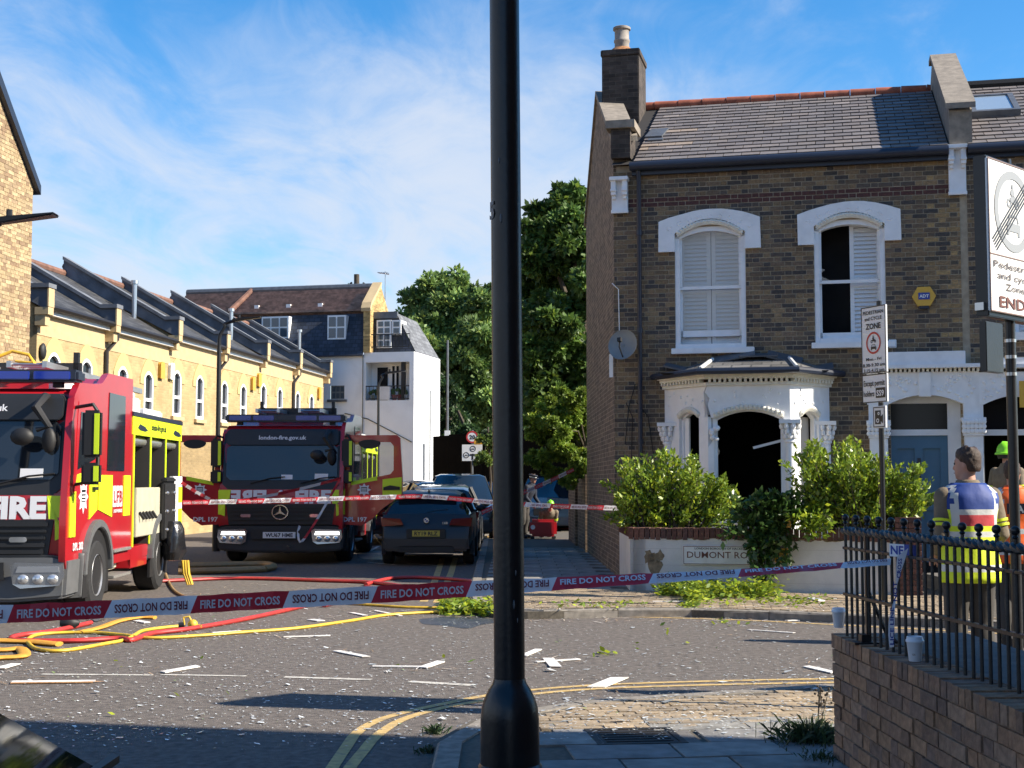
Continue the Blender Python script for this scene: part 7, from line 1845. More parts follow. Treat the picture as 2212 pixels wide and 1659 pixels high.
m = MB(); m.add([(-.03, 3.4, 1.38), (.03, 3.4, 1.38), (0, 3.5, 1.46), (0, 3.58, 1.37)], [[0, 1, 2], [1, 3, 2], [3, 0, 2]]); m.build('aerial_fin', M_TRIM, CAR1)
m = MB(); m.tube([(0, 4.17, 1.0), (-.2, 4.12, 1.04), (-.4, 4.1, 1.06)], .012, 5); m.build('rear_wiper', M_TRIM, CAR1)
b = at(950, 1040, 31.5); car('dark blue hatchback parked ahead of the grey hatchback, only its roof showing', (b.x, b.y + 4.3, 0), math.pi, M_CBLUE, hgt=1.52, rearplate='LD14 KXO')
b = at(1000, 1040, 36.5); car('black off-road car with its pale blue windscreen facing the camera', (b.x, b.y, 0), rad(4), M_CBLK, L=4.6, wd=1.88, hgt=1.80, kind='suv')
b = at(1062, 1040, 44); car('dark car just behind the black off-road car at the lamp post edge', (b.x, b.y, 0), rad(4), M_CBLUE, L=4.4, hgt=1.6, kind='suv')
b = at(1178, 1040, 42); car('blue car with its windscreen facing the camera by the hedge', (b.x, b.y, 0), rad(-4), M_CBLUE, L=4.4, hgt=1.75, kind='suv')
b = at(868, 1040, 42); car('dark car beyond the open engine door beside the white wall', (b.x, b.y, 0), rad(200), M_CBLK, L=4.2, hgt=1.62, kind='suv')
b = at(815, 1040, 35); car('dark car with a red tail lamp seen under the open engine door', (b.x, b.y + 4.2, 0), rad(172), M_CBLK, hgt=1.40)
CARN = None
# maroon car at the lower left corner, only its front pillar and bonnet reach the frame
car('maroon car at the lower left corner, only its dark screen edge and wing in view', (-1.78, 4.36, 0), math.pi, M_CMAR, L=4.3, hgt=1.45, group=None, lamps=False)
# red portable pump with a roundel
p = gnd(1173, 1163, ZF)
t = thing('portable_pump', 'red portable pump box on the footway past the lamp post', 'pump', p)
m = MB(); m.box(-.36, .36, -.22, .22, .05, .50); pb = m.build('casing', M_FRED, t, bevel=.07, smooth=40)
m = MB(); m.prism([(-.27 + .06 * math.cos(k * .52), .30 + .06 * math.sin(k * .52)) for k in range(12)], lambda a, b, d: Vector((a, -.22 - d, b)), .01, 0); m.build('roundel', M_REFL, t)
for x in (-.28, .28): m = MB(); m.box(x - .05, x + .05, -.2, .2, 0, .06); m.build('skid', M_BLACK, t)
# ================================================================== people
M_SKIN = mat('skin', (.42, .22, .16), .55, var=.06, scale=20)
M_HAIR = mat('brown_hair', (.040, .018, .009), .55, var=.35, scale=60, bump=.6, bscale=200)
M_TUNIC = mat('tan_tunic', (.16, .125, .085), .85, var=.15, scale=14, bump=.3, bscale=60)
M_TROUS = mat('dark_trousers', (.05, .045, .04), .85, var=.15, scale=10)
M_BOOT = mat('boot_black', (.012, .012, .012), .5)
M_VBLUE = mat('tabard_blue', (.006, .036, .21), .65, bump=.4, bscale=14); M_VYEL = mat('tabard_yellow', (.62, .74, .02), .6, bump=.4, bscale=14)
M_VSIL = mat('tabard_silver', (.52, .53, .52), .4, bump=.5, bscale=20); M_VRED = mat('tabard_red', (.50, .06, .07), .5, bump=.4, bscale=20)
M_VORA = mat('vest_orange', (.80, .12, .01), .6, bump=.4, bscale=14)
M_HELM = mat('helmet_green', (.25, .70, .02), .35)
M_NAVYC = mat('navy_cloth', (.012, .016, .03), .8)
M_EYE = mat('eye_dark', (.02, .015, .012), .3)
def eloft(m, rings, n=20, mi=0, caps=True):
    """elliptic rings (z, cx, cy, rx, ry)"""
    pts = []
    for z, cx, cy, rx, ry in rings: pts += [Vector((cx + rx * math.cos(2 * math.pi * j / n), cy + ry * math.sin(2 * math.pi * j / n), z)) for j in range(n)]
    fs = [[i * n + j, i * n + (j + 1) % n, (i + 1) * n + (j + 1) % n, (i + 1) * n + j] for i in range(len(rings) - 1) for j in range(n)]
    if caps: fs += [list(range(n))[::-1], [(len(rings) - 1) * n + j for j in range(n)]]
    m.add(pts, fs, mi)
def fuse(m, name, material, parent, vox=.009, smooth_it=6, **kw):
    o = m.build(name, material, parent, **kw)
    r = o.modifiers.new('fuse', 'REMESH'); r.mode, r.voxel_size, r.use_smooth_shade = 'VOXEL', vox, True
    s = o.modifiers.new('smooth', 'SMOOTH'); s.factor, s.iterations = .5, smooth_it
    return o
def person(lbl, loc, rz, H=1.78, turn=0.0, lean=0.0, tunic=M_TUNIC, trousers=M_TROUS, vest=None, hair=M_HAIR, helmet=None, cap=None, bands=None, crouch=0.0, arms=None, detail=True):
    """stands at loc, faces local -y; turn = head yaw (to local +x positive)"""
    t = thing('person', lbl, 'person', loc, rz)
    k = H / 1.78; hipz = .92 - crouch
    Ml = Matrix.Translation((0, 0, hipz)) @ Matrix.Rotation(lean, 4, 'X') @ Matrix.Translation((0, 0, -.92))
    Mh = Ml @ Matrix.Translation((0, -.01, 1.53)) @ Matrix.Rotation(turn, 4, 'Z') @ Matrix.Rotation(-lean * .6, 4, 'X') @ Matrix.Translation((0, 0, .01)) @ Matrix.Scale(.89, 4) @ Matrix.Translation((0, .01, -1.53))
    S = Matrix.Scale(k, 4)
    A = arms or [((.195, .0, 1.42), (.25, .04, 1.14), (.23, -.10, .93)), ((-.195, .0, 1.42), (-.25, .04, 1.14), (-.23, -.10, .93))]
    TR = [(.84, 0, .0, .165, .115), (.93, 0, .0, .172, .12), (1.04, 0, -.005, .150, .105), (1.16, 0, -.005, .155, .112), (1.30, 0, 0, .178, .122), (1.40, 0, .0, .185, .112), (1.46, 0, .0, .15, .09), (1.51, 0, .0, .075, .07)]
    b = MB(); eloft(b, TR); b.tube([(0, .01, 1.46), (0, -.005, 1.60)], [.062, .056], 14)
    for sh, el, wr in A:
        b.tube([sh, ((sh[0] + el[0]) / 2, (sh[1] + el[1]) / 2, (sh[2] + el[2]) / 2), el, wr], [.056, .050, .042, .028], 12); b.ball(sh, .062, 12)
        w = Vector(wr); d = (w - Vector(el)).normalized(); side = Vector((0, 1, 0)).cross(d).normalized(); fwd = d.cross(side)
        b.tube([w, w + d * .05, w + d * .095], [.030, .038, .034], 10, flat=.55)
        for q in range(4):
            o = w + d * .085 + fwd * (-.028 + .019 * q); ln = (.062, .075, .07, .055)[q]
            b.tube([o, o + d * ln * .5 - side * .006, o + d * ln * .85 - side * .022], [.0095, .009, .007], 7)
        b.tube([w + d * .03 + fwd * .03, w + d * .06 + fwd * .055, w + d * .095 + fwd * .06], [.013, .011, .009], 7)
    b.v = [tuple(Ml @ Vector(p)) for p in b.v]
    h = MB()                                             # head facing -y
    HR_ = [(1.535, 0, -.045, .030, .035), (1.548, 0, -.05, .045, .052), (1.575, 0, -.035, .060, .075), (1.61, 0, -.018, .070, .092), (1.65, 0, -.008, .075, .100), (1.69, 0, 0, .078, .104), (1.73, 0, .003, .074, .099), (1.76, 0, .006, .058, .080), (1.778, 0, .008, .030, .045)]
    eloft(h, HR_, 22)
    h.tube([(0, -.105, 1.675), (0, -.118, 1.645), (0, -.128, 1.628), (0, -.10, 1.618)], [.010, .013, .017, .012], 8); h.ball((0, -.088, 1.592), .030, 10, sq=(1, .5, .5)); h.ball((0, -.092, 1.553), .022, 8)
    for s in (-1, 1):
        h.ball((s * .078, .012, 1.652), .032, 10, sq=(.35, .65, 1)); h.tube([(s * .02, -.100, 1.69), (s * .055, -.088, 1.69)], .010, 6)
    h.v = [tuple(Mh @ Vector(p)) for p in h.v]; b.add([Vector(p) for p in h.v], h.f)
    lg = MB(); kn = crouch * 1.1
    for s in (-1, 1):
        hip, kne, ank = Vector((s * .09, 0, hipz - .02)), Vector((s * (.10 + kn * .15), -.03 - kn * .55, .49 - crouch * .12)), Vector((s * .105, .03, .09))
        lg.tube([hip, (hip + kne) / 2 + Vector((0, -.01, 0)), kne, (kne + ank) / 2 + Vector((0, .02, 0)), ank], [.092, .078, .058, .054, .038], 14)
        lg.tube([ank + Vector((0, .05, -.045)), ank + Vector((0, -.06, -.05)), ank + Vector((0, -.17, -.062))], [.042, .042, .030], 10)
    b.add([Vector(p) for p in lg.v], lg.f); b.v = [tuple(S @ Vector(p)) for p in b.v]
    fuse(b, 'body', M_SKIN, t, .011)
    for s in (-1, 1):
        m = MB(); m.ball(S @ Mh @ Vector((s * .034, -.094, 1.668)), .011 * k, 8); m.build('eye', M_EYE, t, smooth=True)
    m = MB(); m.ball(S @ Mh @ Vector((0, -.104, 1.590)), .02 * k, 8, sq=(1, .4, .22)); m.build('mouth', mat('lips', (.30, .10, .09), .5), t, smooth=True)
    # clothes
    c = MB(); eloft(c, [(z, cx, cy, rx * 1.17, ry * 1.24) for z, cx, cy, rx, ry in TR[:-1]] + [(1.50, 0, .0, .10, .095), (1.545, 0, .0, .080, .08)])
    for sh, el, wr in A: c.tube([sh, ((sh[0] + el[0]) / 2, (sh[1] + el[1]) / 2, (sh[2] + el[2]) / 2), el, (Vector(el) * .1 + Vector(wr) * .9)], [.072, .064, .056, .044], 14); c.ball(sh, .076, 12)
    c.v = [tuple(S @ Ml @ Vector(p)) for p in c.v]; fuse(c, 'tunic', tunic, t, .012, 4)
    c = MB(); eloft(c, [(hipz - .12, 0, 0, .17, .12), (hipz - .05, 0, 0, .19, .138), (hipz + .08, 0, 0, .185, .135)])
    for s in (-1, 1):
        hip, kne, ank = Vector((s * .09, 0, hipz - .03)), Vector((s * (.10 + kn * .15), -.03 - kn * .55, .49 - crouch * .12)), Vector((s * .105, .03, .13)); c.tube([hip, (hip + kne) / 2, kne, (kne + ank) / 2 + Vector((0, .02, 0)), ank], [.108, .097, .082, .078, .075], 14)
    c.v = [tuple(S @ Vector(p)) for p in c.v]; fuse(c, 'trousers', trousers, t, .012, 4)
    for s in (-1, 1):
        m = MB(); a = Vector((s * .105, .03, .09)); m.tube([a + Vector((0, .06, -.035)), a + Vector((0, -.05, -.04)), a + Vector((0, -.19, -.055))], [.056, .056, .040], 12); m.tube([a + Vector((0, 0, .14)), a + Vector((0, .01, -.02))], [.055, .052], 12); m.v = [tuple(S @ Vector(p)) for p in m.v]; m.build('boot', M_BOOT, t, smooth=True)
    if bands:
        for sh, el, wr in A:
            for u in (.62, .74):
                p = Vector(sh).lerp(Vector(el), u); q = Vector(sh).lerp(Vector(el), u + .07); m = MB(); m.tube([p, q], [.069, .066], 16); m.v = [tuple(S @ Ml @ Vector(x)) for x in m.v]; m.build('arm_band', bands, t, smooth=True)
    if vest:
        rows = [.80, .84, .88, .93, .98, 1.03, 1.08, 1.13, 1.17, 1.21, 1.25, 1.29, 1.33, 1.37, 1.41, 1.45, 1.485, 1.505, 1.522]
        def rr(z):
            T = [(.80, .225, .175), (.95, .225, .17), (1.05, .212, .155), (1.2, .215, .158), (1.32, .228, .165), (1.41, .232, .155), (1.45, .215, .14), (1.485, .175, .118), (1.52, .125, .100), (1.55, .095, .09)]
            for (a, x, y), (b_, u, v) in zip(T[:-1], T[1:]):
                if z <= b_: f = (z - a) / (b_ - a); return x + (u - x) * f, y + (v - y) * f
            return T[-1][1:]
        n = 40; m = MB(); pts = []
        for z in rows:
            rx, ry = rr(z)
            for j in range(n):
                a = 2 * math.pi * j / n; wob = 1 + .022 * math.sin(a * 7 + z * 9) + .016 * math.sin(a * 13 - z * 23) + .01 * math.sin(a * 3 + z * 47); pts.append(S @ Ml @ Vector((rx * math.cos(a) * wob, ry * math.sin(a) * wob, z)))
        fs, mm = [], []
        m.v = [tuple(p) for p in pts]
        for i in range(len(rows) - 1):
            for j in range(n):
                zc = (rows[i] + rows[i + 1]) / 2; x = rr(zc)[0] * math.cos(2 * math.pi * (j + .5) / n); yy = math.sin(2 * math.pi * (j + .5) / n)
                m.f.append([i * n + j, i * n + (j + 1) % n, (i + 1) * n + (j + 1) % n, (i + 1) * n + j]); m.m.append(vest[1](x, yy, zc)); m.c.append((1, 1, 1))
        v_ = m.build('tabard', vest[0], t, smooth=50); so = v_.modifiers.new('cloth', 'SOLIDIFY'); so.thickness = .006
        if len(vest) > 2:
            m = MB(); z0, z1 = vest[3]; q = [S @ Ml @ Vector((x, rr(z0)[1] + .004, z)) for x, z in ((-.09, z0), (.09, z0), (.09, z1), (-.09, z1))]; m.poly(q, 0); o_ = m.build('back_patch', M_NAVYC, t, fix=False)
            m = MB(); letter(m, vest[2], S @ Ml @ Vector((0, rr(z0)[1] + .008, z0 + .015)), (-1, 0, 0), (0, 0, 1), z1 - z0 - .03, bold=.04); m.build('lettering', M_VSIL, t, fix=False)
    if hair:
        m = MB(); eloft(m, [(1.60, 0, .052, .058, .048), (1.63, 0, .040, .074, .072), (1.66, 0, .030, .080, .082), (1.69, 0, .018, .085, .096), (1.725, 0, .008, .086, .108), (1.76, 0, .004, .079, .104), (1.79, 0, .0, .060, .085), (1.805, 0, .005, .028, .04)], 22)
        for q in range(140):
            a = R.uniform(0, 6.3); z = R.uniform(1.66 + .04 * (math.sin(a) < 0), 1.80); rr_ = .08 * math.sqrt(max(.1, 1 - ((z - 1.70) / .115) ** 2)); m.ball((rr_ * math.cos(a), .010 + rr_ * 1.15 * math.sin(a), z), R.uniform(.008, .017), 6, sq=(1, 1, 1.8))
        m.v = [tuple(S @ Mh @ Vector(p)) for p in m.v]; fuse(m, 'hair', hair, t, .007, 2)
    if helmet:
        m = MB(); eloft(m, [(1.66, 0, .03, .118, .150), (1.685, 0, .02, .122, .155), (1.70, 0, .012, .112, .14), (1.76, 0, .01, .108, .132), (1.81, 0, .01, .085, .105), (1.84, 0, .01, .045, .06), (1.848, 0, .01, .012, .02)], 24); m.tube([(0, -.12, 1.74), (0, -.04, 1.84), (0, .06, 1.845), (0, .14, 1.75)], .016, 8)
        m.v = [tuple(S @ Mh @ Vector(p)) for p in m.v]; m.build('helmet', helmet, t, smooth=True)
        m = MB(); eloft(m, [(1.60, 0, .05, .088, .075), (1.67, 0, .03, .10, .11)], 18, caps=False); m.v = [tuple(S @ Mh @ Vector(p)) for p in m.v]; m.build('neck_guard', M_BLACK, t, smooth=True)
    if cap:
        m = MB(); eloft(m, [(1.70, 0, .0, .092, .118), (1.735, 0, .0, .094, .12)], 20, caps=False); eloft(m, [(1.735, 0, .0, .096, .122), (1.765, 0, -.005, .125, .15), (1.785, 0, 0, .12, .145), (1.795, 0, 0, .05, .06)], 20, 1); m.box(-.07, .07, -.17, -.09, 1.69, 1.705, 1); m.v = [tuple(S @ Mh @ Vector(p)) for p in m.v]; m.build('peaked_cap', [M_VSIL, M_NAVYC], t, smooth=True)
    return t
def tab_blue(x, y, z):
    if 1.135 < z < 1.19 or .87 < z < .935: return 2
    if .135 < abs(x) < .175 and z > 1.22: return 2
    if abs(x) > .205 and z > 1.15: return 1
    if z > 1.325: return 0
    if z > 1.29 and abs(x) < .13 and y > 0: return 2
    if z > 1.19: return (3 if abs(x) < .13 and y > 0 else 0 if abs(x) < .17 else 1)
    return 1
def tab_orange(x, y, z):
    if 1.10 < z < 1.15 or .88 < z < .93: return 1
    return 1 if (.12 < abs(x) < .165 and z > 1.28) else 0
p = at(2090, 1040, 10.2)
gz = ZN if inside(npoly, p.x, p.y) else 0.0
person('man in a blue and yellow tabard seen from behind the railings', (p.x, p.y, gz), math.pi + rad(8), 1.79 - gz * .2, turn=rad(38),
       vest=([M_VBLUE, M_VYEL, M_VSIL, M_VRED], tab_blue), bands=M_VYEL,
       arms=[((.185, .0, 1.42), (.235, .05, 1.15), (.20, -.13, 1.0)), ((-.185, .0, 1.42), (-.235, .05, 1.15), (-.20, -.13, 1.0))])
p = at(2188, 1040, 13.6)
person('person in an orange vest half hidden by the sign pole at the right border', (p.x, p.y, 0), math.pi - rad(10), 1.80, turn=rad(-20), tunic=M_VORA, vest=([M_VORA, M_VSIL], tab_orange, 'CA', (1.27, 1.37)))
p = at(2176, 1040, 18.6)
person('firefighter with a lime green helmet before the dark doorway', (p.x, p.y, .28), math.pi - rad(60), 1.80, helmet=M_HELM, hair=None, bands=M_VYEL, turn=rad(-20))
t = thing('path', 'paved front path before the dark doorway', 'path', (p.x, p.y, 0)); m = MB(); m.box(-.7, .9, -.6, 1.6, .05, .28); m.build('slab', M_CONC, t)
p = at(1132, 1040, 37)
person('police officer in a peaked cap bending behind the lamp post', (p.x, p.y, ZF), rad(60), 1.74, tunic=M_NAVYC, cap=True, lean=rad(24), arms=[((.205, 0, 1.42), (.25, -.12, 1.16), (.22, -.34, 1.06)), ((-.205, 0, 1.42), (-.25, -.12, 1.16), (-.22, -.34, 1.06))])
p = at(1176, 1040, 37.6)
person('firefighter with a lime helmet crouching behind the red pump', (p.x, p.y, ZF), rad(15), 1.75, helmet=M_HELM, hair=None, crouch=.50, lean=rad(58), tunic=M_TUNIC, bands=M_VYEL, trousers=mat('tan_trousers', (.17, .13, .085), .85), arms=[((.205, 0, 1.42), (.22, -.16, 1.18), (.12, -.36, 1.05)), ((-.205, 0, 1.42), (-.22, -.16, 1.18), (-.12, -.36, 1.05))])

# ================================================================== lamp post in front of everything
M_POST = mat('post_black', (.0085, .0085, .010), .33, var=.25, scale=5, bump=.10, bscale=45, stain=(.03, .03, .032), stain_scale=7, stain_amt=.35)
pb = at(1104, 1600, 5.4)
lp = thing('lamp_post', 'big black lamp post standing in the foreground', 'lamp post', (pb.x, pb.y, ZN)); lp.rotation_euler = (0, rad(-.45), 0)
m = MB(); m.lathe([(.118, 0), (.118, .40), (.123, .41), (.123, .445), (.114, .455), (.1125, .62), (.108, .665), (.097, .70), (.080, .735), (.066, .755), (.0605, .775)], n=40); m.build('base', M_POST, lp, smooth=True)
m = MB(); m.cyl((0, 0, .76), (0, 0, 7.5), .0595, .0575, 40); m.build('shaft', M_POST, lp, smooth=True)
m = MB()
for z, a, s in ((1.18, -1.1, .012), (1.06, -1.25, .018), (1.0, -1.0, .01), (2.55, -1.9, .02), (2.78, -2.0, .012)):
    q = Vector((.0598 * math.cos(a), .0598 * math.sin(a), z)); m.ball(q, s, 6, sq=(.25, .25, 1))
m.build('paint_chip', M_LEAD, lp)
m = MB(); letter(m, '5', (-.0555, -.024, 2.555), (.40, -.92, 0), (0, 0, 1), .07, bold=.03); m.build('number_stencil', M_LEAD, lp, fix=False)
m = MB(); m.box(-.055, .055, -.122, -.1, .05, .40); m.build('access_door', M_POST, lp, bevel=.006)

# ================================================================== foreground brick wall and railings
FWL = Vector((1.79, 7.85, 0)); FWN = Vector((1.97, 2.5, 0)); dv = (FWN - FWL); FL_ = dv.length
FW = Frame(FWL, math.atan2(dv.y, dv.x))
fw = thing('brick_wall', 'low brown brick wall in the right foreground with railings and paper cups on it', 'wall', FWL, FW.rz)
M_FBR = mat('wall_brick', (1, 1, 1), .92, attr=True, var=.35, scale=22, bump=.8, bscale=90, stain=(.26, .24, .22), stain_scale=7, stain_amt=.22)
M_FMO = mat('wall_mortar', (.24, .18, .14), .95, var=.3, scale=20, bump=.5, bscale=100)
WT = .75
m = MB(); m.prism([(0.012, .0), (FL_, .0), (FL_, WT - .012), (.012, WT - .012)], fnF, -.012, -.36); m.build('core', M_FMO, fw)
def wall_brick_col(): 
    b = R.choice([(.33, .18, .10), (.28, .16, .09), (.36, .205, .115), (.25, .145, .09), (.31, .19, .12), (.21, .13, .09)]); k = R.uniform(.85, 1.15); return tuple(x * k for x in b)
sp = brick_spans(fnF, 0, FL_, .07, .07 + 8 * .075, 'red', L=.225, H=.075, jit=.007)
sp = [(g, wall_brick_col(), c) for g, _, c in sp]
a = 0.0
while a < FL_:
    o = R.uniform(-.004, .004); v = [Vector((x, y, z)) for z in (.675, WT + R.uniform(-.005, .005)) for y in (-.004 + o, .212 + o) for x in (a + .005, a + .069)]
    sp.append(((v, BOXF), wall_brick_col(), Vector((a + .035, 0, .72)))); a += .0745
pieces(sp, 'brick', M_FBR, fw, score=lambda c: (2 if c.z > .69 else 0) + c.z * 3 - abs(c.x - 1.8) * .5, cap=300, stuff='brickwork')
m = MB(); m.prism([(.0, WT - .01), (FL_, WT - .01), (FL_, WT + .002), (0, WT + .002)], fnF, -.215, -.75); m.build('ledge', M_CONC, fw)
m = MB(); m.prism([(0, .0), (FL_, 0), (FL_, WT - .02), (0, WT - .02)], fnF, -.37, -.74); m.build('backing', M_FMO, fw)
# railings
RA, RB = Vector((1.833, 7.7, WT)), Vector((2.29, 3.1, WT)); rd = (RB - RA); RLN = rd.length
RF = Frame(RA, math.atan2(rd.y, rd.x))
rl_ = thing('railing', 'black iron railing with ball finials on the foreground wall', 'railing', RA, RF.rz)
M_RAIL = mat('railing_black', (.011, .012, .014), .38, var=.3, scale=15, bump=.2, bscale=80)
TOPZ = .58
m = MB()
n_t = int(RLN / .012); pts = []
for st in (0, math.pi):
    pts = [(i * RLN / n_t, .009 * math.cos(i * .62 + st), TOPZ + .009 * math.sin(i * .62 + st)) for i in range(n_t + 1)]; m.tube(pts, .016, 7)
m.build('twisted_rail', M_RAIL, rl_, smooth=True)
m = MB(); m.box(0, RLN, -.012, .012, .478, .491); m.build('upper_rail', M_RAIL, rl_)
m = MB(); m.box(0, RLN, -.014, .014, .225, .24); m.build('lower_rail', M_RAIL, rl_)
k = .02; i = 0
while k < RLN:
    m = MB(); m.cyl((k, 0, .0), (k, 0, TOPZ - .015), .0085, n=8); m.ball((k, 0, .484), .016, 8, sq=(1, 1, .8)); m.build('baluster', M_RAIL, rl_, smooth=True)
    if i % 2 == 0:
        m = MB(); m.cyl((k, 0, TOPZ), (k, 0, TOPZ + .055), .008, n=8); m.ball((k, 0, TOPZ + .07), .020, 12); m.lathe([(.008, 0), (.014, .008), (.008, .016)], (k, 0, TOPZ + .035), 10); m.build('finial', M_RAIL, rl_, smooth=True)
    k += .085; i += 1
for k in (.35, 2.35, 4.0):
    m = MB(); m.box(k - .012, k + .012, -.012, .012, 0, TOPZ + .02); m.build('post', M_RAIL, rl_)
    m = MB(); m.tube([(k, 0, .28), (k, .10, .05), (k, .16, .0)], .011, 6); m.box(k - .05, k + .05, -.09, .05, .0, .012); m.box(k - .025, k + .025, -.045, .0, .0, .05); m.build('foot', M_RAIL, rl_)
# paper cups
M_CUP = mat('paper_cup', (.66, .68, .72), .55, bump=.08, bscale=60); M_LID = mat('cup_lid', (.70, .72, .76), .3)
for (px, py, s, lb, tx) in ((1977, 1430, 1.0, 'white paper cup in front of the railings, the nearer of two', 'GA'), (1812, 1357, .98, 'white paper cup at the far end of the brick wall', None)):
    q = gnd(px, py, WT); t = thing('paper_cup', lb, 'cup', (q.x, q.y, WT + .004), .4)
    m = MB(); m.lathe([(.0, 0), (.0275, 0), (.029, .003), (.0385, .092), (.0405, .094), (.0405, .097), (.037, .097)], n=28, caps=False); m.xform(Matrix.Scale(s, 4)); m.build('cup_body', M_CUP, t, smooth=True)
    m = MB(); m.lathe([(.0418, .090), (.0425, .098), (.0405, .101), (.0385, .103), (.0375, .114), (.035, .116), (.033, .109), (0, .109)], n=28, caps=False); m.xform(Matrix.Scale(s, 4)); m.build('lid', M_LID, t, smooth=True)
    if tx:
        m = MB(); c = Matrix.Rotation(-2.4, 3, 'Z'); letter(m, tx, c @ Vector((.0345, 0, .03)), c @ Vector((0, 1, 0)), (0, 0, 1), .008, bold=.03); m.build('lettering', mat('cup_print', (.25, .2, .18), .6), t, fix=False)

# ================================================================== barrier tapes
M_TR = mat('tape_red', (.62, .035, .055), .35, transl=.2); M_TW = mat('tape_white', (.84, .84, .88), .35, transl=.25)
M_TDR = mat('tape_print_red', (.20, .02, .03), .5); M_TPW = mat('tape_print_white', (.74, .72, .74), .5)
M_TB = mat('tape_blue', (.02, .05, .30), .45)
def tape(lbl, P, Wv, bounds, first_red=True, text='FIRE DO NOT CROSS', slant=.03, face=-1, rev=False, name='barrier_tape'):
    """P: points; Wv: half-width vectors; bounds: arclength positions of the block edges"""
    P = [Vector(p) for p in P]; Wv = [Vector(w) for w in Wv]; d = [0]
    for a, b in zip(P[:-1], P[1:]): d.append(d[-1] + (b - a).length)
    def pos(s):
        s = min(max(s, 0), d[-1])
        for i in range(1, len(P)):
            if s <= d[i] + 1e-9: f = (s - d[i - 1]) / max(d[i] - d[i - 1], 1e-9); return P[i - 1].lerp(P[i], f), Wv[i - 1].lerp(Wv[i], f)
        return P[-1], Wv[-1]
    t = thing(name, lbl, 'tape', P[0]); o = P[0]
    red = first_red
    for a, b in zip(bounds[:-1], bounds[1:]):
        n = max(2, int((b - a) / .06)); m = MB(); V = []
        for i in range(n + 1):
            f = i / n
            top, bot = pos(a + (b - a) * f + slant * .5), pos(a + (b - a) * f - slant * .5); q_ = a + (b - a) * f; wr = Vector((0, .007 * math.sin(q_ * 21) + .004 * math.sin(q_ * 57), .0022 * math.sin(q_ * 33))); V.append((top[0] + top[1] - o + wr, bot[0] - bot[1] - o - wr * .7))
        for (t0, b0), (t1, b1) in zip(V[:-1], V[1:]): m.add([t0, t1, b1, b0], [[0, 1, 2, 3]])
        sec = m.build('tape_section', M_TR if red else M_TW, t, fix=False)
        if text:
            c, w = pos((a + b) / 2); q0, q1 = pos(a)[0], pos(b)[0]; ax = (q1 - q0).normalized(); up = w.normalized(); nrm = ax.cross(up)
            if nrm.dot(CP - c) < 0: nrm = -nrm
            h = w.length * .95; m = MB(); L_ = (b - a) - slant - .025
            flip = (not red)
            letter(m, text, c - up * h * .5 + nrm * .011 - o, ax, up, h, width=L_, bold=.025, flip=flip, mirror=rev); m.build('lettering', M_TPW if red else M_TDR, sec, fix=False)
        red = not red
    return t
px = [(-420, 1349), (-200, 1340), (0, 1327), (130, 1321), (330, 1311), (520, 1300), (710, 1290), (900, 1279), (1035, 1271), (1190, 1262), (1300, 1255), (1500, 1244), (1700, 1231), (1818, 1221), (1928, 1213)]
ZT = lambda x: 5.95 + .98 * max(0, x) / 1928
P = [at(x, y, ZT(x)) for x, y in px]
def wv(x):
    f = min(max((x - 900) / 800, 0), 1); an = math.acos(1 - .62 * f); hw_ = .0385 - .004 * f
    return Vector((0, math.sin(an) * hw_, math.cos(an) * hw_))
Wv = [wv(x) for x, _ in px]
d = [0]
for a, b in zip(P[:-1], P[1:]): d.append(d[-1] + (b - a).length)
def s_at(x):
    for i in range(1, len(px)):
        if x <= px[i][0]: f = (x - px[i - 1][0]) / (px[i][0] - px[i - 1][0]); return d[i - 1] + f * (d[i] - d[i - 1])
    return d[-1]
bd_ = [s_at(x) for x in (-390, -180, 22, 232, 418, 617, 808, 1013, 1197, 1405, 1597, 1818, 1926)]
tape('long red and white barrier tape across the foreground tied to the railings', P, Wv, bd_, first_red=True)
def far_tape(lbl, pts, hw_=.0375, step=.42, text='FIRE DO NOT CROSS', rev=True, tilt=.3, first=True, group=None):
    P = smooth_path([at(x, y, z) for x, y, z in pts], 6); L_ = sum((b - a).length for a, b in zip(P[:-1], P[1:])); n = max(1, round(L_ / step))
    W_ = []
    for i, p in enumerate(P):
        tg = (P[min(i + 1, len(P) - 1)] - P[max(i - 1, 0)]).normalized(); vw = (CP - p).normalized(); u = tg.cross(vw).normalized(); u = u if u.z >= -1e-3 else -u
        W_.append((u + vw * tilt).normalized() * hw_)
    return tape(lbl, P, W_, [L_ * k / n for k in range(n + 1)], first, text, .03, rev=rev)
far_tape('barrier tape stretched from the lit engine past the grey hatchback to the left shrub', [(392, 1086, 21.5), (600, 1081, 22), (830, 1074, 22.5), (930, 1073, 22.6), (1065, 1085, 22.4), (1200, 1093, 22.3), (1340, 1098, 21)])
far_tape('slack barrier tape sagging over the radiator of the shaded engine', [(392, 1042, 22), (430, 1066, 23.5), (470, 1082, 25), (540, 1078, 26.3), (640, 1058, 26.6), (738, 1033, 26.7)], text=None, tilt=1.0)
far_tape('loose end of barrier tape hanging down the shaded engine front', [(735, 1034, 26.6), (712, 1075, 26.6), (680, 1130, 26.55), (650, 1171, 26.5), (644, 1150, 26.5), (648, 1135, 26.5)], hw_=.022, text=None, tilt=.2)
far_tape('barrier tape slanting up to the ivy hedge behind the lamp post', [(1040, 1108, 25), (1100, 1078, 26), (1170, 1047, 27.5), (1240, 1014, 29)], tilt=.2)
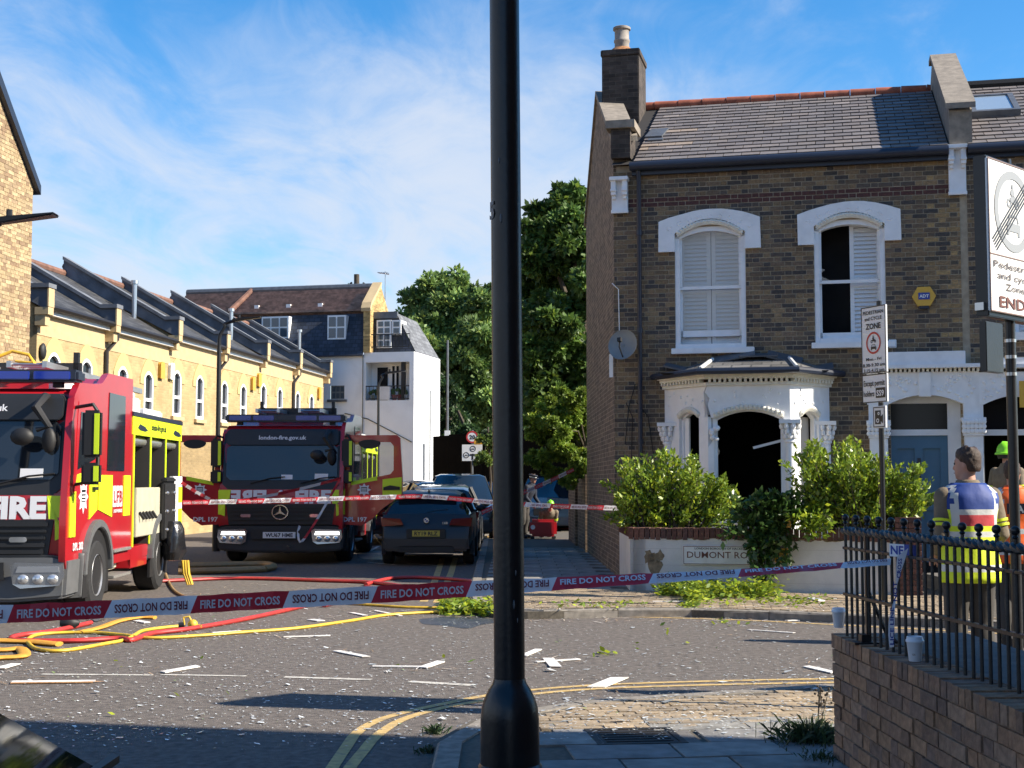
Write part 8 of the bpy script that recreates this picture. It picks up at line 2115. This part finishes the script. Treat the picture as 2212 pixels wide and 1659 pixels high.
# blue and white police tape on the railing
t = thing('police_tape', 'blue and white police tape knotted to the railing and hanging down the wall', 'tape', at(1950, 1190, 6.80)); o = t.location.copy()
pts = [(1950, 1193, .055, 0), (1946, 1215, .050, .2), (1940, 1240, .028, .5), (1936, 1265, .018, .9), (1934, 1290, .022, 1.0), (1929, 1318, .026, .6), (1926, 1345, .034, .3), (1925, 1372, .032, .3), (1926, 1398, .024, .3)]
m = MB(); V = []
for x, y, w, a in pts:
    c = at(x, y, 6.76 if y < 1300 else 6.68); s = Vector((math.cos(a), math.sin(a), .0)) * w / 2
    if y < 1230: s.z = .02
    V.append((c - s - o, c + s - o))
for (a, b), (c, d_) in zip(V[:-1], V[1:]): m.add([a, b, d_, c], [[0, 1, 2, 3]])
hang = m.build('tape_tail', M_TW, t, fix=False)
m = MB()
for (y0, y1, tx) in ((1205, 1250, 'CROSS'), (1255, 1300, 'NOT'), (1310, 1395, 'LICE LINE')):
    x0 = 1941 if y0 < 1250 else 1934 if y0 < 1300 else 1927
    a, b = at(x0, y1, 6.64), at(x0 + (4 if y0 < 1250 else 0), y0, 6.64); ax = (b - a).normalized(); side = Vector((-1, 0, 0)); letter(m, tx, (a + b) / 2 + Vector((.008, 0, 0)) - o, ax, side, .018, width=(b - a).length * .95, bold=.03)
m.build('lettering', M_TB, hang, fix=False)
m = MB(); a = at(1921, 1174, 6.86); b = at(1953, 1176, 6.80); c = at(1986, 1178, 6.74); hh = Vector((0, 0, .062))
m.add([a - o, b - o, b - hh - o, a - hh - o], [[0, 1, 2, 3]], 0); m.add([b - o, c - o, c - hh - o, b - hh - o], [[0, 1, 2, 3]], 1); m.build('tape_loop', [M_TW, M_TB], t, fix=False)
m = MB(); letter(m, 'NE', (a + b) / 2 - hh * .8 + Vector((0, -.004, 0)) - o, (b - a).normalized(), (0, 0, 1), .042, bold=.03); m.build('lettering', M_TB, t, fix=False)

# ================================================================== zone signs
pz = at(1906, 1040, 17.6)
t = thing('sign_pole', 'slim black pole carrying the pedestrian zone sign on the far footway', 'pole', (pz.x, pz.y, ZF)); zt_ = at(1906, 650, 17.6).z
m = MB(); m.cyl((0, 0, 0), (0, 0, zt_ - ZF), .034, n=12); m.build('shaft', M_POST, t, smooth=True)
ZFm = Frame((pz.x, pz.y, 0), rad(-65.4)); zf = lambda x, y: ZFm.hit(x, y, -.05)
c0, c1 = zf(1860, 672), zf(1917, 862)
zb0 = zf(1890, 833)[1]; x0, x1 = c0[0], zf(1913, 700)[0]; zt0, zbm = (zf(1860, 672)[1] + zf(1912, 651)[1]) / 2, (zf(1866, 872)[1] + zf(1924, 866)[1]) / 2
w = x1 - x0
s = thing('zone_sign', 'tall white pedestrian and cycle zone sign with a red ring', 'traffic sign', ZFm.Wd((x0 + w / 2, -.05, zbm)), ZFm.rz)
hh = zt0 - zbm; zsp = hh * .30
m = MB(); m.box(-w / 2, w / 2, 0, .03, zsp + .008, hh); m.build('plate', M_SIGN, s, bevel=.004)
m = MB(); m.box(-w / 2, w / 2, 0, .03, 0, zsp - .008); m.build('permit_plate', M_SIGN, s, bevel=.004)
m = MB()
for a, b in ((0, zsp - .008), (zsp + .008, hh)):
    for q in ((-w / 2, w / 2, a, a + .012), (-w / 2, w / 2, b - .012, b), (-w / 2, -w / 2 + .012, a, b), (w / 2 - .012, w / 2, a, b)): m.box(q[0], q[1], -.004, -.001, q[2], q[3])
m.build('border', M_SBLK, s)
m = MB(); H_ = hh - zsp
def ln(tx, f, h, wf=None, b=.02, mm=None): letter(mm or m, tx, (0, -.006, zsp + H_ * f), (1, 0, 0), (0, 0, 1), H_ * h, width=w * wf if wf else None, bold=b)
ln('PEDESTRIAN', .885, .055, .84); ln('and CYCLE', .795, .055, .70); ln('ZONE', .665, .085, .62, .03); ln('Mon - Fri', .195, .045, .62); ln('8.30-9.30 am', .105, .050, .90); ln('3.15-4.15 pm', .025, .050, .84)
letter(m, 'Except permit', (0, -.006, zsp * .58), (1, 0, 0), (0, 0, 1), zsp * .20, width=w * .86, bold=.02); letter(m, 'holders', (-w * .22, -.006, zsp * .22), (1, 0, 0), (0, 0, 1), zsp * .20, width=w * .44, bold=.02)
m.poly([(w * .06, -.005, zsp * .15), (w * .44, -.005, zsp * .15), (w * .44, -.005, zsp * .50), (w * .06, -.005, zsp * .50)])
m.build('lettering', M_SBLK, s, fix=False)
m = MB(); letter(m, 'SS9', (w * .25, -.008, zsp * .22), (1, 0, 0), (0, 0, 1), zsp * .20, width=w * .30, bold=.03); m.build('lettering', M_SIGN, s, fix=False)
m = MB(); cz_ = zsp + H_ * .455; rr_ = H_ * .165; disc(m, (0, cz_), rr_, rr_ * .82, -.005, 0, sx=min(1, w * .44 / rr_)); m.build('ring', M_RED, s, fix=False)
m = MB(); bikesym(m, 0, cz_ + rr_ * .22, rr_ * .75, -.006, 0); carsym(m, 0, cz_ - rr_ * .35, rr_ * .70, -.006, 0); m.build('symbol', M_SBLK, s, fix=False)
q0, q1 = ZFm.hit(1885, 878, -.05), ZFm.hit(1913, 924, -.05); w = q1[0] - q0[0]; hh = abs(q1[1] - q0[1])
s = thing('camera_sign', 'small white camera enforcement plate under the pedestrian zone sign', 'traffic sign', ZFm.Wd(((q0[0] + q1[0]) / 2, -.05, min(q0[1], q1[1]))), ZFm.rz)
m = MB(); m.box(-w / 2, w / 2, 0, .03, 0, hh); m.build('plate', M_SIGN, s, bevel=.004)
m = MB()
for q in ((-w * .44, w * .44, .04, .08), (-w * .44, w * .44, .92, .96), (-w * .44, -w * .40, .04, .96), (w * .40, w * .44, .04, .96)): m.box(q[0], q[1], -.004, -.001, hh * q[2], hh * q[3])
m.box(-w * .30, w * .14, -.005, -.001, hh * .18, hh * .80); m.poly([(w * .16, -.005, hh * .30), (w * .32, -.005, hh * .20), (w * .32, -.005, hh * .62), (w * .16, -.005, hh * .52)]); m.build('symbol', M_SBLK, s, fix=False)
m = MB(); disc(m, (-w * .08, hh * .34), hh * .10, hh * .05, -.0075, 0); disc(m, (-.0, hh * .66), hh * .07, hh * .03, -.0075, 0); m.build('symbol', M_SIGN, s, fix=False)

# end-of-zone sign on the near pole
pe = at(2190, 1040, 9.3)
t = thing('sign_pole', 'thick black pole at the right border carrying the zone end sign', 'pole', (pe.x, pe.y, ZN)); zt_ = at(2190, 345, 9.3).z
m = MB(); m.cyl((0, 0, 0), (0, 0, zt_ - ZN), .034, n=16); m.build('shaft', M_POST, t, smooth=True)
for y in (680, 715, 752):
    m = MB(); z = at(2190, y + 60, 9.3).z - ZN; m.cyl((0, 0, z), (0, 0, z + .022), .038, n=16); m.build('clamp', M_STEEL, t, smooth=True)
EZ = Frame((pe.x, pe.y, 0), rad(45)); ef = lambda x, y: EZ.hit(x, y, -.075)
a, b, c = ef(2133, 338), ef(2140, 671), ef(2140, 550)
h = a[1] - b[1]; w = h * .70; x0 = (a[0] + b[0]) / 2
s = thing('zone_end_sign', 'large white pedestrian and cycle zone end sign cut by the right border', 'traffic sign', EZ.Wd((x0, -.075, b[1])), EZ.rz)
M_ENDW = mat('sign_face_bright', (.80, .80, .79), .4)
m = MB(); m.box(0, w, 0, .02, 0, h); m.build('plate', M_ENDW, s, bevel=.006)
m = MB(); m.box(.015, w - .015, .02, .11, -.03, h + .02); m.build('sign_box', M_POST, s, bevel=.006)
m = MB(); ms = h * .37
for q in ((0, w, 0, .008), (0, w, h - .008, h), (0, .008, 0, h), (w - .008, w, 0, h), (0, w, ms, ms + .008)): m.box(q[0], q[1], -.004, .0, q[2], q[3])
m.build('border', mat('sign_border', (.20, .13, .11), .5), s)
m = MB()
for tx, f, hh_, wf in (('Pedestrian', .79, .105, .86), ('and cycle', .60, .105, .72), ('Zone', .41, .105, .40)): letter(m, tx, (w * .5, -.006, ms * f), (1, 0, 0), (0, 0, 1), ms * hh_ * 1.2, width=w * wf, bold=.01)
m.build('lettering', mat('sign_text', (.13, .105, .095), .5), s, fix=False)
m = MB(); letter(m, 'ENDS', (w * .5, -.006, ms * .10), (1, 0, 0), (0, 0, 1), ms * .2, width=w * .66, bold=.02); m.build('lettering', M_BROWN, s, fix=False)
m = MB(); cz_ = (ms + h) / 2; rr_ = (h - ms) * .43; disc(m, (w / 2, cz_), rr_, rr_ * .80, -.004, 0, 40); bikesym(m, w / 2, cz_ + rr_ * .28, rr_ * .68, -.004, 0); carsym(m, w / 2, cz_ - rr_ * .30, rr_ * .70, -.004, 0); m.build('symbol', M_SGREY, s, fix=False)
m = MB(); dx = Vector((w * .92, 0, (h - ms) * .90)).normalized(); up = Vector((-dx.z, 0, dx.x))
for k in range(5):
    o_ = Vector((w / 2, -.006, cz_)) + up * (k - 2) * .022; L2 = (h - ms) * .60; m.poly([o_ - dx * L2 - up * .005, o_ + dx * L2 - up * .005, o_ + dx * L2 + up * .005, o_ - dx * L2 + up * .005])
m.v = [(min(max(x, .012), w - .012), y, min(max(z, ms + .012), h - .012)) for x, y, z in m.v]
m.build('cancel_bar', M_SBLK, s, fix=False)
t = thing('reversed_sign', 'dark unlit sign seen from its back below the zone end sign', 'traffic sign', EZ.Wd((x0 + .02, -.03, at(2150, 810, 9.3).z)), EZ.rz)
m = MB(); m.box(0, .24, 0, .05, 0, .33); m.build('plate', M_POST, t, bevel=.005); m = MB(); m.box(-.03, .3, .0, .06, .40, .45); m.build('bracket', M_STEEL, t)
s = thing('notice', 'yellow notice at the right border behind the sign pole', 'notice', HF.Wd((HF.hit(2208, 840, -.3)[0], -.3, HF.hit(2208, 880, -.3)[1])), HR)
m = MB(); m.box(-.04, .5, 0, .02, 0, .40); m.build('plate', M_YBOX, s)

# ================================================================== weeds in the foreground
M_WEED = mat('weed_leaf', (1, 1, 1), .6, attr=True, transl=.3)
def tuft(lbl, c, n, h, r, col=(.035, .06, .02), name='weed'):
    t = thing(name, lbl, 'weed', c); V, C = [], []
    for i in range(n):
        a, q = R.uniform(0, 6.3), abs(R.gauss(0, r)); b = Vector((math.cos(a) * q, math.sin(a) * q, 0)); l = Vector((R.gauss(0, .5), R.gauss(0, .5), R.uniform(.5, 1.1))).normalized() * h * R.uniform(.4, 1.1); s = Vector((-l.y, l.x, 0)); s = (s.normalized() if s.length > 1e-4 else Vector((1, 0, 0))) * R.uniform(.003, .008)
        V += [tuple(b - s * .5), tuple(b + s * .5), tuple(b + l * .7 + s), tuple(b + l * 1.0 - Vector((0, 0, h * .15)))]; k = R.uniform(.6, 1.4); C.append((col[0] * k, col[1] * k, col[2] * k))
    link('foliage', quads_mesh('foliage', np.array(V), n, M_WEED, np.array(C)), t, kind='stuff'); return t
tuft('big dark weed tuft at the corner of the brick wall', gnd(1755, 1600, ZN), 520, .17, .12)
tuft('small weed tuft further down the flagstones by the brick wall', gnd(1780, 1640, ZN), 120, .07, .10)
tuft('weed growing from the kerb corner left of the lamp post', gnd(942, 1585, 0), 110, .09, .035, (.05, .09, .03))
tuft('low weed in the gutter below the kerb corner weed', gnd(928, 1625, 0), 110, .06, .05)
t = thing('dead_weed', 'dry dark weed stalk against the end of the brick wall', 'weed', gnd(1772, 1560, ZN)); m = MB()
for k in range(4):
    a = Vector((R.uniform(-.03, .03), R.uniform(-.03, .03), 0)); b = a + Vector((R.uniform(-.06, .06), 0, R.uniform(.18, .32))); m.tube([a, b], .003, 4)
    for _ in range(6): m.ball(b + Vector((R.uniform(-.03, .03), 0, R.uniform(-.1, .03))), .009, 5)
m.build('stalk', M_BARK, t)
